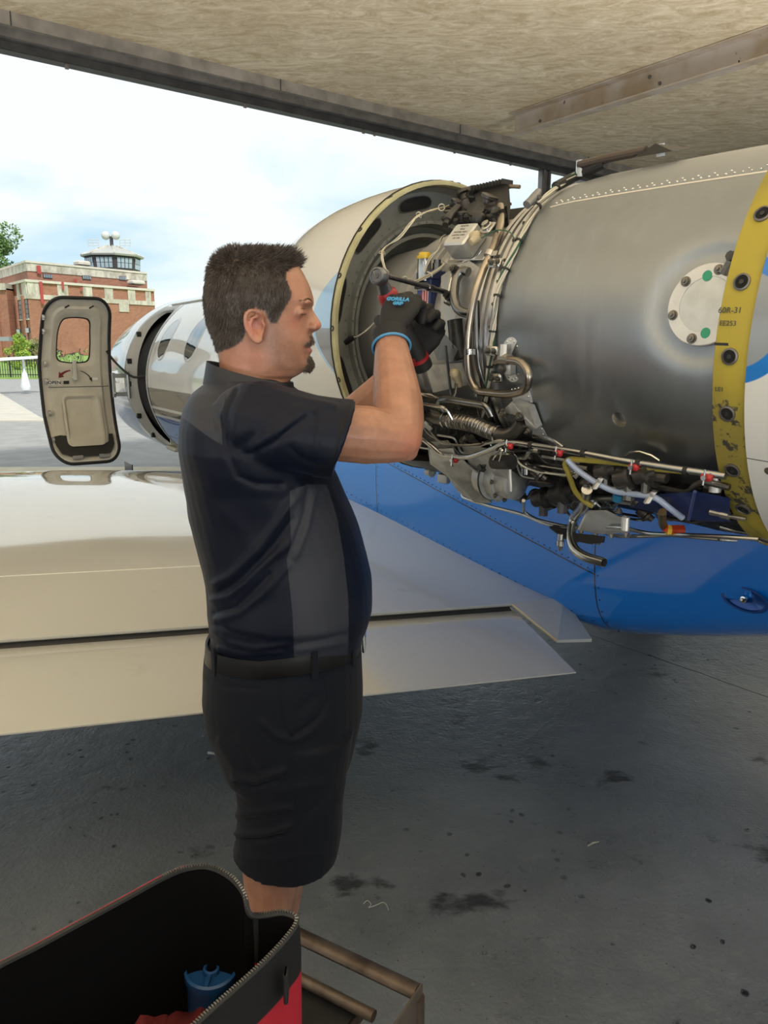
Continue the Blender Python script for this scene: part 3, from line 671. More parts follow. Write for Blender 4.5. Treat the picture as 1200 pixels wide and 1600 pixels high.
c = g.mix(g.mask(cres, .001), (.58, .58, .56), (.30, .48, .70)); c = g.mix(g.math('MULTIPLY', g.mask(g.math('SUBTRACT', cres, .012), .001), g.math('GREATER_THAN', g.attr('ca'), 90)), c, (.22, .23, .24)); g.col(c)  # livery crescent; its pale blue also paints in reflected sky
cowl = M().loft([ering(s, r, 120) for s, r in NC]).build('inlet_cowl', cow_l, jet, angle=50, attrs=AC)
fr_ = M().loft([ering(0.0, .4025), ering(-.006, .4035), ering(-.019, .4035), ering(-.021, .400), ering(-.021, .392), ering(.0, .390), ering(.02, .389)]).build('cowl_flange', pale_fl, jet, angle=30)
blk_edge = M().tube(ering(-.006, .4045), .0022, 6, closed=True).build('edge_sealant', blk, jet)
# bulkhead with lightening holes
bulk_m = mat('grey_green_primer', (.19, .195, .175), .5, noise=.25, nscale=10)
bh = M().loft([ering(-.002, .389), ering(.022, .387), ering(.034, .380), ering(.048, .322), ering(.050, .308), ering(.036, .304), ering(.036, .296), ering(.075, .290), ering(.080, .276), ering(.062, .272), ering(.062, .262), ering(.11, .255), ering(.13, .225)]).build('front_bulkhead', bulk_m, jet, angle=30)
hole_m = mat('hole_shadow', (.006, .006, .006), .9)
for k, ac in enumerate((-18, 14, 46, 78, 112, 146, 180, 214, 246, 278, 310)):
    m_ = M(); lo_ = []
    for t in np.linspace(0, 2*PI, 25)[:-1]:
        ca, sa = math.cos(t), math.sin(t); x = math.copysign(abs(ca)**.6, ca); y = math.copysign(abs(sa)**.8, sa)
        lo_.append((10.5*x, y))
    def bp_(da, y, d=0): 
        q_ = .5+y*.40; s_b = .035+(.0465-.035)*q_; r_b = .377+(.328-.377)*q_; return eng(s_b-.0015+d, r_b, ac+da)
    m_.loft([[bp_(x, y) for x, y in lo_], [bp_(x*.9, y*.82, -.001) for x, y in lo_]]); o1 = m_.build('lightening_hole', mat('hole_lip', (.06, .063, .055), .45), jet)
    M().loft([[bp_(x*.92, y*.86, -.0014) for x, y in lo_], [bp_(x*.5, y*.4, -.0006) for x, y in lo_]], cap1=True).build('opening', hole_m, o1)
rvm = M()
for k in range(60):
    for (s_r, r_r) in ((.047, .316), (.034, .300)): rvm.ball(eng(s_r, r_r, k*6+2), .003, 3)
rvm.build('bulkhead_rivets', mat('rivet_grey', (.16, .16, .15), .4, .4), jet, kind='stuff')
# flange fasteners
nut_m = mat('dark_fastener', (.05, .05, .05), .4, .7)
def fastener(m_, s, r, a, size=.009, out=None):
    P = eng(s, r, a); ax = out or (eng(s, r+1, a)-P).normalized(); m_.lathe([(size*1.25, -.001), (size*1.25, .0015), (size*.7, .002), (size*.6, -.004), (0, -.004)], P, ax, 14)
fm = M(); P_ = eng(-.012, .4035, 0); fastener(fm, -.012, .4035, 0, .006); proto = fm.build('cowl_fastener', nut_m, fr_, origin=P_)
radial0 = (eng(0, 1, 0)-EC).normalized()
for a in list(range(14, 360, 19)):
    put(proto, 'cowl_fastener', fr_, eng(-.012, .4035, a), radial0.rotation_difference((eng(0, 1, a)-EC).normalized()))
# aft cowl and its worn yellow ring
S2 = -1.052; afw = mat('aft_cowl_white', (.60, .60, .57), .2, coat=.5); g = G(afw)
at_a = {'ea': [], 'es': []}
rows = []; am_ = M(); acs = [(S2-.045, .408), (S2-.10, .41), (S2-.2, .41), (S2-.35, .408), (S2-.55, .395), (S2-.8, .36), (S2-1.1, .31)]
for s, r in acs:
    for k in range(120): at_a['ea'].append(k*3.0); at_a['es'].append(s)
    rows.append(ering(s, r, 120))
am_.loft(rows)
ea, es = g.attr('ea'), g.attr('es')
cA_ = eref(atE(1148, 500, .41)); aB_ = eref(atE(1194, 413, .41))[2]
dd = g.math('MULTIPLY', g.math('SUBTRACT', ea, cA_[2]), .0071); ds = g.math('SUBTRACT', es, cA_[0])
rad = g.math('SQRT', g.math('ADD', g.math('MULTIPLY', dd, dd), g.math('MULTIPLY', ds, ds)))
c = (.60, .60, .575); c = g.mix(g.math('LESS_THAN', ea, aB_), c, (.004, .15, .5)); c = g.mix(g.math('LESS_THAN', ea, aB_-1.6), c, (.26, .27, .28)); c = g.mix(g.mask(g.math('SUBTRACT', .098, rad)), c, (.004, .15, .5)); c = g.mix(g.mask(g.math('SUBTRACT', .074, rad)), c, (.24, .26, .28))
c = g.mix(g.math('LESS_THAN', g.math('ABSOLUTE', g.math('SUBTRACT', ea, 117)), .12), c, (.08, .08, .08)); g.col(c)
aft = am_.build('aft_cowl', afw, jet, attrs=at_a, angle=50)
for a, s in ((119.5, S2-.08), (70, S2-.10)): M().lathe([(.0075, 0), (.0075, .0015), (0, .002)], eng(s, .409, a), eng(s, 1.4, a)-eng(s, .4, a), 12).build('cowl_screw', chrome, aft)
# big oval access window on the aft cowl with a metal bezel
def apt(s, a, d=0): return eng(s, .409+d, a)
ov = [(S2-.20+.075*math.cos(t), 92+15*math.sin(t)) for t in np.linspace(0, 2*PI, 41)[:-1]]
M().loft([[apt(s, a, .0) for s, a in ov], [apt(s, a, .004) for s, a in ov], [apt(S2-.20+(s-S2+.20)*.8, 92+(a-92)*.8, .004) for s, a in ov], [apt(S2-.20+(s-S2+.20)*.7, 92+(a-92)*.7, -.004) for s, a in ov]], cap1=True).build('access_bezel', mat('brushed_bezel', (.4, .4, .39), .3, .9), aft)
yr = M().loft([ering(S2+.012, .384, 120), ering(S2+.012, .400, 120), ering(S2+.010, .403, 120), ering(S2-.030, .405, 120), ering(S2-.044, .405, 120), ering(S2-.046, .392, 120), ering(S2+.012, .384, 120)]).build('aft_cowl_flange', zinc, jet, angle=30)
wr = M(); P_ = eng(S2-.016, .4047, 0)
wr.lathe([(.0135, -.001), (.0135, .002), (.0105, .003), (.0095, -.001)], P_, radial0, 20); nutp = wr.build('nut_plate', mat('worn_nut_plate', (.16, .15, .14), .45, .7), yr, origin=P_)
sck = M().lathe([(.0095, .0), (.0095, .001), (.0, .001)], P_, radial0, 16).build('socket', hole_m, nutp, origin=P_)
scr = M().lathe([(.004, .001), (.004, .003), (.0, .003)], P_, radial0, 6).build('stud', nut_m, nutp, origin=P_)
alist = [7, 26, 44, 62, 77.5, 93.5, 106.5, 121.5, 135, 152, 171]
for i, a in enumerate(alist):
    Pn = eng(S2-.016, .4047, a); q = radial0.rotation_difference((eng(0, 1, a)-EC).normalized())
    if i == 0: nutp.location = Pn-org(yr); nutp.rotation_mode = 'QUATERNION'; nutp.rotation_quaternion = q; ORG[nutp.name] = Pn; continue
    o = put(nutp, 'nut_plate', yr, Pn, q)
    for ch in (sck, scr): d_ = ch.copy(); COL.objects.link(d_); d_.parent = o; d_.location = (0, 0, 0)
for ch in (sck, scr): ch.location = (0, 0, 0)
M().loft([[eng(S2+.012, .4035, 90.6), eng(S2+.012, .4035, 91.2)], [eng(S2-.045, .4046, 90.6), eng(S2-.045, .4046, 91.2)]], closed=False).build('flange_joint', blk, yr, smooth=False)
# stamped part numbers on the yellow ring
def etx(body, size, s, a, r, m_, name, parent, rot90=False):
    P = eng(s, r, a); nrm_ = (eng(0, 1, a)-EC).normalized(); X = -EA; Y = nrm_.cross(X)
    text(body, size, P, X, Y, m_, name, parent, .0003)
ink = mat('faded_ink', (.06, .06, .05), .6)
etx('60R-31', .013, S2-.006, 83.6, .4048, ink, 'stamped_number', yr); etx('EE253', .011, S2-.006, 86.4, .4048, ink, 'stamped_number', yr); etx('LE1', .010, S2-.002, 101, .4045, ink, 'stamped_number', yr)
# longeron of the opened cowl on the pylon side, with black seal, and pylon
lg_ = M(); a_l = -38
lg_.loft([[eng(s, .418, a_l-3), eng(s, .425, a_l+2), eng(s, .40, a_l+3), eng(s, .395, a_l-3)] for s in np.linspace(0.0, S2, 20)], caps=True); lg_.build('cowl_longeron', mat('olive_chromate', (.30, .29, .07), .5, noise=.3, nscale=12), jet, angle=30)
lb = M().loft([[eng(s, .395, a_l-2), eng(s, .398, a_l+9), eng(s, .30, a_l+8), eng(s, .30, a_l-6)] for s in np.linspace(0.0, S2, 10)], caps=True).build('pylon_beam', blk, jet, angle=30)
py = M().loft([[eng(.25, r, a) for r, a in ((.34, -60), (.34, -110), (1.0, -98), (1.0, -78))], [eng(-1.4, r, a) for r, a in ((.34, -60), (.34, -110), (1.0, -98), (1.0, -78))]], caps=True).build('pylon', white_p, jet, angle=30)
# ================================================================== THE OPEN ENGINE
engn = thing('turbofan_engine', eng(-.6, .36, 180), 'uncowled turbofan engine with bare steel bypass duct and exposed pipework below', 'engine')
def brushed(name, col, rough, var=.06, nz_=.12):
    m_ = mat(name, col, rough, 1.0); g = G(m_); n = g.noise(3.2, 5, .6); n2 = g.noise(40, 3, .5, g.mapping((1, 1, .06)))
    c = g.mix(g.rng(n, .35, .65), tuple(q*(1-nz_) for q in col), col); g.col(g.mix(g.math('MULTIPLY', g.rng(n2, .55, .75), .18), c, tuple(min(1, q*1.3) for q in col)))
    g.rough(g.math('ADD', g.rng(n, .3, .7, rough-var, rough+var), g.rng(n2, .4, .7, 0, .05))); return m_
duct_m = brushed('satin_steel_duct', (.34, .365, .39), .40)
case_m = mat('grey_alloy_case', (.42, .42, .41), .38, .35, noise=.12, nscale=6)
dk_m = mat('sooty_metal', (.08, .08, .08), .45, .8, noise=.5, nscale=30)
dkr = mat('dark_steel_tube', (.24, .24, .235), .30, 1.0, noise=.2, nscale=12)
ss = mat('stainless_tube', (.52, .52, .50), .25, 1.0, noise=.12, nscale=20)
bronze = mat('heat_tinted_tube', (.46, .39, .31), .30, 1.0, noise=.25, nscale=9, col2=(.27, .24, .20))
casting = mat('cast_aluminium', (.55, .55, .53), .48, .6, noise=.35, nscale=25, bump=.35, bscale=120)
casting2 = mat('pale_casting', (.72, .72, .70), .42, .5, noise=.2, nscale=18, bump=.2, bscale=150)
navyb = mat('navy_blue_enamel', (.014, .028, .12), .30, noise=.3, nscale=30)
tanb = mat('cream_rubber_boot', (.50, .42, .27), .55, noise=.15, nscale=30)
wire_w = mat('off_white_wire', (.50, .47, .38), .5); wire_g = mat('green_wire', (.02, .09, .05), .5); redc = mat('red_clamp', (.38, .015, .02), .45)
def E3(pts): return [atE(*p) for p in pts]
def tubeE(name, pts, r, m_, n=10, fil=.03, sp=False, parent=None, label=None, pre=()):
    P = E3(pts); P = spline(P, 6) if sp else fillet(P, fil, 5); return M().tube(P, r, n).build(name, m_, parent or engn, label=label)
def frame(P):                                                    # local axes on the engine surface: aft, tangent (down the near side), outward
    s, r, a = eref(P); o = (eng(s, 1, a)-eng(s, 0, a)).normalized(); return -EA, o.cross(-EA).normalized(), o
# ---- casings
M().loft([ering(s, r, 96) for s, r in ((.16, .205), (.145, .222), (.0, .238), (-.08, .246), (-.083, .262), (-.095, .262), (-.098, .250), (-.18, .262), (-.185, .277), (-.195, .277), (-.198, .268), (-.30, .282), (-.44, .292))]).build('intermediate_case', case_m, engn, angle=30)
M().loft([ering(s, r, 96) for s, r in ((-.44, .290), (-.441, .330), (-.452, .330), (-.453, .312), (-.468, .315), (-.469, .338), (-.478, .338), (-.479, .322), (-.492, .325), (-.493, .343), (-.503, .343), (-.504, .336), (-.515, .338))]).build('duct_front_flange', brushed('flange_steel', (.62, .62, .62), .30), engn, angle=30)
DU = [(-.512, .336), (-.516, .340), (-.53, .3435), (-.56, .3475), (-.60, .3515), (-.70, .3555), (-.85, .3595), (-1.0, .3620), (-1.15, .363), (-1.3, .362)]
def dr_(s): return interp(-s, [-a for a, b in DU], [b for a, b in DU])
PORT = atE(1100, 475, .361); ps_, pr_, pa_ = eref(PORT)
DM = M(); rows = []
sl_ = sorted(set(list(np.arange(-1.3, -.512, .012))+[a for a, b in DU]))
aan = [k*1.25 for k in range(288)]
for s in sl_:
    row = []
    for a in aan:
        d_a = (a-pa_+180) % 360-180; q = math.hypot((s-ps_)/.088, d_a*PI/180*.36/.088); dent = -.010*math.exp(-max(0, q-.95)**2*22) if q < 2.2 else 0
        if q < .95: dent = -.010
        dent += .0035*math.exp(-((a-(pa_+24)+180) % 360-180)**2/18-(s+.68)**2/.0009)
        row.append(eng(s, dr_(s)+dent, a))
    rows.append(row)
DM.loft(rows); duct = DM.build('bypass_duct', duct_m, engn, angle=50)
# seam along the top, with two rows of rivets
SA = eref(atE(1160, 272, .363))[2]
M().loft([[eng(s, dr_(s)+.0005, SA-.35), eng(s, dr_(s)+.0016, SA), eng(s, dr_(s)+.0002, SA+.35)] for s in np.linspace(-.55, -1.3, 40)], closed=False).build('seam_strip', mat('bright_edge', (.7, .7, .7), .25, 1.0), duct)
rm = M()
for k in range(46):
    s = -.56-k*.0155; rm.ball(eng(s, dr_(s), SA-1.6), .0026, 4)
    if k % 2 == 0: rm.ball(eng(s-.006, dr_(s), SA-3.1), .0024, 4)
rm.build('duct_rivets', MATS['bright_edge'], duct, kind='stuff')
M().lathe([(.016, .0), (.010, .0012), (0, .0014)], eng(-.83, dr_(-.83), eref(atE(1040, 665, .36))[2]), frame(atE(1040, 665, .36))[2], 14).build('rub_mark', MATS['bright_edge'], duct)
# access port: ring plate, bolts, blank, green gasket tabs
X, T, O = frame(PORT); Pp = eng(ps_, dr_(ps_)-.010, pa_)
port = M().lathe([(.068, -.002), (.068, .0035), (.0665, .0045), (.0465, .0045), (.0455, .003)], Pp, O, 48).build('port_ring', mat('bright_plate', (.72, .73, .73), .30, .55, noise=.1, nscale=14), engn, angle=30)
M().lathe([(.0455, .001), (.0455, .0034), (.046, .0036), (0, .0050)], Pp, O, 48).build('port_blank', mat('port_blank_metal', (.62, .64, .63), .42, .5, noise=.15, nscale=25), port, angle=30)
bsh = M().lathe([(.0088, 0), (.0088, .002), (.0062, .002), (.0062, .0065), (.0035, .0068), (.0035, .010), (0, .0105)], (0, 0, 0), (0, 0, 1), 12); b0 = bsh.build('bolt', mat('bolt_steel', (.20, .19, .17), .35, .9), port, origin=(0, 0, 0))
def boltcopy(name, P, ax, parent, sc=1.0): return put(b0, name, parent, P, V((0, 0, 1)).rotation_difference(V(ax).normalized()), (sc, sc, sc))
for k in range(6):
    a = math.radians(60*k+18); P = Pp+X*(0.0575*math.cos(a))+T*(.0575*math.sin(a))+O*.004
    if k == 0: b0.location = P-org(port); b0.rotation_mode = 'QUATERNION'; b0.rotation_quaternion = V((0, 0, 1)).rotation_difference(O); ORG[b0.name] = P
    else: boltcopy('bolt', P, O, port)
gt = mat('green_gasket', (.03, .30, .17), .5)
for a in (-78, 98):
    a = math.radians(a); c = Pp+X*(.0475*math.cos(a))+T*(.0475*math.sin(a))+O*.0042; d_ = (X*math.cos(a)+T*math.sin(a)); e_ = O.cross(d_)
    M().prism([c+d_*(.009*math.cos(q))+e_*(.0085*math.sin(q)) for q in np.linspace(0, 2*PI, 15)[:-1]], O*.0006).build('gasket_tab', gt, port)
a_, b_ = atE(1131, 428, .37), atE(1146, 402, .385); M().tube([a_, b_], [(.005, .008), (.005, .008)], 8).build('port_link', ss, port); M().cyl(b_-O*.006, b_+O*.012, .008, 8).build('link_nut', dk_m, port)
M().prism([eng(ps_-.04, dr_(ps_)+.001, pa_+14), eng(ps_-.075, dr_(ps_)+.001, pa_+14), eng(ps_-.075, dr_(ps_)+.001, pa_+9.5), eng(ps_-.055, dr_(ps_)+.001, pa_+9)], O*.003).build('port_bracket', MATS['bright_plate'], engn)
# scoop and tubes on top of the duct
q = atE(1028, 240, .36); X, T, O = frame(q)
M().add([q-X*.045-T*.02, q+X*.045-T*.02, q+X*.055+T*.035, q-X*.055+T*.035, q+O*.020-X*.005], [(0, 1, 4), (1, 2, 4), (2, 3, 4), (3, 0, 4), (3, 2, 1, 0)]).build('top_fairing', mat('black_fairing', (.008, .008, .008), .5), engn, smooth=False)
M().prism([q+O*.018-X*.004, q-O*.006-X*.004+T*.0, q-O*.006+X*.004, q+O*.018+X*.004], T*.02).build('fairing_post', MATS['bright_plate'], engn, smooth=False)
tubeE('top_tube', [(905, 258, .365), (950, 247, .365), (1010, 235, .366)], .0095, mat('brown_steel', (.10, .08, .07), .45, .7), fil=.01)
# oval boss with rivets on the lower side
P = atE(801, 562, .345); X, T, O = frame(P); P = P+O*.0005
ob = M().loft([[P+X*(.030*k*math.cos(t))+T*(.047*k*math.sin(t))+O*h for t in np.linspace(0, 2*PI, 37)[:-1]] for k, h in ((1, 0), (1, .002), (.97, .0026), (.5, .003))], cap1=True).build('oval_boss', MATS['bright_plate'], engn, angle=30)
rm = M()
for t in np.linspace(0, 2*PI, 17)[:-1]: rm.ball(P+X*(.025*math.cos(t))+T*(.041*math.sin(t))+O*.003, .0025, 4)
rm.build('boss_rivets', MATS['bright_edge'], ob, kind='stuff')
M().box(P+O*.014+X*.004-T*.012, (.018, .036, .024), (X, T, O), .004).build('boss_bracket', casting, ob); boltcopy('bolt', P+O*.026-X*.004-T*.014, O, ob, 1.1); boltcopy('bolt', P+O*.012-X*.010+T*.016, -X, ob, 1.1)
# triangular gusset with rivets, pipe bracket
pl = E3([(800, 612, .352), (826, 606, .353), (856, 682, .352), (812, 672, .352)]); O = frame(pl[0])[2]
gs = M().prism([p+O*.001 for p in pl], O*.0025).build('gusset_plate', MATS['bright_plate'], engn, smooth=False); rm = M()
for k in range(9): rm.ball(pl[1].lerp(pl[2], (k+.5)/9)-frame(pl[0])[0]*.006+O*.004, .0026, 4)
for k in range(5): rm.ball(pl[0].lerp(pl[1], (k+.5)/5)+frame(pl[0])[1]*.005+O*.004, .0026, 4)
rm.build('gusset_rivets', MATS['bright_edge'], gs, kind='stuff')
br = E3([(784, 643, .372), (799, 628, .374), (826, 638, .378), (838, 670, .376), (826, 676, .376), (818, 652, .378)]); M().prism(br, O*-.020).build('pipe_bracket', casting, engn, smooth=False)
for u_, v_ in ((788, 645), (813, 650), (826, 672)): boltcopy('bolt', atE(u_, v_, .378), frame(atE(u_, v_, .378))[2], engn, 1.2)
# ---- harness along the front flange
HP = [(932, 262, .352), (905, 272, .352), (880, 288, .350), (857, 308, .348), (838, 330, .346), (820, 362, .346), (806, 392, .346), (791, 424, .345), (781, 452, .345), (775, 490, .344), (771, 525, .344), (768, 560, .344), (764, 600, .344), (758, 640, .345), (752, 665, .346)]
base = spline(E3(HP), 8)
for k in range(6):
    ph = k*PI/3; pts = []
    for i, p in enumerate(base):
        X, T, O = frame(p); w = .0042+.0012*math.sin(i*.5+k*2); pts.append(p+X*(w*math.cos(ph+i*.16))+O*(w*math.sin(ph+i*.16)+.004))
    M().tube(pts, .0019 if k % 3 else .0024, 6).build('harness_wire', wire_g if k == 5 else (wire_w if k != 2 else MATS['dark_steel_tube']), engn)
for i in (6, 19, 30, 44, 55, 66, 78, 90, 101):
    if i+1 < len(base): M().cyl(base[i]+frame(base[i])[2]*.004, base[i+1].lerp(base[i], .3)+frame(base[i])[2]*.004, .0085, 10).build('harness_band', blk, engn)
for u_, v_, r_ in ((838, 316, .352), (775, 412, .352), (770, 548, .352), (776, 590, .35)):
    P = atE(u_, v_, r_); X, T, O = frame(P); c_ = M().box(P+O*.002, (.034, .020, .010), (X, T, O), .003).build('harness_clamp', ss, engn); boltcopy('bolt', P+O*.008-X*.009, O, c_, .8); boltcopy('bolt', P+O*.008+X*.010, O, c_, .8)
# bolts down the flange
for a in np.linspace(20, 128, 22): boltcopy('flange_bolt', eng(-.470, .329, a), -EA*-1, engn, .6)
for a in np.linspace(24, 128, 14): boltcopy('flange_bolt', eng(-.506, .345, a), (eng(0, 1, a)-EC).normalized(), engn, .5)
# white connector plug on the harness near the top
P = atE(835, 308, .365); X, T, O = frame(P); M().tube([P-X*.004+T*.022, P+T*.004, P-T*.014, P-T*.030], [.008, .010, .009, .0095], 14).build('harness_plug', mat('grey_plug', (.22, .22, .22), .4, .5), engn)
# ---- heat tinted pipes
tubeE('bleed_tube', [(782, 322, .338), (783, 350, .340), (772, 385, .342), (752, 428, .350), (739, 470, .352), (731, 520, .352), (730, 560, .354), (733, 590, .360), (745, 612, .364), (795, 617, .372), (822, 610, .385), (828, 585, .385), (816, 566, .376), (786, 561, .366), (775, 565, .360)], .0085, bronze, 14, .035)
tubeE('bleed_tube', [(744, 470, .340), (745, 540, .340), (748, 575, .338), (758, 600, .336), (770, 625, .336)], .0075, dkr, 12, .03)
for u_, v_, r_ in ((732, 549, .354), (765, 397, .345)):
    P = atE(u_, v_, r_); X, T, O = frame(P); M().tube([P-T*.006, P+T*.006], [.0115, .0115], 14).box(P+X*.014, (.018, .012, .004), (X, T, O)).build('tube_clamp', ss, engn)
P = atE(786, 561, .368); X, T, O = frame(P); M().tube([P-X*.006, P+X*.018], [.0125, .0125], 12).cyl(P+T*.004, P+T*.030-O*.004, .011, 10).build('tee_union', mat('dull_union', (.33, .31, .27), .4, .9), engn)
P = atE(780, 333, .34); X, T, O = frame(P); M().cyl(P-O*.01-T*.004, P+O*.012-T*.006, .011, 8).cyl(P-X*.02, P+X*.012, .009, 8).build('elbow_union', dk_m, engn)
# looped duct behind the blue box
tubeE('loop_tube', [(732, 425, .325), (722, 422, .328), (712, 436, .33), (709, 462, .332), (713, 482, .334), (727, 490, .336), (744, 490, .335)], .0105, dkr, 14, .03)
tubeE('loop_tube', [(712, 500, .30), (716, 540, .30), (722, 560, .30)], .020, dk_m, 16, .02)
# sheet metal shelves and covers round the accessory bay
def plate(name, pts, r_off, m_, th=.002):
    P = E3(pts); O = frame(P[0])[2]; return M().prism([p+O*r_off for p in P], O*th).build(name, m_, engn, smooth=False)
plate('support_plate', [(690, 432, .300), (730, 405, .302), (752, 420, .305), (740, 470, .305), (725, 560, .302), (690, 560, .300)], .0, MATS['grey_alloy_case'])
plate('support_plate', [(668, 570, .29), (725, 565, .30), (735, 600, .302), (680, 612, .30)], .006, casting)
plate('heat_shield', [(683, 545, .305), (700, 520, .305), (722, 545, .306), (716, 560, .306), (690, 562, .305)], .012, mat('dull_shield', (.22, .23, .23), .5, .6))
P = atE(704, 455, .315); X, T, O = frame(P)
bk = M().box(P+T*.012, (.010, .090, .022), (X, T, O), .003).build('box_bracket', ss, engn)
for dv in (-.028, .032): M().lathe([(.011, -.004), (.011, .004), (.007, .006), (.007, .014), (0, .014)], P+T*(.012+dv)+O*.012+X*.012, O, 14).build('isolator_mount', blk, bk)
boltcopy('bolt', P+T*.044+O*.026+X*.012, O, bk, .9)
# ---- blue regulator box with striped sticker
DB = 1.93
c0 = atD(671, 483, DB); bx_x = V((.66, .75, 0)).normalized(); bx_n = V((bx_x.y, -bx_x.x, 0)); bz = V((.03, 0, 1)).normalized()
# edge facing the camera at (672): left face looks along -x-ish, right face towards the camera
lf = V((-.80, -.60, 0)).normalized(); rf = V((.60, -.80, 0)).normalized()
wL, wR, hB = .062, .052, .172
cc0 = c0 - lf*(wR/2*0) 
ctrb = c0 - lf*wL*.0
ctrb = c0 - rf*(wR/2)*1.0 - lf*(wL/2)*1.0
axb = (rf, lf, bz)
bb = M().box(ctrb, (wR, wL, hB), axb, .003).build('regulator_box', navyb, engn)
M().box(ctrb+bz*(hB/2-.006), (wR+.005, wL+.005, .022), axb, .003).build('box_lid', navyb, bb)
M().box(ctrb+rf*(wR/2+.001)-bz*.02-lf*.012, (.002, .004, hB*.75), axb).build('box_rib', navyb, bb)
M().box(ctrb+lf*(wL/2+.0006)+bz*.025, (.040, .001, .058), axb).build('sticker', mat('white_sticker', (.55, .55, .55), .4), bb, smooth=False)
for k in range(4): M().box(ctrb+lf*(wL/2+.0014)+bz*.022+rf*(-.013+.0095*k), (.0045, .0008, .046), axb).build('red_stripe', mat('sticker_red', (.45, .02, .03), .4), bb, smooth=False)
M().box(ctrb+lf*(wL/2+.0014)+bz*.038-rf*.012, (.014, .001, .016), axb).build('sticker_canton', mat('sticker_blue', (.03, .07, .3), .4), bb, smooth=False)
M().lathe([(.0115, 0), (.0115, .020), (.009, .021), (.009, .028), (0, .028)], ctrb+bz*(hB/2+.004)+rf*.012, bz, 16).build('box_connector', dkr, bb)
# sight bowl with yellow cap
P = atE(668, 425, .300); X, T, O = frame(P); P = P+O*.012
sb = M().lathe([(.012, -.03), (.0165, -.028), (.017, .0), (.0165, .024), (.0175, .026)], P, UPZ, 22, caps=True).build('filter_bowl', ss, engn)
yel = mat('yellow_cap', (.62, .42, .03), .35); M().lathe([(.0185, .024), (.0195, .027), (.0195, .031), (.015, .032), (.015, .037), (.0135, .039), (0, .039)], P, UPZ, 22).build('yellow_cap', yel, sb, angle=30)
M().lathe([(.018, -.034), (.024, -.032), (.024, -.046), (0, -.046)], P, UPZ, 18).build('bowl_seat', dk_m, sb)
# ---- igniter exciter box with stamped text and rubber boot
q1, q2, q3, q4 = [atE(u_, v_, .345) for u_, v_ in ((694, 381), (709, 350), (743, 347), (727, 380))]
X, T, O = frame(atE(720, 368, .33)); 
cxb = (q1+q2+q3+q4)/4; ux = (q4-q1+q3-q2).normalized(); uy = (q2-q1+q3-q4); uy = (uy-ux*uy.dot(ux)).normalized(); un = ux.cross(uy)
if un.dot(V((0, -1, .3))) < 0: un = -un
lx, ly = (q4-q1).length, (q2-q1).length
ib = M().box(cxb-un*.024, (lx, ly*1.0, .048), (ux, uy, un), .004).build('exciter_box', mat('satin_can', (.60, .60, .58), .35, .6, noise=.1, nscale=20), engn)
for i, (tx, sz) in enumerate((('KENITH', .0075), ('WALL', .0065), ('(UNITED WAY', .0068), ('LANTON OHIO', .0062), ('S/N 1240', .006))): text(tx, sz, cxb+un*.0002+uy*(ly*.34-i*.0095), ux, uy, ink, 'stamped_text', ib, .0002)
M().box(cxb-un*.049+ux*.012, (lx*1.6, ly*1.1, .003), (ux, uy, un), .001).build('exciter_base', MATS['satin_can'], ib)
P = cxb+ux*(lx/2+.010)-un*.008-uy*.002
M().tube([P-ux*.010, P+ux*.006, P+ux*.012-uy*.010, P+ux*.010-uy*.026+un*.004], [.009, .012, .012, .0075], 14).build('igniter_boot', tanb, ib)
P = atE(762, 356, .335); X, T, O = frame(P); lb_ = M().box(P, (.034, .034, .006), (X, T, O), .002).build('lug_plate', ss, engn); M().lathe([(.013, 0), (.013, .004), (.009, .006), (.009, .012), (.004, .013), (0, .013)], P+O*.003, O, 18).build('lug_nut', ss, lb_)
# ---- wire looms of the front bay
def loom(pts, n_, spread, m_, r0=.0013, seed=1, name='loom_wire'):
    rg = random.Random(seed)
    for k in range(n_):
        P = [atE(u_+rg.uniform(-spread, spread), v_+rg.uniform(-spread, spread), r_+rg.uniform(-.004, .006)) for u_, v_, r_ in pts]; M().tube(spline(P, 6), r0, 5).build(name, m_[k % len(m_)], engn)
loom([(700, 322, .33), (676, 328, .34), (655, 337, .35), (640, 352, .352), (622, 372, .352), (600, 388, .352), (597, 402, .352), (604, 425, .345), (618, 436, .335), (640, 442, .325), (662, 434, .32), (688, 418, .315), (700, 404, .31)], 5, 1.8, [wire_w, wire_w, MATS['cream_rubber_boot']], .0015, 3)
loom([(663, 427, .33), (672, 404, .335), (684, 388, .33), (690, 372, .325), (697, 368, .32)], 3, 1.5, [wire_w, dkr], .0012, 4)
loom([(690, 403, .33), (700, 412, .34), (725, 410, .345), (745, 400, .35), (752, 392, .35)], 2, 1, [ss], .0012, 5)
loom([(588, 500, .34), (575, 515, .34), (560, 525, .34), (552, 527, .33)], 3, 1.5, [wire_w], .0012, 6)
loom([(752, 372, .35), (775, 360, .35), (795, 362, .35), (803, 372, .35)], 1, 0, [wire_g], .0014, 8)
rg = random.Random(9)
for u_, v_ in ((597, 395), (604, 428), (640, 441), (632, 437), (672, 428), (655, 336), (690, 324)):
    P = atE(u_, v_, .345); X, T, O = frame(P); d_ = V((rg.uniform(-1, 1), rg.uniform(-1, 1), rg.uniform(-1, 1))).normalized(); U_ = d_.orthogonal().normalized(); W_ = d_.cross(U_)
    M().tube([P+U_*(.008*math.cos(t))+W_*(.008*math.sin(t))+d_*(.002*math.sin(2*t)) for t in np.linspace(0, 2*PI, 17)[:-1]], .0014, 6, closed=True).build('tie_loop', wire_w, engn)
M().tube([atE(555, 527, .33), atE(548, 529, .33), atE(541, 535, .33)], [.006, .009, .008], 10).build('loom_connector', dk_m, engn)
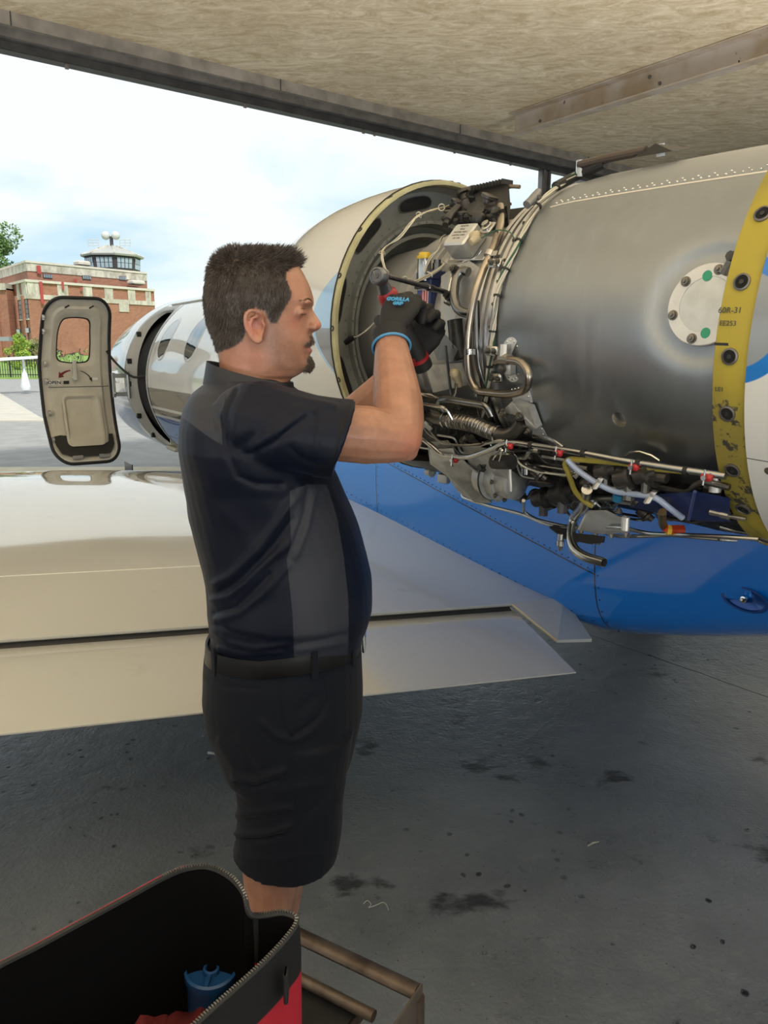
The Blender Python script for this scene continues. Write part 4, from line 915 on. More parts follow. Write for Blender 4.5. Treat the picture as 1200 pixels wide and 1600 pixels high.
# ---- valve cluster on top, black finned unit with pale label
def valve(u_, v_, r_, k, m_, seed):
    rg = random.Random(seed); P = atE(u_, v_, r_); X, T, O = frame(P); mm_ = M()
    mm_.lathe([(.0, -.02*k), (.014*k, -.018*k), (.016*k, .0), (.012*k, .004*k), (.012*k, .014*k), (.018*k, .016*k), (.018*k, .022*k), (0, .024*k)], P, (O+X*rg.uniform(-.6, .6)+T*rg.uniform(-.5, .5)), 14)
    mm_.cyl(P-X*.03*k, P+X*.03*k, .008*k, 10); mm_.box(P+T*.01*k, (.022*k, .018*k, .02*k), (X, T, O), .003*k); return mm_.build('valve', m_, engn)
bw = mat('brown_grey_valve', (.085, .075, .07), .4, .6, noise=.4, nscale=40)
for i, (u_, v_, r_, k) in enumerate(((712, 328, .315, 1.1), (730, 315, .325, 1.3), (745, 338, .32, 1.2), (760, 322, .33, 1.2), (722, 345, .31, 1.0), (775, 338, .32, .9), (740, 305, .335, .9), (702, 340, .315, .8))): valve(u_, v_, r_, k, bw if i % 2 else dk_m, 20+i)
M().ball(atE(748, 343, .325), .018, 10).build('pressure_capsule', dk_m, engn)
cpn = E3([(696, 352, .335), (703, 338, .337), (716, 324, .34)]); M().tube([cpn[0], cpn[0].lerp(cpn[1], .4), cpn[0].lerp(cpn[1], .42), cpn[1], cpn[1].lerp(cpn[2], .1), cpn[2]], [.008, .0085, .0115, .0115, .010, .010], 14).build('cannon_plug', mat('black_plug', (.03, .03, .03), .35, .4), engn)
PF_ = [atE(u_, v_, .33) for u_, v_ in ((742, 300), (795, 288), (792, 322), (745, 330))]
O = frame(PF_[0])[2]; fb = M().prism([p for p in PF_], O*-.05).build('finned_unit', blk, engn, smooth=False)
for k in range(11): P = PF_[0].lerp(PF_[1], (k+.5)/11); M().box(P+O*.002+UPZ*.004, (.0022, .04, .012), ((PF_[1]-PF_[0]).normalized(), UPZ.cross((PF_[1]-PF_[0]).normalized()), UPZ)).build('fin', blk, fb, smooth=False)
xx = (PF_[1]-PF_[0]).normalized(); yy = (PF_[0]-PF_[3]); yy = (yy-xx*yy.dot(xx)).normalized(); nn3 = xx.cross(yy); nn3 = nn3 if nn3.y < 0 else -nn3
for k in range(5): M().box(atE(775, 303+k*3.6, .332)+nn3*.003, (.022-.001*k, .0016, .0010), (xx, yy, nn3)).build('label_line', MATS['white_sticker'], fb, smooth=False)
M().box(atE(750, 305, .332)+nn3*.004, (.020, .016, .001), (xx, yy, nn3)).build('blue_label', mat('label_blue', (.02, .08, .35), .4), fb, smooth=False)
M().tube(spline(E3([(790, 315, .33), (788, 302, .335), (795, 292, .335), (812, 292, .335)]), 5), .005, 8).build('rubber_lead', mat('tan_lead', (.18, .14, .09), .5), engn)
P = atE(790, 318, .318); X, T, O = frame(P); M().lathe([(.015, -.006), (.015, 0), (.010, .002), (.010, .012), (0, .013)], P, O, 12).build('red_brown_union', mat('red_brown', (.10, .035, .025), .5), engn)
# black rubber seal along the longeron, silver fitting behind the flange
tubeE('seal_strip', [(868, 292, .352), (900, 275, .355), (945, 255, .362)], .011, blk, 10, .02)
P = atE(907, 262, .37); M().cyl(P-UPZ*.02, P+UPZ*.015, .010, 12).cyl(P+UPZ*.0, P+V((.05, .02, .012)), .006, 10).build('breather_fitting', ss, engn)
# ---- underside: dark gearbox mass so that nothing shows through
GB = M()
und = [(-.02, .30, .335, 120, 196), (-.12, .30, .365, 118, 200), (-.30, .30, .385, 122, 200), (-.50, .32, .385, 128, 198), (-.72, .33, .388, 134, 196), (-.95, .33, .390, 138, 196), (-1.12, .33, .382, 142, 194)]
rows = []
for s, r0_, r1_, aa, ab in und:
    arc = [eng(s, r1_-(.03 if k in (0, 10) else 0)+.006*math.sin(k*2.1+s*20), aa+(ab-aa)*k/10) for k in range(11)]; inn_ = [eng(s, r0_, ab+(aa-ab)*k/6) for k in range(7)]; rows.append(arc+inn_)
GB.loft(rows, caps=True).build('accessory_gearbox', mat('oily_black_casting', (.022, .021, .020), .42, .5, noise=.5, nscale=30, bump=.8, bscale=60, bdist=.01), engn, angle=30)
def cast_block(name, pts, thick, m_, r_=.40, label=None):
    P = [atE(u_, v_, rr) for u_, v_, rr in pts]; c_ = sum(P, V((0, 0, 0)))/len(P); tw = (c_-CP).normalized()
    mm_ = M(); mm_.loft([[c_+(p-c_)*.90-tw*thick*.5 for p in P], [c_+(p-c_)*.97-tw*thick*.42 for p in P], [p-tw*thick*.2 for p in P], [p+tw*thick*.5 for p in P]], caps=True); return mm_.build(name, m_, engn, label=label, angle=30)
cast_block('gearbox_casting', [(668, 690, .40), (700, 688, .40), (715, 705, .40), (728, 722, .40), (752, 742, .41), (770, 770, .42), (768, 786, .42), (742, 785, .42), (715, 768, .42), (700, 745, .42), (672, 725, .41)], .05, casting)
cast_block('gearbox_casting', [(718, 690, .39), (760, 700, .39), (790, 706, .39), (800, 735, .40), (800, 775, .42), (775, 785, .42), (752, 762, .41), (735, 732, .40)], .05, casting)
cast_block('small_housing', [(672, 702, .41), (708, 700, .41), (714, 716, .41), (690, 722, .41), (674, 716, .41)], .06, casting2)
for k in range(7): M().box(atE(712+k*4, 752+k*2.5, .425), (.003, .020, .016), (V((1, 0, 0)), V((0, 1, 0)), V((-.3, 0, 1)).normalized())).build('cooling_rib', casting2, engn, smooth=False)
# starter-generator: stacked round flanges along the engine axis
P = atE(783, 748, .40)
gnr = M().lathe([(.030, -.06), (.044, -.058), (.046, -.03), (.056, -.028), (.056, -.020), (.047, -.018), (.047, .0), (.053, .002), (.053, .012), (.044, .014), (.044, .05), (.030, .056), (0, .056)], P, -EA, 36).build('starter_generator', casting, engn, angle=30)
M().lathe([(.0565, -.0265), (.0575, -.0240), (.0565, -.0215)], P, -EA, 36).build('clamp_band', dk_m, gnr)
X, T, O = -EA, EU, ER
tw = (P-CP).normalized()
for k in range(8): a = 2*PI*k/8; boltcopy('bolt', P-EA*.014+EU*(.050*math.cos(a))-ER*(.050*math.sin(a)), -EA, gnr, .7)
M().box(atE(797, 745, .455), (.008, .010, .068), (V((1, 0, 0)), V((0, 1, 0)), V((-.08, 0, 1)).normalized()), .002).build('mount_strap', casting, gnr)
M().tube([atE(772, 722, .44), atE(800, 722, .44)], .016, 14).build('generator_terminal', dk_m, gnr)
# braided bleed hose
bp = E3([(640, 632, .375), (665, 647, .38), (690, 655, .385), (712, 658, .39), (740, 663, .395), (762, 672, .40), (785, 680, .40), (804, 674, .39), (815, 660, .38)]); bp = spline(bp, 10)
n_a, n_b = 28, 58
M().tube(bp[:n_a+1], .0150, 18).build('bleed_elbow', mat('grey_brown_pipe', (.17, .16, .145), .38, .9, noise=.25, nscale=15), engn)
bs = [];
seg = spline(bp[n_a:n_b], 4); rr = [.0175*(1+.05*math.sin(i*1.35)) for i in range(len(seg))]
mb = M(); mb.tube(seg, rr, 30)
nring = 30
for i in range(len(seg)):
    c_ = seg[i]
    for j in range(nring):
        vi = i*nring+j; d_ = mb.v[vi]-c_; mb.v[vi] = c_+d_*(1+.055*math.cos(j*2*PI/3*1.0+i*1.1)*math.cos(j*2*PI/3-i*1.1))
mb.build('braided_hose', mat('wire_braid', (.30, .28, .25), .35, 1.0), engn)
M().tube(bp[n_b-1:], .0145, 18).build('bleed_elbow', MATS['grey_brown_pipe'], engn)
for i in (n_a-1, n_b-2, n_a-5):
    M().tube([bp[i], bp[i+1]], [.0195, .0195], 20).build('band_clamp', ss, engn)
# rigid lines under the duct
tubeE('steel_line', [(655, 682, .41), (672, 694, .42), (690, 711, .425), (732, 715, .425), (768, 702, .42), (792, 690, .42), (832, 696, .42), (900, 706, .42), (985, 722, .42), (1060, 733, .42), (1134, 744, .42)], .0062, ss, 12, .03)
tubeE('steel_line', [(835, 682, .38), (862, 686, .40), (880, 699, .41)], .0042, ss, 10, .02)
tubeE('steel_line', [(722, 768, .44), (722, 776, .44), (733, 781, .44), (770, 792, .44), (815, 803, .44), (850, 818, .44), (885, 826, .44), (920, 822, .44), (970, 824, .44), (1015, 834, .44), (1075, 836, .44), (1140, 839, .43), (1185, 842, .42)], .0042, ss, 10, .02)
tubeE('steel_line', [(818, 782, .44), (818, 800, .44), (838, 812, .44), (880, 822, .44), (930, 826, .44), (960, 838, .44), (1000, 838, .44), (1050, 836, .43), (1130, 843, .43), (1150, 844, .42)], .0042, ss, 10, .02)
tubeE('steel_line', [(1030, 762, .40), (1076, 771, .41), (1086, 756, .41), (1103, 753, .41), (1140, 762, .41)], .0058, MATS['grey_brown_pipe'], 12, .02)
tubeE('steel_line', [(1125, 823, .40), (1145, 829, .40), (1172, 834, .40)], .0035, ss, 10, .02)
tubeE('steel_line', [(905, 775, .41), (935, 777, .41), (960, 778, .41)], .0075, dkr, 12, .02)
tubeE('steel_line', [(696, 540, .33), (705, 620, .35), (720, 640, .37)], .0035, dkr, 8, .02)
tubeE('steel_line', [(690, 625, .37), (700, 624, .38), (760, 634, .385), (768, 650, .385)], .0085, dkr, 12, .02); tubeE('steel_line', [(690, 625, .37), (684, 632, .37), (694, 645, .37)], .008, dkr, 12, .02)
tubeE('steel_line', [(752, 665, .36), (745, 620, .36), (728, 580, .352)], .003, ss, 8, .02)
for u_, v_ in ((795, 694), (872, 705), (990, 727), (1104, 743), (710, 716)):
    P = atE(u_, v_+3, .43); rc = M().box(P, (.020, .012, .011), (-EA, EU, ER), .003).build('red_line_clamp', redc, engn); M().cyl(P-ER*.004, P-ER*.012, .0045, 8).build('clamp_screw', ss, rc); M().tube([P+UPZ*.014-ER*.007, P-ER*.010-UPZ*.012, P-UPZ*.014-ER*.004], .0018, 6).build('clamp_tail', ss, rc)
for u_, v_ in ((830, 696), (912, 708), (998, 724), (1072, 736)):
    P = atE(u_, v_, .42); M().tube([P+EA*.004, P-EA*.004], [.0085, .0085], 12).build('line_collar', blk, engn)
tubeE('yellow_hose', [(1078, 737, .405), (1007, 731, .405), (978, 724, .41), (928, 720, .415), (888, 717, .42), (882, 724, .425), (890, 745, .43), (898, 768, .43), (912, 783, .43), (926, 791, .43)], .0055, mat('olive_yellow_hose', (.36, .29, .05), .45, noise=.2, nscale=20), 10, .02)
tubeE('drain_hose', [(886, 718, .425), (902, 734, .43), (928, 752, .435), (962, 768, .435), (1007, 774, .435), (1026, 779, .435), (1045, 793, .435), (1066, 809, .43)], .006, mat('milky_blue_hose', (.30, .36, .50), .25, coat=.5), 12, sp=True)
for (u_, v_) in ((934, 755), (1016, 777)):
    P = atE(u_, v_, .437); hc = M().box(P, (.010, .016, .030), (V((1, 0, 0)), V((0, 1, 0)), V((.5, 0, .86)).normalized()), .003).build('hose_clip', casting, engn); boltcopy('bolt', P-V((0, .008, -.006)), V((0, -1, 0)), hc, .6)
# blue cooler box low on the right
PB = [atE(u_, v_, .41) for u_, v_ in ((988, 775), (1090, 768), (1140, 778), (1140, 815), (1078, 812), (986, 792))]
tw = (PB[1]-CP).normalized(); cb_ = M().loft([[p-tw*.018 for p in PB], [p+tw*.04 for p in PB]], caps=True).build('oil_cooler', navyb, engn, smooth=False)
M().tube([atE(1086, 768, .44), atE(1076, 812, .44)], .003, 6).build('cooler_edge', mat('lighter_navy', (.03, .05, .16), .35), cb_)
M().lathe([(.010, 0), (.010, .014), (.007, .016), (.007, .022), (0, .022)], atE(964, 782, .44), V((0, -.3, 1)), 10).build('blue_elbow', mat('blue_anodised', (.03, .22, .42), .3, .7), engn)
# sump casting with lid screws
sp_ = cast_block('oil_sump', [(902, 828, .43), (916, 797, .42), (948, 797, .42), (966, 806, .42), (984, 808, .42), (984, 832, .43), (940, 835, .43)], .06, casting2)
M().box(atE(977, 818, .46), (.012, .02, .034), (V((1, 0, 0)), V((0, 1, 0)), UPZ), .004).build('sump_rib', casting2, sp_)
for u_, v_ in ((908, 829), (930, 834), (955, 835), (978, 833), (966, 800)): boltcopy('bolt', atE(u_, v_, .46), V((0, -.3, -1)) if v_ > 810 else V((0, -.3, 1)), sp_, .9)
bkt = cast_block('drain_bracket', [(857, 824, .44), (866, 820, .44), (900, 833, .44), (946, 838, .44), (944, 848, .44), (920, 850, .44), (880, 842, .44)], .02, blk)
for u_, v_ in ((880, 833), (900, 845), (925, 846), (935, 847), (925, 842)): boltcopy('bolt', atE(u_, v_, .452), V((0, -.5, -1)), bkt, .7)
P = atE(876, 846, .445); M().lathe([(.006, .02), (.0075, .018), (.0075, .004), (.009, .002), (.009, -.010), (.006, -.014), (.004, -.022), (0, -.022)], P, UPZ, 12).build('drain_valve', ss, engn)
tubeE('overboard_drain', [(917, 765, .42), (913, 790, .425), (897, 808, .43), (891, 838, .44), (896, 858, .44), (915, 871, .44), (944, 879, .44)], .0112, ss, 18, .035)
Pq = atE(944, 879, .44); dq = (Pq-atE(930, 875.5, .44)).normalized(); M().lathe([(.0095, .0), (.0095, .0012), (0, .0006)], Pq+dq*.0005, dq, 18).build('pipe_mouth', hole_m, engn)
P = atE(1052, 828, .43); M().tube([P-V((.018, 0, -.004)), P-V((.006, 0, 0)), P-V((.0055, 0, 0)), P+V((.020, 0, 0))], [.0085, .0085, .011, .011], 6).build('drain_plug', mat('orange_red_plug', (.42, .04, .01), .4), engn); M().tube([P-V((.014, 0, 0)), P-V((.005, 0, 0))], .0105, 6).build('plug_collar', yel, engn)
M().tube(spline(E3([(1035, 800, .43), (1036, 820, .43), (1044, 828, .43)]), 5), .008, 10).build('plug_elbow', mat('brass_elbow', (.20, .15, .08), .4, .8), engn)
# rubber boots and lower connectors
P = atE(713, 588, .345); M().lathe([(.010, .012), (.012, .006), (.0125, .0), (.009, -.006), (.008, -.022), (.006, -.026), (0, -.026)], P, V((-.35, -.2, .9)), 14).ball(P+V((-.004, -.004, .006)), .0125, 8).build('igniter_boot', tanb, engn)
loom([(712, 600, .35), (708, 618, .36), (690, 622, .37), (672, 618, .37), (660, 616, .37)], 4, 3, [wire_w, MATS['brown_steel'], ss], .0012, 14)
loom([(655, 655, .39), (668, 672, .40), (690, 690, .41), (720, 697, .415), (745, 695, .41), (770, 690, .41), (786, 690, .41)], 4, 3, [wire_w, dkr, MATS['brown_steel']], .0016, 15)
loom([(790, 702, .41), (805, 712, .415), (815, 725, .42), (840, 735, .42), (880, 742, .42), (900, 738, .42)], 3, 2, [ss, dkr, wire_w], .0020, 16)
loom([(783, 700, .44), (775, 712, .445), (768, 725, .445), (772, 733, .445), (780, 722, .445), (784, 704, .445)], 3, 1.2, [MATS['bright_edge']], .0018, 17)
# a crowd of smaller lines, unions and valves filling the band under the duct
rg = random.Random(42)
lo_u = [640, 700, 760, 820, 900, 1000, 1150]; lo_top = [610, 650, 690, 705, 722, 738, 752]; lo_bot = [720, 755, 778, 790, 806, 812, 812]
mts = [dkr, dk_m, MATS['brown_steel'], MATS['grey_brown_pipe'], ss, casting]
for k in range(46):
    u_ = rg.uniform(655, 1110); tp, bt_ = interp(u_, lo_u, lo_top), interp(u_, lo_u, lo_bot); v_ = rg.uniform(tp, bt_); r_ = rg.uniform(.375, .405); L_ = rg.uniform(25, 90); u2_ = min(u_+L_, 1135)
    sl = .16; dvv = rg.choice((0, 0, 14, -14, 22)); pts = [(u_, v_, r_), (u_+(u2_-u_)*.45, v_+(u2_-u_)*.45*sl, r_), (u_+(u2_-u_)*.6, min(v_+(u2_-u_)*.6*sl+dvv, interp(u2_, lo_u, lo_bot)), r_), (u2_, min(v_+(u2_-u_)*sl+dvv, interp(u2_, lo_u, lo_bot)), r_)]
    tubeE(rg.choice(('oil_line', 'fuel_line', 'sense_line')), pts, rg.choice((.0025, .003, .004, .0055)), rg.choice(mts), 8, .015)
for k in range(58):
    u_ = rg.uniform(650, 1125); tp, bt_ = interp(u_, lo_u, lo_top), interp(u_, lo_u, lo_bot); v_ = rg.uniform(tp+4, bt_); P = atE(u_, v_, rg.uniform(.385, .41)); ax = rg.choice((-EA, UPZ, V((.3, -.8, .5)), V((.7, -.3, -.6)))); q_ = rg.uniform(.6, 1.5)
    m_ = rg.choice(mts); kind = rg.random()
    if kind < .4: M().tube([P, P+ax.normalized()*.010*q_, P+ax.normalized()*.0102*q_, P+ax.normalized()*.026*q_], [.0085*q_, .0085*q_, .0062*q_, .0062*q_], 6).build('pipe_union', m_, engn, angle=25)
    elif kind < .7: o_ = M().lathe([(0, -.014*q_), (.012*q_, -.012*q_), (.012*q_, .004*q_), (.015*q_, .006*q_), (.015*q_, .010*q_), (.006*q_, .012*q_), (.006*q_, .02*q_), (0, .02*q_)], P, ax, 14).build('sensor', m_, engn, angle=30)
    elif kind < .85: M().box(P, (.026*q_, .012*q_, .018*q_), (-EA, ER, EU), .003).build('small_bracket', m_, engn)
    else: boltcopy('bolt', P, V((.1, -1, .1)), engn, rg.uniform(.8, 1.5))
P = atE(1000, 715, .375); M().tube([P+(atE(u_, v_, .375)-P) for u_, v_ in ((975, 714), (985, 707), (1000, 706), (1018, 712), (1030, 720))], .003, 8).build('arch_line', ss, engn)
for (u_, v_, r_, q_) in ((880, 770, .42, 1.6), (850, 778, .42, 1.5), (985, 745, .41, 1.6), (948, 735, .41, 1.2), (1010, 742, .41, 1.2)):
    P = atE(u_, v_, r_); X, T, O = frame(P); vm = M(); vm.lathe([(0, -.02*q_), (.012*q_, -.018*q_), (.013*q_, .0), (.017*q_, .001*q_), (.017*q_, .006*q_), (.010*q_, .008*q_), (.010*q_, .02*q_), (0, .02*q_)], P, V((.6, -.7, .3)), 16); vm.cyl(P, P-EA*.035*q_, .008*q_, 8); vm.cyl(P, P-UPZ*.028*q_, .007*q_, 8); vm.build('fuel_valve', rg.choice((dk_m, MATS['grey_brown_pipe'])), engn, angle=30)
P = atE(1110, 800, .415); M().tube([P, P-EA*.02, P-EA*.021, P-EA*.035, P-EA*.036, P-EA*.065], [.006, .006, .008, .008, .004, .004], 8).build('pipe_union', ss, engn, angle=25)
# lower black belly tray seen left of the engine under the man's elbow
M().loft([[eng(s, r, a) for a in np.linspace(150, 215, 16)] for s, r in ((.0, .400), (-.10, .405), (-.18, .395), (-.22, .36))], closed=False).build('belly_tray', mat('oily_black_panel', (.015, .015, .016), .35), engn)
# ================================================================== THE MECHANIC
def voxel(m, size, smooth=2, fac=.5):
    me = bpy.data.meshes.new('t'); bm = m.fix(); bmesh.ops.recalc_face_normals(bm, faces=bm.faces); bm.to_mesh(me); bm.free()
    o = bpy.data.objects.new('t', me); COL.objects.link(o); md = o.modifiers.new('r', 'REMESH'); md.mode = 'VOXEL'; md.voxel_size = size
    if smooth: s2 = o.modifiers.new('s', 'SMOOTH'); s2.iterations = smooth; s2.factor = fac
    dg = bpy.context.evaluated_depsgraph_get(); dg.update(); r = bpy.data.meshes.new_from_object(o.evaluated_get(dg)); bpy.data.objects.remove(o); return r
def arr(me): a = np.empty(len(me.vertices)*3); me.vertices.foreach_get('co', a); return a.reshape(-1, 3)
def nrmls(me): a = np.empty(len(me.vertices)*3); me.vertices.foreach_get('normal', a); return a.reshape(-1, 3)
def setarr(me, a): me.vertices.foreach_set('co', a.reshape(-1)); me.update()
FWn, UPn, RTn = np.array(fw), np.array(up), np.array(rt)
def projn(P): q = P-np.array([0, 0, CAMZ]); d = q@FWn; return 600+FPX*(q@RTn)/d, 800-FPX*(q@UPn)/d
def seg_dist(u, v, pl, closed=False):
    best = np.full(len(u), 1e9); n = len(pl)
    for i in range(n if closed else n-1):
        ax, ay = pl[i]; bx, by = pl[(i+1) % n]; dx, dy = bx-ax, by-ay; t = np.clip(((u-ax)*dx+(v-ay)*dy)/max(dx*dx+dy*dy, 1e-9), 0, 1)
        best = np.minimum(best, np.hypot(u-ax-t*dx, v-ay-t*dy))
    return best
def poly_sd(u, v, pl):                                           # positive inside
    d = seg_dist(u, v, pl, True); ins = np.zeros(len(u), bool); j = len(pl)-1
    for i in range(len(pl)):
        xi, yi = pl[i]; xj, yj = pl[j]; c = ((yi > v) != (yj > v)) & (u < (xj-xi)*(v-yi)/((yj-yi) if yj != yi else 1e-9)+xi); ins ^= c; j = i
    return np.where(ins, d, -d)
def folds(me, FL, D0, side=-1):                                  # cloth folds: (polyline, width, amount) on the near side
    a = arr(me); nn = nrmls(me); u, v = projn(a); w = np.clip((D0-a[:, 1])*30, 0, 1) if side < 0 else 1
    disp = np.zeros(len(a))
    for pl, wd, am in FL: d = seg_dist(u, v, pl); disp += am*np.exp(-(d/wd)**2)
    a += nn*(disp*w)[:, None]; setarr(me, a)
def noise_disp(me, amp, scale, st=(1, 1, 1)):
    a = arr(me); nn = nrmls(me); k = np.array([mnoise.noise(V((p[0]*scale*st[0], p[1]*scale*st[1], p[2]*scale*st[2]))) for p in a]); setarr(me, a+nn*(k*amp)[:, None])
def setat(me, name, vals): at_ = me.attributes.new(name, 'FLOAT', 'POINT'); at_.data.foreach_set('value', np.asarray(vals, dtype=np.float32))
def mesh_obj(me, name, mats_, parent, label=None, kind=None):
    po = org(parent); me.transform(Matrix.Translation(-po)); o = bpy.data.objects.new(name, me); COL.objects.link(o); me.materials.clear()
    for q in (mats_ if isinstance(mats_, (list, tuple)) else [mats_]): me.materials.append(q)
    me.polygons.foreach_set('use_smooth', [True]*len(me.polygons)); me.update()
    if parent: o.parent = parent
    ORG[o.name] = po
    if label: o['label'] = label
    if kind: o['kind'] = kind
    return o
PD = 1.5
pbase = V((atD(430, 1100, PD).x, PD, 0))
person = thing('person', pbase, 'man in navy polo shirt and dark shorts reaching up into the open engine', 'person')
def trow(u0, u1, v, D, b, n=32, ex=2.2, ft=0.0, yo=0.0):
    A = atD(u0, v, D); B = atD(u1, v, D); c = (A+B)/2; a = (B.x-A.x)/2; out = []
    for k in range(n):
        t = 2*PI*k/n; ct, st = math.cos(t), math.sin(t); x = math.copysign(abs(ct)**(2/ex), ct); y = math.copysign(abs(st)**(2/ex), st)
        out.append(V((c.x+a*x, D+yo+b*y*(1-ft*max(0, ct)**1.3), c.z)))
    return out
TORSO = [(590, 335, 438, .068), (600, 320, 452, .105), (612, 308, 466, .150), (630, 299, 480, .195), (655, 294, 490, .222), (690, 293, 499, .230), (720, 295, 512, .220), (750, 298, 527, .203),
         (800, 303, 550, .192), (850, 316, 568, .190), (900, 328, 579, .195), (940, 330, 582, .200), (955, 331, 581, .192), (972, 333, 576, .188), (988, 335, 569, .184), (1004, 337, 560, .182)]
def lifted(rows, amt, b):
    return [[V((p.x, p.y, p.z+amt*f*min(1, abs(p.y-PD)/b)**2)) for p in r] for r, f in rows]
def capsule(m, pts, rs, n=16):
    pts = [V(p) for p in pts]; P = []; Rr = []
    d0 = (pts[0]-pts[1]).normalized(); d1 = (pts[-1]-pts[-2]).normalized()
    def r_(q): return q if isinstance(q, tuple) else (q, q)
    a = r_(rs[0]); z = r_(rs[-1])
    for k in (1, .92, .7, .38): sc = math.sqrt(max(0, 1-k*k)); P.append(pts[0]+d0*(k*min(a))); Rr.append((a[0]*max(sc, .05), a[1]*max(sc, .05)))
    for p, r in zip(pts, rs): P.append(p); Rr.append(r_(r))
    for k in (.38, .7, .92, 1): sc = math.sqrt(max(0, 1-k*k)); P.append(pts[-1]+d1*(k*min(z))); Rr.append((z[0]*max(sc, .05), z[1]*max(sc, .05)))
    m.tube(P, Rr, n); return m
Bd = M()
# head and neck rows: v, back, front, half-width, front taper
HEAD = [(391, 374, 424, .022, .1), (395, 358, 440, .040, .1), (402, 343, 455, .055, .12), (412, 334, 465, .065, .15), (425, 328, 473, .072, .18), (440, 324, 481, .0755, .22), (452, 322, 486, .077, .24), (464, 321, 489.5, .078, .26), (473, 321, 490.5, .0775, .27), (480, 322, 487, .0765, .28),
        (488, 323, 484, .075, .28), (500, 325, 483, .0725, .28), (510, 328, 483, .0705, .30), (520, 332, 484, .0685, .32), (530, 336, 485.5, .067, .35), (540, 339, 484.5, .0655, .37), (550, 341, 484, .064, .40), (560, 343, 485, .0625, .46),
        (568, 344, 486, .0610, .50), (576, 344, 482, .0600, .50), (583, 343, 471, .0600, .45), (591, 341, 458, .0615, .3), (600, 338, 449, .064, .1), (615, 334, 446, .070, 0), (640, 330, 446, .075, 0)]
Bd.loft([trow(a, b, v, PD, w, 40, 2.25, f) for v, a, b, w, f in HEAD], caps=True)
# nose, lips, chin
def bump_rows(rows, uc): return [trow(2*uc-uf, uf, v, PD, w, 16, 1.75) for v, uf, w in rows]
Bd.loft(bump_rows([(474, 489, .006), (482, 488.5, .0085), (488, 491.5, .010), (494, 495.5, .0115), (500, 499.5, .0135), (505, 502.3, .0155), (509, 503, .0165), (513, 501.5, .0165), (516.5, 497, .014), (519, 491, .009)], 474), caps=True)
for sg in (-1, 1):
    Bd.ball(atD(490.5, 511.5, PD)+V((0, sg*.0135, 0)), .0082, 8, (1.1, .8, .85))
    Bd.ball(atD(470.5, 489, PD)+V((0, sg*.033, 0)), .0125, 10)
    Bd.ball(atD(481.5, 474, PD)+V((0, sg*.022, 0)), .010, 8, (.9, 2.0, .75))
Bd.loft(bump_rows([(520, 486, .010), (525, 489.5, .018), (531, 491.3, .022), (536, 490, .022), (540, 488.3, .019), (542.5, 484.5, .014)], 470), caps=True)
Bd.loft(bump_rows([(543.5, 484, .014), (546, 488.3, .018), (550, 489, .018), (554, 486, .014)], 470), caps=True)
Bd.loft(bump_rows([(556, 484, .010), (562, 488.5, .018), (569, 490, .020), (575, 487, .018), (580, 480, .012)], 468), caps=True)
# ears
def ear(sg):
    yb = .0745
    def e(u, v, o): q = atD(u, v, PD); return V((q.x, PD+sg*(yb+o), q.z))
    hel = [(421, 500, -.001, .0030), (418, 493, .006, .0035), (410, 489, .011, .0040), (401, 490.5, .015, .0042), (396.5, 499, .016, .0042), (397, 511, .015, .0040), (401, 522, .012, .0038), (407, 531, .009, .0042), (414, 534.5, .007, .0052), (419, 530, .003, .0045)]
    pp = spline([e(*h[:3]) for h in hel], 4); rr = [interp(i, [k*4 for k in range(len(hel))], [h[3] for h in hel]) for i in range(len(pp))]
    Bd.tube(pp, rr, 8)
    an_ = spline([e(413, 499, .006), e(406, 500, .011), e(404, 511, .011), (e(408, 522, .008)), e(415, 527, .004)], 4); Bd.tube(an_, .0032, 8)
    Bd.loft([[e(409+(u-409)*k, 512+(v-512)*k, o) for u, v in ((420, 496), (411, 491), (401, 493), (398, 504), (400, 516), (405, 527), (412, 533), (420, 529), (424, 512))] for k, o in ((.98, -.012), (1.0, .000), (.95, .004), (.6, .001))], caps=True)
    Bd.ball(e(422, 511, .002), .0048, 6, (.8, .8, 1.3))
ear(-1); ear(1)
# trunk under the shirt
Bd.loft([trow(a+9, b-9, v, PD, w-.014, 36, 2.3) for v, a, b, w in TORSO]+[trow(345, 545, 1075, PD, .165, 36, 2.3), trow(375, 525, 1150, PD, .150, 36, 2.3)], caps=True)
SR, ER_, WR = atD(420, 655, 1.31), atD(627, 684, 1.40), atD(610, 527, 1.575)
SL, EL_, WL = atD(435, 655, 1.70), atD(520, 683, 1.90), atD(640, 566, 1.80)
SR = atD(418, 668, 1.345)
capsule(Bd, [SR, SR.lerp(ER_, .35), SR.lerp(ER_, .75), ER_+V((-.012, 0, -.002))], [.046, .050, .053, .045])
capsule(Bd, [ER_+V((.002, 0, -.002)), ER_.lerp(WR, .14)+V((.0, -.004, 0)), ER_.lerp(WR, .32)+V((.001, -.004, 0)), ER_.lerp(WR, .62), ER_.lerp(WR, .88), WR], [.037, .046, .0475, .041, .0335, .031])
Bd.ball(ER_+V((.010, 0, -.022)), .022, 8)
capsule(Bd, [SL, SL.lerp(EL_, .5), EL_], [.046, .050, .042]); capsule(Bd, [EL_, EL_.lerp(WL, .3), EL_.lerp(WL, .7), WL], [.040, .047, .038, .031])
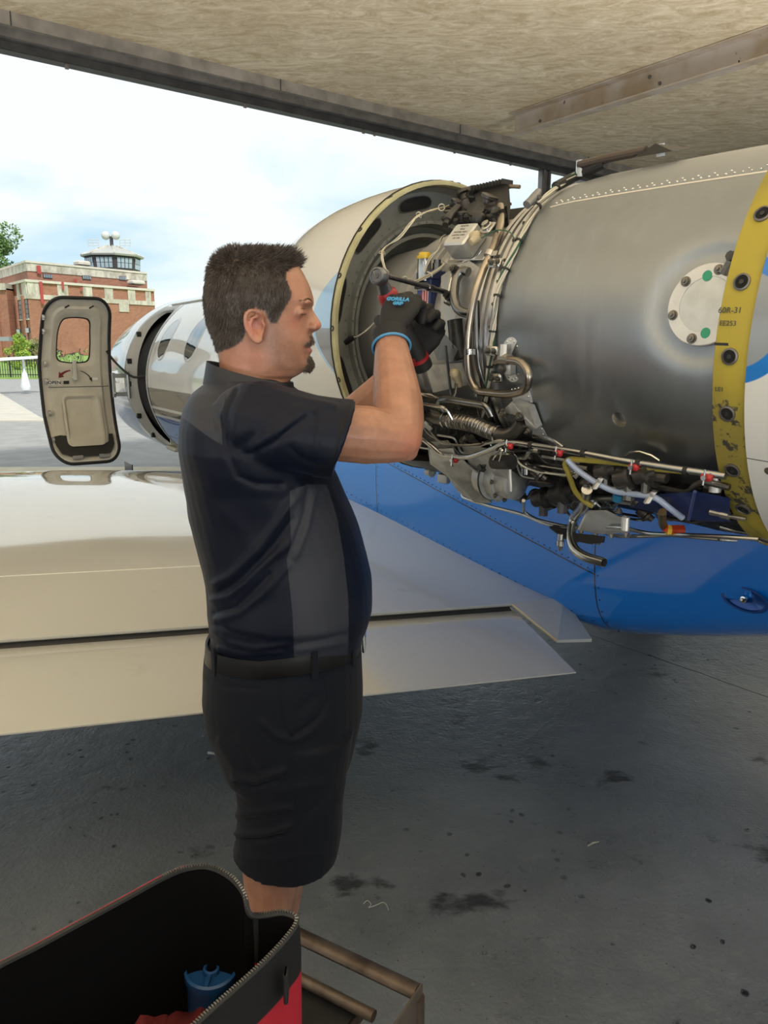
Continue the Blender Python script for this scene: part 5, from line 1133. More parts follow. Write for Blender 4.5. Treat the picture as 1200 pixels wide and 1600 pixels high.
def hand(m, W_, d, n, right, curls, thumb, k=1.0, spread=.0, rad=.0092, palm_w=.043, pt=1.0):
    d = V(d).normalized(); n = V(n); n = (n-d*n.dot(d)).normalized(); s = (n.cross(d) if right else d.cross(n)).normalized()
    rows = []
    for t, hw_, th_ in ((-.02, .027, .019), (.0, .029, .020), (.03, .037, .020), (.06, palm_w, .0185), (.088, palm_w, .0155), (.098, palm_w*.93, .011)):
        c = W_+d*t*k; rows.append([c+s*(hw_*k*math.copysign(abs(math.cos(a))**.85, math.cos(a)))+n*(th_*k*pt*math.sin(a)) for a in np.linspace(0, 2*PI, 21)[:-1]])
    m.loft(rows, caps=True); tips = []
    for i, (off, L1, L2, L3, base) in enumerate(((.031, .042, .026, .022, .093), (.0105, .046, .030, .023, .098), (-.011, .043, .028, .022, .095), (-.031, .034, .021, .019, .086))):
        P = W_+d*(base-.012)*k+s*off*k; dd = (d+s*spread*(1.2-i*.8)).normalized(); ax = dd.cross(n).normalized(); pts = [P]; rr = [rad*1.1*k]
        c3 = curls[i]
        for Lk, cu, q in ((.012, 0, 1.1), (L1, c3[0], 1.06), (L2, c3[1], .98), (L3, c3[2], .86)):
            dd = (Quaternion(ax, -math.radians(cu)) @ dd); P = P+dd*Lk*k; pts.append(P); rr.append(rad*q*k*(.92 if i == 3 else 1))
        capsule(m, pts, rr, 10); tips.append(pts[-1])
    P = W_+d*.022*k+s*.026*k-n*.006*k; T = [P]; dd = (s*thumb[0]+d*thumb[1]-n*thumb[2]).normalized(); P = P+dd*.040*k; T.append(P)
    dd = (s*thumb[3]+d*thumb[4]-n*thumb[5]).normalized(); P = P+dd*.032*k; T.append(P); dd = (s*thumb[6]+d*thumb[7]-n*thumb[8]).normalized(); T.append(P+dd*.024*k)
    capsule(m, T, [.0135*k*rad/.0112*1.1, .0125*k*rad/.0112*1.1, .0108*k*rad/.0112*1.1, .009*k*rad/.0112*1.1], 10); return tips
RH = dict(W_=WR+V((.000, .012, .012)), d=(.34, .58, .74), n=(-.30, -.70, .64), right=True, curls=[(42, 55, 30), (38, 58, 32), (42, 60, 34), (50, 62, 36)], thumb=(.75, .75, .45, .15, .85, .8, -.2, .7, .8))
LH = dict(W_=WL+V((.006, 0, .010)), d=(.45, -.12, .88), n=(.35, .92, .1), right=False, curls=[(48, 50, 30)]*4, thumb=(.8, .7, .3, .3, .9, .6, -.1, .8, .8))
hand(Bd, **RH, k=.92, rad=.0066, palm_w=.036, pt=.62); hand(Bd, **LH, k=.92, rad=.0066, palm_w=.036, pt=.62)
# legs and feet
def leg(D, xo):
    hip = atD(455, 1090, D); kn = atD(424, 1378, D)+V((xo, 0, 0)); an_ = V((kn.x-.045, D, .095)); 
    capsule(Bd, [hip, hip.lerp(kn, .5), kn+V((0, 0, .05)), kn, kn-V((.006, 0, .06)), kn.lerp(an_, .38)-V((.018, 0, 0)), kn.lerp(an_, .75)-V((.004, 0, 0)), an_], [(.075, .075), (.074, .074), (.062, .060), (.058, .056), (.053, .052), (.056, .054), (.038, .038), (.034, .034)], 20)
    capsule(Bd, [an_+V((-.025, 0, -.045)), an_+V((.05, 0, -.045)), an_+V((.14, 0, -.062))], [.033, .036, .026]); return an_
AN = [leg(1.42, 0), leg(1.60, .02)]
bme = voxel(Bd, .0029, 3, .5)
a = arr(bme); nn = nrmls(bme); u, v = projn(a); ym = np.abs(a[:, 1]-PD)
hx = np.array([0, 0, 0.])
def gz(uc, vc, ru, rv_, y0=None, ry=.01):                           # smooth bump weight about a picture position on the head
    m_ = np.array(a); m_[:, 1] = PD; um, vm = projn(m_); w = np.exp(-((um-uc)/ru)**2-((vm-vc)/rv_)**2)
    if y0 is not None: w = w*np.exp(-((ym-y0)/ry)**2)
    return w*(np.abs(a[:, 2]-1.75) < .25)
disp = -.0045*gz(479, 482, 6, 5, .030, .014)-.004*gz(479, 497, 7, 5, .032, .014)-.005*gz(416, 512, 4.5, 6, .085, .02)-.0022*gz(488.5, 519, 4, 3, .014, .008)+.002*gz(463, 530, 9, 14, .05, .02)-.0016*gz(483, 553, 5, 3)
disp += -.0022*gz(484, 542.8, 9, 1.6, .012, .016)
disp += -.003*gz(440, 592, 18, 3.0)
a += nn*disp[:, None]
# limb relief: soft muscle and tendon
setarr(bme, a)
m_ = np.array(a); m_[:, 1] = PD; um, vm = projn(m_)
HAIRP = [(338, 552), (372, 543), (388, 533), (394, 520), (393, 500), (398, 487), (410, 484), (422, 487), (427, 500), (431, 507), (440, 506), (446, 492), (452, 481), (460, 469), (461, 460), (453, 442), (452, 428), (472, 413), (500, 400), (470, 372), (380, 368), (310, 400), (300, 480), (318, 535)]
hsd = poly_sd(um, vm, HAIRP); head_m = (a[:, 2] > 1.60) & (np.abs(a[:, 0]-atD(405, 480, PD).x) < .16) & (ym < .10)
earz = (poly_sd(um, vm, [(424, 486), (408, 484), (393, 490), (392, 512), (400, 534), (416, 540), (424, 530)]) > 0) & (ym > .0735)
hair_w = np.where(head_m & ~earz, np.clip(hsd/3+.5, 0, 1), 0)
beard_shade = np.zeros(len(a))
for pl, wd, am in (([(486, 526), (487, 533), (480, 538)], 6, .66), ([(485, 560), (486, 570), (478, 579)], 7.5, .85), ([(430, 512), (434, 540), (444, 570), (462, 583), (478, 580)], 14, .45), ([(476, 540), (478, 556)], 6, .45), ([(450, 555), (465, 568)], 20, .42)): beard_shade = np.maximum(beard_shade, am*np.exp(-(seg_dist(um, vm, pl)/wd)**2))  # stubble, spread wider to paint shade onto the lower face
beard_shade *= head_m
redz = np.zeros(len(a))
for uc, vc, r_, am in ((409, 513, 16, .7), (499, 506, 6, .6), (465, 505, 12, .35), (400, 560, 30, .3), (470, 440, 12, .15)): redz = np.maximum(redz, am*np.exp(-((um-uc)**2+(vm-vc)**2)/r_**2)*head_m)
u2, v2 = projn(a); redz = np.maximum(redz, .5*np.exp(-((u2-648)**2+(v2-700)**2)/26**2))
lip = np.exp(-(seg_dist(um, vm, [(488, 540.5), (482, 542), (476, 543)])/2.2)**2)*.8+np.exp(-(seg_dist(um, vm, [(488, 548), (482, 547)])/3)**2)*.8; lip = np.clip(lip, 0, 1)*head_m*(ym < .028)
for nm, q in (('hairw', hair_w), ('beard_shade', beard_shade), ('redz', redz), ('lip', lip)): setat(bme, nm, q)
skin = mat('weathered_skin', (.43, .215, .14), .42, spec=.45); g = G(skin)
sn = g.noise(28, 5, .6); c = g.mix(g.rng(sn, .35, .65), (.30, .145, .092), (.40, .20, .128))
fk = g.voro(150); c = g.mix(g.math('MULTIPLY', g.rng(fk, .16, .08), .4), c, (.24, .10, .06))
c = g.mix(g.math('MULTIPLY', g.attr('redz'), .75), c, (.50, .15, .11)); c = g.mix(g.attr('lip'), c, (.34, .12, .10))
c = g.mix(g.math('MULTIPLY', g.attr('beard_shade'), g.rng(g.noise(420, 2), .3, .62, .45, 1.0)), c, (.075, .05, .038)); c = g.mix(g.attr('hairw'), c, (.035, .024, .019)); g.col(c)
g.b.inputs['Subsurface Weight'].default_value = .08; g.b.inputs['Subsurface Radius'].default_value = (.02, .008, .005); g.b.inputs['Subsurface Scale'].default_value = .3
g.bump(g.math('ADD', g.noise(260, 4), g.math('MULTIPLY', g.noise(60, 4), .7)), .22, .0015)
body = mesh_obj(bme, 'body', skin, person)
# ---- strands helper
def strands(name, mat_, parent, roots, dirs, lens, rad, curve, rng, segs=2, label=None):
    vs = []; fs = []
    for p, d, L_, cv in zip(roots, dirs, lens, curve):
        d = V(d).normalized(); sd = d.orthogonal().normalized(); sd = Quaternion(d, rng.uniform(0, 6.28)) @ sd; b = len(vs); q = V(p)-d*.001; t2 = d.cross(sd)
        for k in range(segs+1):
            f = k/segs; r_ = rad*(1-.85*f); c = q+d*(L_*f)+V(cv)*(L_*f*f)
            for j in range(3): an2 = 2*PI*j/3; vs.append(c+sd*(r_*math.cos(an2))+t2*(r_*math.sin(an2)))
        for k in range(segs):
            for j in range(3): j2 = (j+1) % 3; fs.append((b+k*3+j, b+k*3+j2, b+k*3+3+j2, b+k*3+3+j))
    me = bpy.data.meshes.new(name); me.from_pydata([tuple(x) for x in vs], [], fs); me.update(); return mesh_obj(me, name, mat_, parent, label)
hair_m = mat('dark_brown_hair', (.040, .029, .023), .45, noise=.5, nscale=60, col2=(.095, .075, .062), spec=.6)
rng = random.Random(11)
bnorm = nrmls(body.data); A2 = a
cand = np.where(hair_w > .45)[0]; sel = rng.choices(list(cand), k=15000)
roots = []; dirs = []; lens = []; cur = []
for i in sel:
    p = V(A2[i])+V((rng.uniform(-1, 1), rng.uniform(-1, 1), rng.uniform(-1, 1)))*.0012; n_ = V(bnorm[i]); uu, vv = um[i], vm[i]
    top = min(1, max(0, (440-vv)/40)); fr = min(1, max(0, (uu-420)/55)); bk = min(1, max(0, (375-uu)/45))
    d_side = n_*.55+V((-.15, 0, -.75)); d_top = n_*.55+V((.75, 0, .25)) if uu > 375 else n_*.9+V((-.05, 0, .25))
    d = d_side*(1-top)+d_top*top; d = d+V((0, 0, .55))*(fr*top)+V((rng.gauss(0, .16), rng.gauss(0, .16), rng.gauss(0, .16)))
    L_ = .0065+.008*top+.014*top*fr; L_ *= rng.uniform(.7, 1.2)*(.6+.4*min(1, hair_w[i]))
    if hsd[i] < 4: L_ *= .55
    roots.append(p); dirs.append(d); lens.append(L_); cur.append(V((.25*fr*top, 0, -.35*(1-top)+.1*fr)))
hair = strands('hair', hair_m, person, roots, dirs, lens, .00075, cur, rng, 3)
bc = np.where((beard_shade > .6) & (hair_w < .1))[0]; sel = rng.choices(list(bc), k=1500)
gm = mat('greying_beard_hair', (.05, .035, .027), .5, noise=.5, nscale=300, col2=(.12, .095, .075))
goatee = strands('goatee', gm, person, [V(A2[i]) for i in sel], [V(bnorm[i])*.5+V((.15, 0, -.8))+V((rng.gauss(0, .2), rng.gauss(0, .2), rng.gauss(0, .15))) for i in sel], [rng.uniform(.004, .0085) for _ in sel], .0006, [V((0, 0, -.2))]*len(sel), rng, 2)
ebr = M()
def facept(uc, vc, y_):                                          # nearest body vertex to a face position
    q = atD(uc, vc, PD); d2 = (A2[:, 0]-q.x)**2+(A2[:, 1]-(PD+y_))**2+(A2[:, 2]-q.z)**2; i = int(np.argmin(d2)); return V(A2[i]), V(bnorm[i])
rts = []; drs = []
for k in range(420):
    t = rng.random(); y_ = -(.012+.036*t); P, N = facept(488-12*t**1.5, 472.5-2*math.sin(t*3)+rng.uniform(-1.2, 1.2), y_)
    for sg in (1, -1): rts.append(V((P.x, PD+sg*(P.y-PD), P.z))); drs.append(V((N.x, sg*N.y, N.z))*.5+V((-.5, -.5*sg, .1)))
strands('eyebrow', gm, person, rts, drs, [.006]*len(rts), .00065, [V((0, 0, 0))]*len(rts), rng, 1)
ls_ = M(); ew = M()
for sg in (-1, 1):
    c_ = atD(470.5, 489, PD)+V((0, sg*.033, 0)); pts = []
    for k in range(9): t = -.15+1.35*k/8; ph = -.30-.05*math.sin(t*2); pts.append(c_+V((math.cos(t)*math.cos(ph), sg*math.sin(t)*math.cos(ph), math.sin(ph)))*.0130)
    ls_.tube(pts, .0009, 6)
    up_ = [c_+V((math.cos(t)*math.cos(.45), sg*math.sin(t)*math.cos(.45), math.sin(.45)))*.0131 for t in np.linspace(-.1, 1.2, 9)]; ls_.tube(up_, .0004, 5)
ls_.build('eyelash_line', mat('lash', (.03, .02, .018), .6), person)
# ---------------------------------------------------------------- polo shirt
navy = (.0024, .0042, .0125)
Sh = M(); tr_ = [trow(a_, b_, v_, PD, w_, 40, 2.35) for v_, a_, b_, w_ in TORSO]; Sh.loft(lifted([(r, max(0, min(1, (i-11)/3))) for i, r in enumerate(tr_)], .028, .18), caps=True)
# sleeves: wide elliptical tubes to a slanted hem
def sleeve(S, pts, rs): 
    P = [V(p) for p in pts]; Sh.tube([P[0]]+P[1:], rs, 24)
hemR = atD(531, 686, 1.345)
sleeve(None, [atD(365, 655, 1.36), atD(402, 660, 1.33), atD(440, 669, 1.325), atD(485, 679, 1.335), hemR+V((0, .0, 0))], [(.055, .055), (.075, .070), (.073, .069), (.070, .066), (.071, .064)])
cz_ = hemR
for q_ in Sh.v[-24:]: q_.x += (q_.z-cz_.z)*.24
sleeve(None, [atD(380, 650, 1.66), atD(430, 660, 1.70), atD(465, 672, 1.78), atD(492, 682, 1.85)], [.06, .072, .068, .063])
sme = voxel(Sh, .0042, 5, .6)
F_S = [([(340, 655), (352, 700), (372, 745), (400, 757), (440, 758)], 5, -.005), ([(372, 608), (356, 640), (350, 690)], 3, -.002), ([(395, 700), (440, 668), (490, 640)], 7, .004), ([(385, 712), (430, 690), (480, 650)], 5, -.004), ([(450, 640), (490, 632), (520, 634)], 6, .003),
       ([(360, 600), (405, 607), (470, 622), (520, 638)], 5, .0035), ([(500, 650), (494, 700), (488, 737)], 2.5, -.0015),
       ([(338, 912), (360, 900), (400, 862), (445, 800), (470, 765)], 7, .006), ([(345, 925), (380, 905), (430, 850), (458, 812)], 5, -.005), ([(333, 938), (360, 930), (400, 893), (450, 850)], 6, .005), ([(336, 958), (370, 950), (420, 900)], 5, -.005), ([(340, 968), (372, 958), (410, 930), (450, 885)], 6, .004),
       ([(334, 985), (360, 1003), (400, 1012), (450, 1005)], 5, .005), ([(340, 975), (365, 990), (410, 998)], 4, -.004), ([(345, 1012), (380, 1020), (440, 1018)], 4, .004), ([(460, 1008), (500, 1001), (540, 992)], 4, -.004), ([(465, 1016), (505, 1010), (540, 1003)], 4, .003),
       ([(462, 770), (480, 765), (478, 800), (460, 850)], 5, -.004), ([(492, 765), (480, 820), (462, 870)], 5, .004), ([(510, 770), (520, 800)], 4, -.002), ([(350, 800), (380, 830), (400, 860)], 12, .002), ([(420, 640), (400, 680), (370, 700)], 9, -.003), ([(455, 700), (470, 716), (500, 728)], 5, -.003)]
folds(sme, F_S, PD); noise_disp(sme, .0028, 14, (1, 1, 1.4))
a = arr(sme); mm = a.copy(); mm[:, 1] = PD-np.abs(a[:, 1]-PD); us, vs_ = projn(mm)
SIDE = [(453, 767), (480, 757), (511, 757), (527, 807), (538, 873), (545, 940), (545, 1000), (543, 1040), (460, 1045), (460, 1027), (457, 957), (448, 873), (455, 850), (453, 793)]
YOKE = [(380, 598), (364, 607), (352, 627), (344, 650), (348, 696), (322, 680), (296, 660), (280, 650), (290, 610), (320, 590), (353, 592)]
setat(sme, 'sd', np.maximum(poly_sd(us, vs_, SIDE), poly_sd(us, vs_, YOKE)*.999))
sm_ = np.full(len(a), 1e9)
for pl in ([(353, 597), (352, 627), (344, 650), (350, 700), (362, 735), (385, 757)], [(511, 757), (527, 807), (538, 873), (545, 940), (545, 1040)]): sm_ = np.minimum(sm_, seg_dist(us, vs_, pl))
setat(sme, 'seam', sm_)
shirt_m = mat('navy_polyester', navy, .5, spec=.2); g = G(shirt_m); g.b.inputs['Sheen Weight'].default_value = .04; g.b.inputs['Sheen Roughness'].default_value = .4
g.b.inputs['Sheen Tint'].default_value = (.5, .6, 1, 1)
sd = g.mask(g.attr('sd'), .6); c = g.mix(sd, navy, (.028, .031, .042)); c = g.mix(g.math('LESS_THAN', g.attr('seam'), .7), c, (.003, .004, .008)); g.col(c)
g.bump(g.noise(900, 2), .12, .0006)
shirt = mesh_obj(sme, 'polo_shirt', shirt_m, person)
# collar: folded band round the neck
Cl = M()
cn_ = []
for k in range(49):
    t = 2*PI*k/48; ct, st_ = math.cos(t), math.sin(t)
    back = (1-ct)/2
    uo = 391+ct*67; vo = 600-34*back**1.2; P = atD(uo, vo, PD); P.y = PD+st_*.080
    lo = atD(391+ct*(72+0), vo+ (32 if back > .3 else 24), PD); lo.y = PD+st_*.098
    cn_.append((P, lo))
inn = [V((p.x*1.0+(pbase.x-.05-p.x)*.05, PD+(p.y-PD)*.93, p.z-.004)) for p, l in cn_]; innl = [V((l.x+(pbase.x-.05-l.x)*.10, PD+(l.y-PD)*.86, l.z)) for p, l in cn_]
Cl.loft([[p for p in innl], [p for p in inn], [p+V((0, 0, .003)) for p, l in cn_], [p.lerp(l, .25)+V((0, (p.y-PD)*.05, 0)) for p, l in cn_], [p.lerp(l, .6) for p, l in cn_], [l for p, l in cn_], [l.lerp(q, .3)+V((0, 0, -.002)) for (p, l), q in zip(cn_, innl)]], closed=False)
col_m = mat('navy_rib_collar', (.005, .0075, .017), .55, bump=.1, bscale=800)
Cl.build('collar', col_m, shirt)
# sleeve hem band, a separate stitched cuff
cfm = M(); cfm.tube([hemR+V((-.028, -.001, .003)), hemR+V((-.014, 0, .0015)), hemR+V((.002, 0, 0)), hemR+V((.0022, 0, 0))], [(.0705, .0648), (.0719, .0652), (.0717, .0650), (.0700, .0632)], 40, flat=None)
for q_ in cfm.v: q_.x += (q_.z-hemR.z)*.24
cfm.build('sleeve_cuff', shirt_m, shirt)
# ---------------------------------------------------------------- shorts
SHT = [(990, 336, 562, .176), (1008, 327, 564, .184), (1035, 323, 565, .190), (1075, 321, 566, .194), (1110, 327, 565, .194), (1150, 343, 557, .192), (1175, 353, 551, .190)]
St = M(); St.loft(lifted([(trow(a_, b_, v_, PD, w_, 40, 2.3), f_) for (v_, a_, b_, w_), f_ in zip(SHT, (1, 1, .7, .3, 0, 0, 0))], .028, .19), caps=True)
LEGS = [(1140, 345, 556), (1200, 362, 545), (1250, 369, 540), (1285, 368, 538), (1315, 363, 535), (1334, 361, 531)]
for D_l, uo in ((1.405, 0), (1.60, 2)):
    rows = [trow(a_+uo+(3 if D_l < 1.5 else 6), b_+uo-(3 if D_l < 1.5 else 14), v_, D_l, .098, 32, 2.3) for v_, a_, b_ in LEGS]
    A_l, B_l = atD(366+uo, 1350, D_l), atD(525+uo, 1350, D_l); 
    low = []
    for p in rows[-1]: tt = (p.x-rows[-1][16].x)/(rows[-1][0].x-rows[-1][16].x); low.append(V((p.x, p.y, p.z+(.022*(1-tt)**2-.012*math.sin(tt*PI)))))
    rows[-1] = low; St.loft(rows, caps=True)
stm = voxel(St, .0044, 4, .5)
F_T = [([(440, 1055), (438, 1100), (442, 1135), (456, 1152)], 2.5, -.004), ([(508, 1060), (512, 1095), (500, 1120), (480, 1137), (458, 1152)], 3.5, -.006), ([(505, 1120), (480, 1145), (460, 1155)], 6, .005), ([(456, 1152), (461, 1200), (461, 1262)], 2, -.0025),
       ([(323, 1060), (345, 1072), (405, 1078)], 2.2, -.002), ([(368, 1212), (395, 1222), (440, 1205)], 6, .006), ([(370, 1222), (400, 1230), (430, 1220)], 3.5, -.006), ([(366, 1275), (400, 1270), (450, 1262)], 6, .004), ([(368, 1282), (410, 1279)], 4, -.003),
       ([(360, 1300), (372, 1306), (420, 1302), (455, 1290)], 5, .006), ([(364, 1308), (400, 1312), (440, 1306)], 3.5, -.006), ([(345, 1160), (362, 1190), (375, 1215)], 8, .005), ([(355, 1150), (390, 1190), (400, 1215)], 6, -.003), ([(470, 1110), (490, 1090)], 8, -.003),
       ([(430, 1240), (470, 1230), (520, 1225)], 8, .003), ([(370, 1340), (420, 1345), (500, 1335)], 8, .002), ([(410, 1130), (430, 1150), (450, 1155)], 6, .004), ([(460, 1290), (490, 1262), (520, 1250)], 7, -.003)]
folds(stm, F_T, PD); noise_disp(stm, .003, 11)
short_m = mat('charcoal_twill', (.0055, .0072, .0125), .68, bump=.15, bscale=900, spec=.12); short_m.node_tree.nodes['Principled BSDF'].inputs['Sheen Weight'].default_value = .05
a = arr(stm); u3, v3 = projn(a); setat(stm, 'hem', np.zeros(len(a)))
shorts = mesh_obj(stm, 'shorts', short_m, person)
# belt with loops and buckle
leather = mat('black_leather', (.006, .006, .007), .34, spec=.3, bump=.1, bscale=400)
r0, r1 = lifted([(trow(330, 562, 1005, PD, .184, 56, 2.3), 1), (trow(328, 563.5, 1017, PD, .187, 56, 2.3), 1)], .028, .185); dz = .0
def tilt(r, o=0): 
    out = []
    for p in r: tt = (p.x-pbase.x)/.14; out.append(V((p.x, p.y, p.z+.016*max(0, tt)**1.0*1.0+.012*max(0, -tt)+o)))
    return out
ctr = V(((r0[0].x+r0[28].x)/2, PD, r0[0].z))
def scl(r, k): return [V((ctr.x+(p.x-ctr.x)*k, PD+(p.y-PD)*k, p.z)) for p in r]
belt = M().loft([tilt(scl(r0, .99), .010), tilt(scl(r0, 1.018), .011), tilt(scl(r0, 1.022), .004), tilt(scl(r1, 1.016), -.006), tilt(scl(r1, 1.010), -.008), tilt(scl(r1, .985), -.007)]).build('belt', leather, person, angle=50)
bt = tilt(scl(r0, 1.03), 0)
for k, lab in ((35, 0), (46, 0), (52, 0), (6, 0), (20, 0)):
    p = bt[k]; q = (bt[(k+1) % 56]-bt[k-1]).normalized(); nrm3 = V((p.x-ctr.x, p.y-PD, 0)); nrm3 = (nrm3-q*nrm3.dot(q)).normalized()
    M().box(p+V((0, 0, -.006)), (.013, .005, .058), (q, nrm3, UPZ), .0015).build('belt_loop', short_m, belt)
bx0 = bt[0]; bq = V((bx0.x+.0045, PD, bx0.z-.006)); bk_ = M()
bk_.tube([bq+V((0, y_, z_)) for y_, z_ in ((-.030, -.021), (.030, -.021), (.030, .021), (-.030, .021))], .0036, 8, closed=True); bk_.build('buckle', chrome, belt)
M().box(bq+V((.002, .0, 0)), (.004, .058, .006), None, .001).build('buckle_prong', chrome, belt)
# ---------------------------------------------------------------- gloves
knit = mat('black_knit_glove', (.008, .008, .009), .75, bump=.5, bscale=700, bdist=.0008)
blue_t = mat('light_blue_print', (.06, .30, .55), .5)
def glove(H, kk, label):
    gm_ = M(); hand(gm_, **H, k=.92, rad=.0112, palm_w=.046)
    gme = voxel(gm_, .0021, 3, .5); noise_disp(gme, .0012, 60); o = mesh_obj(gme, 'work_glove', knit, person, label)
    d = V(H['d']).normalized(); n_ = V(H['n']); n_ = (n_-d*n_.dot(d)).normalized(); s = (n_.cross(d) if H['right'] else d.cross(n_)).normalized(); Wp = H['W_']
    return o, d, n_, s, Wp
gR, d, n_, s_v, Wp = glove(RH, 1, 'black knit work glove with blue hem and blue lettering')
fd = (ER_-WR).normalized()
cu_ = []
for t, r_a in ((.012, .0345), (-.006, .0355), (-.024, .0365)):
    c = WR-fd*t; u_ = V((1, 0, 0)); u_ = (u_-fd*u_.dot(fd)).normalized(); w_ = fd.cross(u_); cu_.append([c+u_*(r_a*math.cos(x))+w_*(r_a*.97*math.sin(x)) for x in np.linspace(0, 2*PI, 33)[:-1]])
cf = M().loft(cu_[::-1]+[[p.lerp(WR, .12) for p in cu_[0]]]).build('glove_cuff', knit, gR)
hm_c = WR-fd*-.026
hr = [hm_c*1.0+(p-(WR-fd*-.024))*1.03 for p in cu_[2]]
M().tube(hr, .0026, 8, closed=True).build('blue_hem', mat('blue_hem', (.07, .27, .50), .6), gR)
lgp = Wp+d*.060+n_*.0215; 
xd = (s_v*-1)                                                    # reading direction across the back of the hand
text('GORILLA', .0125, lgp+n_*.0012+d*.005, xd, d, blue_t, 'blue_lettering', gR, .0012, bold=.0004)
text('GRIP', .0105, lgp+n_*.0014-d*.0065+xd*.004, xd, d, blue_t, 'blue_lettering', gR, .0012, bold=.0004)
gL, d2, n2_, s2, Wp2 = glove(LH, 1, 'black knit work glove with red hem')
# shoes (out of the frame, but he stands on something)
for an_ in AN:
    sh = M(); capsule(sh, [an_+V((-.035, 0, -.055)), an_+V((.03, 0, -.052)), an_+V((.10, 0, -.062)), an_+V((.17, 0, -.066))], [(.040, .038), (.042, .040), (.042, .032), (.036, .024)], 16)
    me = voxel(sh, .005, 2); so = mesh_obj(me, 'shoe', leather, person)
    M().lathe([(.036, 0), (.037, .05), (.036, .09), (.034, .09)], an_-V((.003, 0, .03)), UPZ, 20).build('sock', mat('grey_sock', (.2, .2, .2), .8), person)
# ================================================================== the tool in his hands
TH0, TB = atD(601, 452, 1.680), atD(661, 574, 1.785)
rat = thing('cordless_ratchet', TB, 'red and black cordless ratchet gripped in both gloves, long chrome extension on it', 'power tool')
td = (TB-TH0).normalized(); redp = mat('red_tool_plastic', (.30, .012, .018), .4); tblk = mat('black_tool_grip', (.012, .012, .012), .6)
gun = mat('gunmetal', (.17, .18, .20), .32, .85)
hd = atD(592, 432, 1.655); ha = V((-.55, -.80, .12)).normalized()
M().lathe([(0, -.014), (.0165, -.013), (.0185, -.009), (.0185, .007), (.0165, .010), (.014, .0105), (.013, .0085), (.005, .0085), (.005, .0105), (0, .0105)], hd, ha, 28).build('ratchet_head', gun, rat)
sw_ = M().box(hd+ha*.0115, (.021, .004, .003), (td, ha.cross(td).normalized(), ha), .001).build('direction_switch', mat('light_steel', (.5, .5, .5), .3, .8), rat)
M().tube([hd+td*.010, hd.lerp(TH0, .6), TH0+td*.004, TH0+td*.010], [(.011, .013), (.013, .013), (.016, .016), (.017, .017)], 16).build('tool_neck', gun, rat)
M().tube([TH0+td*.004, TH0+td*.010, TH0+td*.025, TH0+td*.045, TH0+td*.09], [.017, .0215, .0225, .021, .019], 20).build('tool_body', redp, rat)
M().tube([TH0+td*.09, TH0+td*.10, TB-td*.03, TB-td*.012, TB], [.018, .0195, .021, .024, .023], 20).build('tool_grip', tblk, rat)
M().tube([TB-td*.032, TB-td*.024], [.0235, .0245], 20).build('red_collar', redp, rat)
M().box(TB-td*.012+V((-.010, -.020, 0)), (.012, .008, .030), (V((1, 0, 0)), V((0, 1, 0)), td), .002).build('battery_clip', redp, rat)
e0 = hd-ha*.006+V((.006, 0, .004)); e1 = atD(705, 459, 1.86)
ed_ = (e1-e0).normalized(); ext = M(); ext.tube([e0, e0+ed_*.014, e0+ed_*.016, e0+(e1-e0)*.62, e0+(e1-e0)*.63, e0+(e1-e0)*.72, e0+(e1-e0)*.73, e0+(e1-e0)*.95, e1], [.0075, .0075, .0055, .0055, .0078, .0078, .0062, .0062, .0075], 14).build('extension_bar', mat('dark_chrome', (.10, .10, .11), .25, .9), rat)
# ================================================================== BEYOND THE APRON
brick = mat('red_brick_wall', (.33, .14, .09), .85); g = G(brick)
bt_ = g.t.nodes.new('ShaderNodeTexBrick'); bt_.inputs['Scale'].default_value = 1.6; bt_.inputs['Color1'].default_value = (.42, .19, .12, 1); bt_.inputs['Color2'].default_value = (.33, .14, .09, 1); bt_.inputs['Mortar'].default_value = (.36, .22, .16, 1)
bt_.inputs['Mortar Size'].default_value = .012; mpv = g.mapping((1, 1, 1), (PI/2, 0, .6)); g.t.links.new(mpv, bt_.inputs['Vector']); g.col(g.mix(g.math('MULTIPLY', g.rng(g.noise(.5, 5), .4, .65), .4), bt_.outputs[0], (.26, .12, .08)))
stone = mat('weathered_limestone', (.56, .50, .41), .85); g = G(stone); st1 = g.noise(.7, 6, .7, g.mapping((1, 1, .5))); g.col(g.mix(g.rng(st1, .42, .62), (.66, .61, .52), (.36, .32, .26)))
coping = mat('pale_coping', (.68, .62, .54), .8, noise=.1, nscale=1)
redst = mat('red_primer_streak', (.42, .07, .06), .8)
wpane = mat('old_window_pane', (.28, .33, .38), .15, noise=.3, nscale=.8); wdark = mat('dark_window_frame', (.06, .05, .05), .6)
bdL = V((-.80, 1, 0)).normalized(); bdR = V((.68, 1, 0)).normalized()
DBD = 100.0
cornU = atD(54, 545, DBD); cornU.z = 0
def zz(v, D=DBD): return CAMZ+(545-v)/FPX*D*1.0
def onR(u, c0_):                                                 # distance along the right face for a picture column
    d = ray(u, 545); n_ = V((-bdR.y, bdR.x, 0)); t = (c0_-CP).dot(n_)/d.dot(n_); return ((CP+d*t)-c0_).dot(bdR)
def onL(u, c0_):
    d = ray(u, 545); n_ = V((-bdL.y, bdL.x, 0)); t = (c0_-CP).dot(n_)/d.dot(n_); return ((CP+d*t)-c0_).dot(bdL)
termb = thing('terminal_building', cornU, 'brick and limestone terminal building with octagonal glass control cab on its roof', 'building')
def bprism(name, c0_, lL, lR, z0, z1, m_, out=0, parent=None):
    c_ = c0_-(bdL+bdR).normalized()*out*1.3
    a_, b_, d_ = c_+bdL*(lL+out), c_+bdL*(lL+out)+bdR*(lR+out), c_+bdR*(lR+out)
    return M().prism([p+V((0, 0, z0)) for p in (c_, a_, b_, d_)], (0, 0, z1-z0)).build(name, m_, parent or termb, smooth=False)
LR = onR(236, cornU); LL = onL(4, cornU)
zt = zz(416)
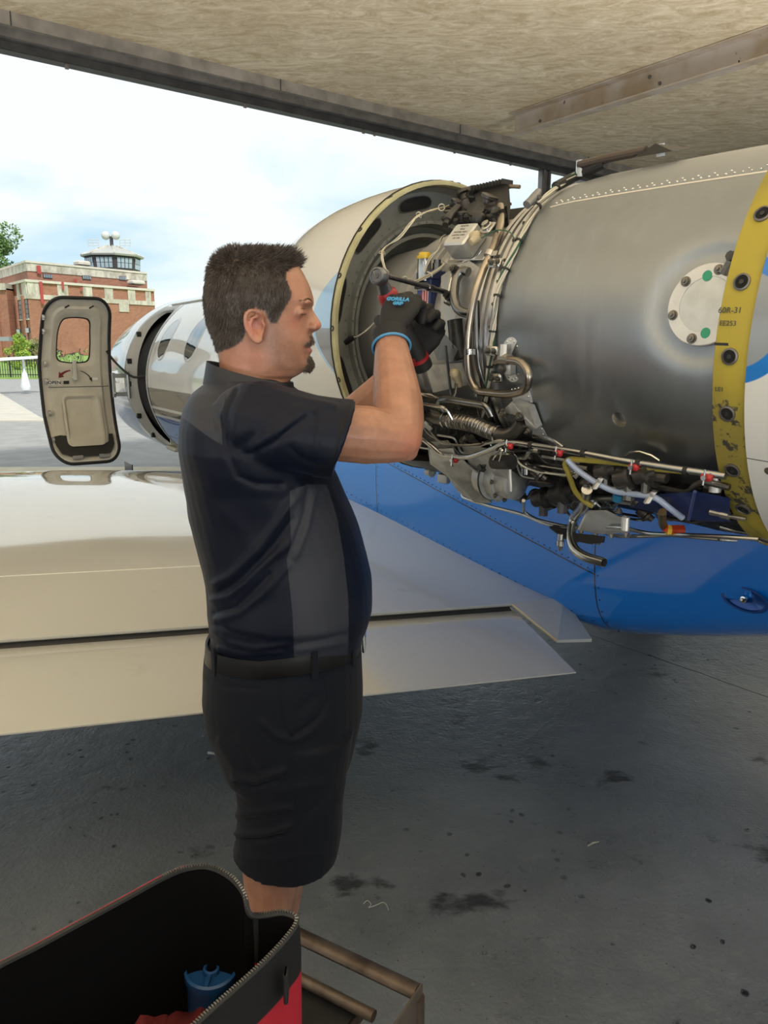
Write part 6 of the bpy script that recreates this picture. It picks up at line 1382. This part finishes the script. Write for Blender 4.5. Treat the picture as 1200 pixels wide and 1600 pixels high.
bprism('upper_wall', cornU, LL, LR, 0, zt, brick)
bprism('limestone_band', cornU, LL, LR, zz(431), zt-.25, stone, .12)
bprism('parapet_coping', cornU, LL, LR, zt-.25, zt, coping, .25)
lowc = cornU-(bdL+bdR).normalized()*3.0; DL_ = lowc.y; lowc = V((atD(51, 545, DL_).x, DL_, 0))
LR2 = onR(246, lowc); LL2 = onL(21, lowc)
zl = zz(443, DL_)
lowb = bprism('lower_wall', lowc, LL2, LR2, 0, zl, brick)
bprism('ledge_coping', lowc, LL2, LR2, zl-.3, zl, coping, .3)
bprism('ledge_coping', lowc, LL2, LR2, zz(471, DL_), zz(464, DL_), stone, .15)
def faceR(name, c0_, t0_, t1_, z0, z1, out, m_, parent=None, th=.1):
    n_ = V((bdR.y, -bdR.x, 0)); c_ = c0_+bdR*((t0_+t1_)/2)+n_*(out+th/2); return M().box((c_.x, c_.y, (z0+z1)/2), (t1_-t0_, th, z1-z0), (bdR, n_, UPZ)).build(name, m_, parent or termb, smooth=False)
def faceL(name, c0_, t0_, t1_, z0, z1, out, m_, parent=None, th=.1):
    n_ = V((-bdL.y, bdL.x, 0)); c_ = c0_+bdL*((t0_+t1_)/2)+n_*(out+th/2); return M().box((c_.x, c_.y, (z0+z1)/2), (t1_-t0_, th, z1-z0), (bdL, n_, UPZ)).build(name, m_, parent or termb, smooth=False)
# limestone pilaster blocks in the frieze, right face
for ua, ub in ((51, 69), (97, 113), (136, 150), (169, 182), (205, 216), (232, 240)):
    faceR('pilaster_block', lowc, max(0, onR(ua, lowc)), onR(ub, lowc), zz(464, DL_), zl-.3, .02, stone)
for ua, ub in ((36, 40), (44, 51)):
    faceL('pilaster_block', lowc, max(0, onL(ub, lowc)), onL(ua, lowc), zz(464, DL_), zl-.3, .02, stone)
for ua, ub in ((97, 113), (136, 172), (190, 205)): faceR('stone_panel', lowc, onR(ua, lowc), onR(ub, lowc), zz(484, DL_), zz(471, DL_), .02, stone)
def winR(c0_, ua, ub, z0, z1, nx, nz_, D):
    t0_, t1_ = onR(ua, c0_), onR(ub, c0_); f = faceR('window', c0_, t0_, t1_, z0, z1, -.02, wdark, th=.12); n_ = V((bdR.y, -bdR.x, 0)); w_ = (t1_-t0_)/nx; h_ = (z1-z0)/nz_
    for i in range(nx):
        for j in range(nz_): c_ = c0_+bdR*(t0_+w_*(i+.5))+n_*.12; M().box((c_.x, c_.y, z0+h_*(j+.5)), (w_*.72, .04, h_*.8), (bdR, n_, UPZ)).build('pane', wpane, f, smooth=False)
for ua, ub, dv in ((77, 91, 0), (137, 150, 2), (193, 204, 3)):
    k = (onR(ua, cornU)*bdR.y+cornU.y)/DBD; winR(cornU, ua, ub, CAMZ+(545-441-dv)/FPX*DBD*k, CAMZ+(545-435-dv)/FPX*DBD*k, 4, 1, 1)
for ua, ub in ((28.5, 32), (37, 43), (47.5, 51)):
    t1_, t0_ = onL(ua, lowc), max(.1, onL(ub, lowc)); k = 1+t0_*bdL.y/DL_; f = faceL('tall_window', lowc, t0_, t1_, zz(500, DL_), zz(472, DL_), -.02, wdark, th=.12)
    n_ = V((-bdL.y, bdL.x, 0))
    for i in range(2):
        for j in range(4): c_ = lowc+bdL*(t0_+(t1_-t0_)*(i+.5)/2)+n_*.12; hh_ = (zz(472, DL_)-zz(500, DL_))/4; M().box((c_.x, c_.y, zz(500, DL_)+hh_*(j+.5)), ((t1_-t0_)*.4, .04, hh_*.85), (bdL, n_, UPZ)).build('pane', wpane, f, smooth=False)
    faceL('window_sill', lowc, t0_-.1, t1_+.1, zz(502, DL_), zz(500, DL_), .05, coping)
for ua, ub in ((24, 27), (33.5, 36), (44, 46.5)): faceL('brick_pier', lowc, onL(ub, lowc), onL(ua, lowc), 0, zz(466, DL_), .1, brick, th=.25)
for u_, v0, v1, w_ in ((70, 422, 434, .55), (70.5, 448, 480, .4), (125, 437, 443, .35), (104, 446, 458, .3), (132, 452, 456, .3)):
    t = onR(u_, cornU if v0 < 445 else lowc); c0_ = cornU if v0 < 445 else lowc; faceR('red_streak', c0_, t-w_/2, t+w_/2, zz(v1), zz(v0), .26 if v0 < 445 else .32, redst, th=.03)
for ua, ub, va, vb in ((137, 155, 417, 424), (205, 224, 445, 451)):
    t0_, t1_ = onR(ua, cornU), onR(ub, cornU); c_ = cornU+bdR*((t0_+t1_)/2)+bdL*(2 if va < 430 else -1.2); k = c_.y; M().box((c_.x, c_.y, (zz(va, k)+zz(vb, k))/2), (t1_-t0_, 1.5, zz(va, k)-zz(vb, k)), (bdR, V((bdR.y, -bdR.x, 0)), UPZ), .15).build('air_handler', coping, termb, smooth=False)
# control cab
CT = 120.0; cc = atD(186, 545, CT); cc.z = 0; rC = 87/2/FPX*CT*1.02
def octa(r, z, rot=22.5): return [V((cc.x+r*math.cos(math.radians(rot+45*k)), cc.y+r*math.sin(math.radians(rot+45*k)), z)) for k in range(8)]
zb_, ze = zz(432, CT), zz(411, CT)
M().loft([octa(rC*.80, zb_-3), octa(rC*.80, zb_+.5)], caps=True).build('cab_base', stone, termb, smooth=False)
cabf = M().loft([octa(rC*.86, zb_), octa(rC*.90, ze)], caps=True).build('cab_frame', wdark, termb, smooth=False)
cg = mat('cab_glass', (.42, .52, .58), .08, coat=.5); cw = mat('cab_pale_frame', (.55, .57, .55), .5)
lo8, hi8 = octa(rC*.86, zb_+.2), octa(rC*.90, ze-.35)
for k in range(8):
    a0__, a1__, b0__, b1__ = lo8[k], lo8[(k+1) % 8], hi8[k], hi8[(k+1) % 8]; nrm_ = ((a0__+a1__)/2-cc); nrm_.z = 0; nrm_.normalize()
    if nrm_.y > .5: continue
    for i in range(4):
        f0, f1 = .10+.20*i+.02, .10+.20*(i+1)-.02
        for j in range(2):
            g0, g1 = .04+.48*j, .04+.48*j+.44
            q = [a0__.lerp(a1__, f).lerp(b0__.lerp(b1__, f), g_) for f, g_ in ((f0, g0), (f1, g0), (f1, g1), (f0, g1))]; M().prism([p+nrm_*.03 for p in q], nrm_*.05).build('pane', cg, cabf, smooth=False)
M().loft([octa(rC*1.0, ze-.15), octa(rC*1.02, ze+.1), octa(rC*.66, zz(403, CT)), octa(rC*.18, zz(396, CT))], caps=True).build('cab_roof', mat('pale_metal_roof', (.50, .50, .46), .4, .3), termb, smooth=False)
rs = M()
for k in range(8): rs.tube([octa(rC*1.02, ze+.14)[k], octa(rC*.18, zz(396, CT)+.06)[k]], .09, 5)
rs.build('roof_seams', stone, termb, kind='stuff')
dsh = mat('white_radome', (.6, .6, .57), .4); zr = zz(392, CT)
M().cyl((cc.x, cc.y, zz(397, CT)), (cc.x, cc.y, zz(382, CT)), .25).build('beacon_mast', wdark, termb)
for dx in (-.75, .75): M().ball((cc.x+dx, cc.y-.2, zz(381, CT)), .62, 10).build('beacon_lamp', dsh, termb)
for s_k in (-1, 1):
    rl = M()
    for i in range(3): x_ = cc.x+s_k*(1.6+i*.75); rl.cyl((x_, cc.y-1, zz(398, CT)), (x_, cc.y-1, zz(386+abs(i-1), CT)), .06, 5)
    for v_ in (388, 392, 396): rl.cyl((cc.x+s_k*1.5, cc.y-1, zz(v_, CT)), (cc.x+s_k*3.2, cc.y-1, zz(v_, CT)), .05, 5)
    rl.build('roof_railing', cw, termb)
# low wing of the building to the left
lw0 = atD(-260, 545, 112); lw1 = atD(19, 545, 100)
annex = thing('brick_annex', V((lw1.x, lw1.y, 0)), 'plain lower brick block at the far left of the terminal', 'building')
dxa = (lw0-lw1); dxa.z = 0; M().prism([V((lw1.x, lw1.y, 0)), V((lw1.x, lw1.y, 0))+dxa, V((lw1.x, lw1.y+12, 0))+dxa, V((lw1.x, lw1.y+12, 0))], (0, 0, zz(456))).build('wall', brick, annex, smooth=False)
M().prism([V((lw1.x, lw1.y-.3, zz(456)-.2)), V((lw1.x, lw1.y-.3, zz(456)-.2))+dxa, V((lw1.x, lw1.y+12, zz(456)-.2))+dxa, V((lw1.x, lw1.y+12, zz(456)-.2))], (0, 0, .8)).build('parapet', stone, annex, smooth=False)
for i in range(5): c_ = V((lw1.x, lw1.y, 0)).lerp(V((lw0.x, lw0.y, 0)), .06+.16*i); M().box((c_.x, c_.y-.1, 4), (.8, .5, 8), None).build('pier', brick, annex, smooth=False)
M().box(V((lw1.x-2, lw1.y-4, zz(531)))-V((6, 0, 0)), (20, 1.5, .5)).build('canopy', mat('grey_canopy', (.28, .3, .32), .6), annex, smooth=False)
# trees and shrub: trunk, limbs, leaf clusters as real leaf cards
def tree(name, P, H, R_, n_leaf, ls_, col, label, cat='tree', trunk=True, low=.35, seed=1, group=None):
    rg = random.Random(seed); t = thing(name, P, label, cat, group); tm = M()
    if trunk:
        tm.tube([P, P+V((.1, 0, H*.35)), P+V((0, 0, H*.6))], [H*.022, H*.017, H*.010], 8)
        for k in range(9): a = rg.uniform(0, 6.28); z0 = H*rg.uniform(.3, .6); tm.tube([P+V((0, 0, z0)), P+V((math.cos(a)*R_*.35, math.sin(a)*R_*.35, z0+H*.12)), P+V((math.cos(a)*R_*.75, math.sin(a)*R_*.75, z0+H*.22))], [H*.009, H*.006, H*.003], 6)
    else:
        for k in range(8): a = rg.uniform(0, 6.28); tm.tube([P, P+V((math.cos(a)*R_*.6, math.sin(a)*R_*.6, H*.7))], [.03, .012], 5)
    tm.build('trunk' if trunk else 'stems', mat('bark', (.10, .075, .05), .9), t)
    cl_ = [(V((rg.gauss(0, .42)*R_, rg.gauss(0, .42)*R_, H*(low+(1-low)*rg.random()**.9))), R_*rg.uniform(.22, .42)) for _ in range(26)]
    vs = []; fs = []
    for k in range(n_leaf):
        c_, r_ = rg.choice(cl_); d_ = V((rg.gauss(0, 1), rg.gauss(0, 1), rg.gauss(0, 1))).normalized(); q = P+c_+d_*r_*rg.uniform(.6, 1.05)
        if q.z < .05: continue
        u_ = V((rg.gauss(0, 1), rg.gauss(0, 1), rg.gauss(0, 1))).normalized(); w_ = u_.orthogonal().normalized(); s_ = ls_*rg.uniform(.6, 1.3); b = len(vs)
        vs += [q-u_*s_, q+w_*s_*.5, q+u_*s_, q-w_*s_*.5]; fs.append((b, b+1, b+2, b+3))
    me = bpy.data.meshes.new('foliage'); me.from_pydata([tuple(x-P) for x in vs], [], fs); me.update(); o = bpy.data.objects.new('foliage', me); COL.objects.link(o); me.materials.append(col); o.parent = t; o['kind'] = 'stuff'; return t
def leafm(name, c1, c2):
    m_ = mat(name, c1, .55, noise=1, nscale=1.6, col2=c2); m_.node_tree.nodes['Principled BSDF'].inputs['Transmission Weight'].default_value = 0; return m_
lf1 = leafm('green_leaves', (.17, .28, .07), (.05, .11, .03)); lf2 = leafm('lime_leaves', (.36, .48, .05), (.16, .28, .03))
p = atD(-4, 545, 140); tree('maple_tree', V((p.x, p.y, 0)), zz(368, 140), 5.6, 9000, .28, lf1, 'tall green tree rising behind the left end of the building', low=.35, seed=4)
p = atD(28, 545, 62); tree('lime_shrub', V((p.x, p.y, 0)), 2.55, .95, 4200, .07, lf2, 'bright yellow-green shrub behind the black fence', 'shrub', False, .15, 5)
p = atD(52, 545, 64); tree('flowering_shrub', V((p.x, p.y, 0)), 2.3, .7, 2200, .07, leafm('dusty_leaves', (.30, .30, .12), (.14, .16, .06)), 'dull olive shrub half hidden by the open cabin door', 'shrub', False, .2, 6)
# floodlights in front of the brickwork
for i, (u_, v_) in enumerate(((30, 518), (37, 528), (44, 516))):
    P = atD(u_, v_, 72); t = thing('floodlight', V((P.x, P.y, 0)), ('left black floodlight on a pole in front of the building', 'middle and lowest black floodlight on a pole in front of the building', 'right black floodlight on a pole beside the cabin door')[i], 'floodlight', 'floodlights before the terminal')
    M().cyl((P.x, P.y, 0), P, .06, 6).build('pole', wdark, t); M().box(P, (.34, .35, .50), (V((1, .3*(i-1), 0)).normalized(), V((-.3*(i-1), 1, 0)).normalized(), UPZ), .06).build('lamp_housing', mat('black_housing', (.03, .03, .035), .5), t)
    M().box(P+V((0, -.2, -.02)), (.28, .04, .40)).build('lens', mat('lens_grey', (.35, .38, .4), .2), t, smooth=False)
# black picket fence
f0 = atH(-260, 588, 0); f1 = atH(150, 591, 0); f0.z = f1.z = .02; fdv = (f1-f0).normalized(); Lf = (f1-f0).length
fence = thing('picket_fence', f0, 'black metal picket fence at the edge of the lawn', 'fence'); fbk = mat('black_fence_paint', (.02, .02, .022), .5)
nb = int(Lf/.16); pk = M()
for i in range(nb): P = f0+fdv*(i*.16); pk.box(P+V((0, 0, .52)), (.03, .03, 1.04))
pk.build('pickets', fbk, fence, kind='stuff')
for z_ in (.15, .95): M().box(f0+fdv*(Lf/2)+V((0, 0, z_)), (Lf, .04, .05), (fdv, fdv.cross(UPZ), UPZ)).build('rail', fbk, fence)
ps = None
for i in range(int(Lf/2.4)+1):
    P = f0+fdv*(i*2.4)+V((0, 0, .6))
    if ps is None: ps = M().box(P, (.08, .08, 1.2)).box(P+V((0, 0, .62)), (.11, .11, .05)).build('post', fbk, fence, origin=P)
    else: put(ps, 'post', fence, P)
# high-wing light aeroplane parked on the apron, its wing crosses the fence
w0 = atD(-150, 572, 27); w1 = atD(62, 559, 30)
lp_ = thing('parked_light_aircraft', V((w0.x-1, w0.y, 0)), 'white high-wing light aircraft parked in front of the fence, only its wing in view', 'airplane')
wd = (w1-w0).normalized(); nd = V((-wd.y, wd.x, 0)).normalized()
M().loft([[w0+nd*a+V((0, 0, b)) for a, b in ((-.6, .0), (-.3, .07), (.1, .10), (.6, .05), (.75, 0), (.6, -.03), (0, -.04))], [w1+nd*a*.8+V((0, 0, b*.8)) for a, b in ((-.6, .0), (-.3, .07), (.1, .10), (.6, .05), (.75, 0), (.6, -.03), (0, -.04))]], caps=True).build('wing', mat('white_wing_paint', (.75, .77, .78), .3), lp_, angle=40)
fz0 = w0-wd*1.0; fuz = M(); 
fuz.loft([[V((fz0.x, fz0.y+yy, 0))+V((.55*k*math.cos(t), 0, zc_+hh2*k*math.sin(t))) for t in np.linspace(0, 2*PI, 17)[:-1]] for yy, k, zc_, hh2 in ((-1.9, .25, 1.05, .4), (-1.4, .8, 1.05, .5), (0, 1, 1.15, .62), (1.2, .9, 1.15, .55), (3.6, .3, 1.2, .35), (4.4, .1, 1.25, .3))], caps=True).build('fuselage', MATS['white_wing_paint'], lp_, angle=50)
for dx_, dy_ in ((-.9, .2), (.9, .2), (0, -1.5)): M().cyl((fz0.x+dx_*.5, fz0.y+dy_, .8), (fz0.x+dx_, fz0.y+dy_, .2), .04).build('gear_leg', MATS['white_wing_paint'], lp_); M().lathe([(.05, -.06), (.19, -.05), (.2, 0), (.19, .05), (.05, .06)], (fz0.x+dx_, fz0.y+dy_, .2), (1, 0, 0), 16, caps=True).build('wheel', blk, lp_)
q3 = w0.lerp(w1, .885); q3 = q3+V((0, -.2, 0)); M().tube([q3, V((q3.x, q3.y, .75))], .05, 8).build('wing_strut', MATS['white_wing_paint'], lp_)
M().lathe([(.05, .20), (.10, .10), (.13, -.10), (.19, -.35), (.16, -.5), (.0, -.55)], V((q3.x, q3.y, .60)), UPZ, 14).build('wheel_fairing', MATS['white_wing_paint'], lp_)
# distant tree line so the horizon is not bare where the aircraft does not hide it
rg = random.Random(31); vs = []; fs = []
for k in range(110):
    u_ = -900+k*24
    if -20 < u_ < 250: continue
    p = atD(u_, 545, 165+rg.uniform(-15, 20)); p.z = 0; H = rg.uniform(6, 10)
    for i in range(260):
        q = p+V((rg.gauss(0, 2.6), rg.gauss(0, 2), H*(.05+.95*rg.random()**.8))); u1 = V((rg.gauss(0, 1), rg.gauss(0, 1), rg.gauss(0, 1))).normalized(); w1_ = u1.orthogonal().normalized(); b = len(vs); s_ = rg.uniform(.4, .9)
        vs += [q-u1*s_, q+w1_*s_*.6, q+u1*s_, q-w1_*s_*.6]; fs.append((b, b+1, b+2, b+3))
me = bpy.data.meshes.new('distant_treeline'); me.from_pydata([tuple(x) for x in vs], [], fs); o = bpy.data.objects.new('distant_treeline', me); COL.objects.link(o); me.materials.append(lf1)
tag(o, 'dark green line of far trees along the horizon beyond the airfield', 'trees', kind='stuff')
# ================================================================== TOOL BAG ON A STEEL CART
rustm = mat('rusty_steel', (.16, .125, .10), .5, .6, noise=.5, nscale=18, col2=(.07, .05, .04), bump=.3, bscale=90)
cart = thing('steel_tool_cart', V((-.35, .95, 0)), 'rusty steel framed cart carrying the open tool bag', 'cart')
ra, rb_ = atH(452, 1455, .50), atH(652, 1550, .50); rd = (rb_-ra).normalized(); pn = V((rd.y, -rd.x, 0)); 
if pn.y > 0: pn = -pn
ra2 = ra-rd*.06
M().tube([ra2, rb_], [(.0165, .012), (.0165, .012)], 12, flat=pn).build('top_rail', rustm, cart)
rc0, rc1 = atH(380, 1484, .47), atH(584, 1588, .47); M().tube([rc0, rc1], .011, 12).build('lower_rail', rustm, cart)
ep = M(); pe = rb_+rd*.004
ep.box(pe+pn*.20+V((0, 0, -.03)), (.004, .42, .085), (rd, pn, UPZ)); ep.build('end_plate', mat('bare_brown_plate', (.22, .18, .145), .45, .7, noise=.3, nscale=14), cart, smooth=False)
_rm = [atH(u_, v_, h_) for u_, v_, h_ in ((-40, 1532, .9), (325, 1355, .88), (461, 1434, .8), (170, 1720, .78), (40, 1790, .8), (-120, 1780, .83), (-170, 1640, .88))]
pmax = max((q-ra2).dot(pn) for q in _rm)+.03; tmin = min((q-ra2).dot(rd) for q in _rm)-.02
S0, S1, S2_, S3 = ra2+rd*tmin+pn*.12, ra2+pn*.02, rb_-rd*.10+pn*.02, None
zS = V((0, 0, -.058)); kL = [ra2+rd*tmin+pn*.18, ra2+rd*.0+pn*.03, rb_-rd*.10+pn*.03, rb_-rd*.10+pn*pmax, ra2+rd*tmin+pn*pmax]
shf = M().prism([V((p.x, p.y, .440)) for p in kL], (0, 0, .008)).build('shelf', mat('black_shelf', (.015, .015, .015), .6, noise=.3, nscale=30), cart, smooth=False)
for P in (ra2+pn*.02, rb_, ra2+rd*(tmin+.02)+pn*.20, ra2+rd*(tmin+.02)+pn*(pmax-.02), rb_-rd*.12+pn*(pmax-.02)): M().cyl(P+V((0, 0, -.01)), V((P.x, P.y, .05)), .014).build('leg', rustm, cart); M().lathe([(.01, -.012), (.04, -.012), (.045, 0), (.04, .012), (.01, .012)], V((P.x, P.y, .045)), rd, 16, caps=True).build('caster', blk, cart)
M().tube([V((p.x, p.y, .432)) for p in kL], .010, 10, closed=True).build('side_rail', rustm, cart)
bagc = V((-.42, .80, .46))
bag = thing('tool_bag', bagc, 'open black and red soft tool bag with metal zipper, on the rusty cart', 'bag')
canvas = mat('black_bag_canvas', (.0025, .0025, .003), .9, spec=.08, bump=.4, bscale=600, bdist=.001); redcv = mat('red_bag_canvas', (.42, .006, .022), .55, bump=.3, bscale=500)
BR = [(-40, 1532, .90), (60, 1478, .90), (130, 1440, .90), (200, 1402, .895), (255, 1372, .89), (290, 1358, .885), (325, 1355, .88), (358, 1370, .87), (380, 1395, .855), (390, 1428, .83), (410, 1431, .815), (440, 1427, .81), (461, 1434, .805), (462, 1446, .80), (448, 1466, .795), (420, 1497, .79), (385, 1530, .785), (345, 1565, .78), (310, 1597, .775), (255, 1650, .775), (170, 1720, .78), (40, 1790, .80), (-120, 1780, .83), (-170, 1640, .88)]
rim = spline([atH(*p) for p in BR], 5, True); nR = len(rim); cR = sum(rim, V((0, 0, 0)))/nR
def rl_(k, dz, f=None): return [V((cR.x+(p.x-cR.x)*k, cR.y+(p.y-cR.y)*k, (p.z+dz) if f is None else p.z*(1-f)+(dz)*f)) for p in rim]
fl_h = .452
outer = [rl_(1.0, 0), rl_(1.025, -.012), rl_(1.035, -.05), rl_(1.03, fl_h+.17, .55), rl_(1.02, fl_h+.09, .8), rl_(1.0, fl_h+.02, .97), rl_(.95, fl_h, 1.0)]
body_b = M().loft(outer, cap1=True)
AB = {'bz': []}
for li, ring_ in enumerate(outer):
    for p, q in zip(ring_, rim): AB['bz'].append(q.z-p.z)
bm_ = mat('bag_shell', (.006, .006, .0065), .75); g = G(bm_); x_, y_, z_z = g.xyz()
g.col(g.mix(g.mask(g.math('SUBTRACT', g.attr('bz'), .085), .002), (.0035, .0035, .004), (.42, .008, .024))); g.bump(g.noise(500, 3), .3, .001)
body_b.build('bag_shell', bm_, bag, attrs=AB, angle=60)
M().loft([rl_(.995, .001), rl_(.965, -.006), rl_(.93, -.05), rl_(.88, fl_h+.12, .7), rl_(.84, fl_h+.015, 1.0)], cap1=True).build('lining', canvas, bag, angle=60)
M().tube(rim, (.0042), 6, closed=True).build('zipper_tape', mat('charcoal_zip_tape', (.02, .02, .021), .7), bag)
# red piping on the rear wall's left run
M().tube([p+V((0, 0, -.002))+V((p.x-cR.x, p.y-cR.y, 0))*.045 for p in rim[0:26]], .0045, 6).build('red_piping', redcv, bag)
tm_ = M(); acc = 0; zt_ = mat('zip_teeth_metal', (.22, .22, .22), .4, .8)
for i in range(nR):
    a_, b_ = rim[i], rim[(i+1) % nR]; L_ = (b_-a_).length; k = 0
    if not (20 <= i <= 92): continue
    while acc < L_: 
        P = a_.lerp(b_, acc/L_); d_ = (b_-a_).normalized(); tm_.box(P+V((0, 0, .0046)), (.0022, .0050, .0022), (d_, UPZ.cross(d_).normalized(), UPZ)); acc += .0042
    acc -= L_
tm_.build('zipper_teeth', zt_, bag, kind='stuff', smooth=False)
M().box(atH(447, 1540, .74), (.006, .02, .05), None, .002).build('zipper_pull', blk, bag)
# grey mesh pocket inside the near end
mp_ = []
for k in range(10):
    t = k/9; mp_.append([atH(398+60*t, 1434+4*math.sin(t*3), .795).lerp(atH(420+22*t, 1520-50*t, .70), q) for q in (0, .33, .66, 1)])
M().grid(mp_).build('mesh_pocket', mat('grey_mesh', (.05, .052, .055), .6, bump=1, bscale=900, stretch=(1, 3, 1)), bag)
# blue spool and red cloths in the bag
sp0 = atH(330, 1512, .72); bl = mat('blue_plastic', (.010, .060, .19), .4)
spool = thing('blue_spool', sp0-V((0, 0, .16)), 'blue plastic spool standing upright inside the tool bag', 'spool')
M().lathe([(.034, -.16), (.036, -.155), (.036, -.02), (.040, -.012), (.040, .0), (.036, .002), (.035, -.006), (.012, -.008), (.012, .0), (.0085, .001), (.0085, -.03), (0, -.03)], sp0, V((.05, -.05, 1)), 36).build('spool_body', bl, spool, angle=30)
for k in range(3): a = k*2.094+.5; M().box(sp0+V((.023*math.cos(a), .023*math.sin(a), -.004)), (.026, .006, .006), (V((math.cos(a), math.sin(a), 0)), V((-math.sin(a), math.cos(a), 0)), UPZ)).build('spoke', bl, spool, smooth=False)
for i, (u_, v_, h_, sd_) in enumerate(((205, 1560, .72, 3), (268, 1592, .71, 5))):
    c_ = atH(u_, v_, h_); rg = random.Random(sd_); rows = []
    for a in range(14):
        row = []
        for b in range(14): x, y = (a-6.5)/6.5, (b-6.5)/6.5; row.append(c_+V((x*.045, y*.07, .012*math.sin(x*4+sd_)*math.cos(y*2+sd_)+.006*math.sin(x*7+y*4)-.02*(x*x+y*y)-.025)))
        rows.append(row)
    o = M().grid(rows).build('red_shop_cloth', mat('dark_red_cloth', (.11, .006, .008), .85, bump=.3, bscale=400), None, angle=80); tag(o, ('dark red shop cloth crumpled in the tool bag, farther from the blue spool', 'dark red shop cloth crumpled in the bag right beside the blue spool')[i], 'cloth', 'red cloths in the tool bag')
M().tube(spline([atH(250, 1560, .64), atH(280, 1500, .70), atH(300, 1475, .72), atH(330, 1478, .73), atH(345, 1495, .72)], 6), .0022, 6).build('bag_cord', canvas, bag)

# ================================================================== LITTER ON THE HANGAR FLOOR
th_ = M().tube(spline([atH(u_, v_, .004) for u_, v_ in ((568, 1412), (574, 1407), (580, 1413), (576, 1418), (588, 1414), (598, 1410), (604, 1414), (607, 1422))], 6), .0011, 6).build('loose_thread', mat('pale_thread', (.55, .53, .48), .7), None)
tag(th_, 'short pale loose thread lying curled on the dark hangar floor', 'thread')
tw_ = M().tube([atH(918, 1322, .005), atH(926, 1317, .008), atH(936, 1315, .004)], [.002, .004, .0015], 6).build('wood_splinter', mat('pale_wood', (.34, .32, .28), .7), None)
tag(tw_, 'small grey wood splinter alone on open floor right of the man', 'splinter')
wp_ = M().tube([atH(326, 1176, .006), atH(334, 1177, .012), atH(345, 1182, .006)], [.007, .005, .002], 8).build('plastic_scrap', mat('clear_grey_plastic', (.45, .44, .42), .2), None)
tag(wp_, 'small pale plastic scrap on the floor under the flap behind the man', 'scrap')
nut_ = M().lathe([(.0035, 0), (.0075, 0), (.0075, .006), (.0035, .006), (.0035, 0)], atH(1168, 1298, .0), UPZ, 6).build('hex_nut', mat('zinc_nut', (.4, .4, .38), .35, .9), None, angle=20)
tag(nut_, 'tiny loose hex nut on the floor near the right edge', 'nut')
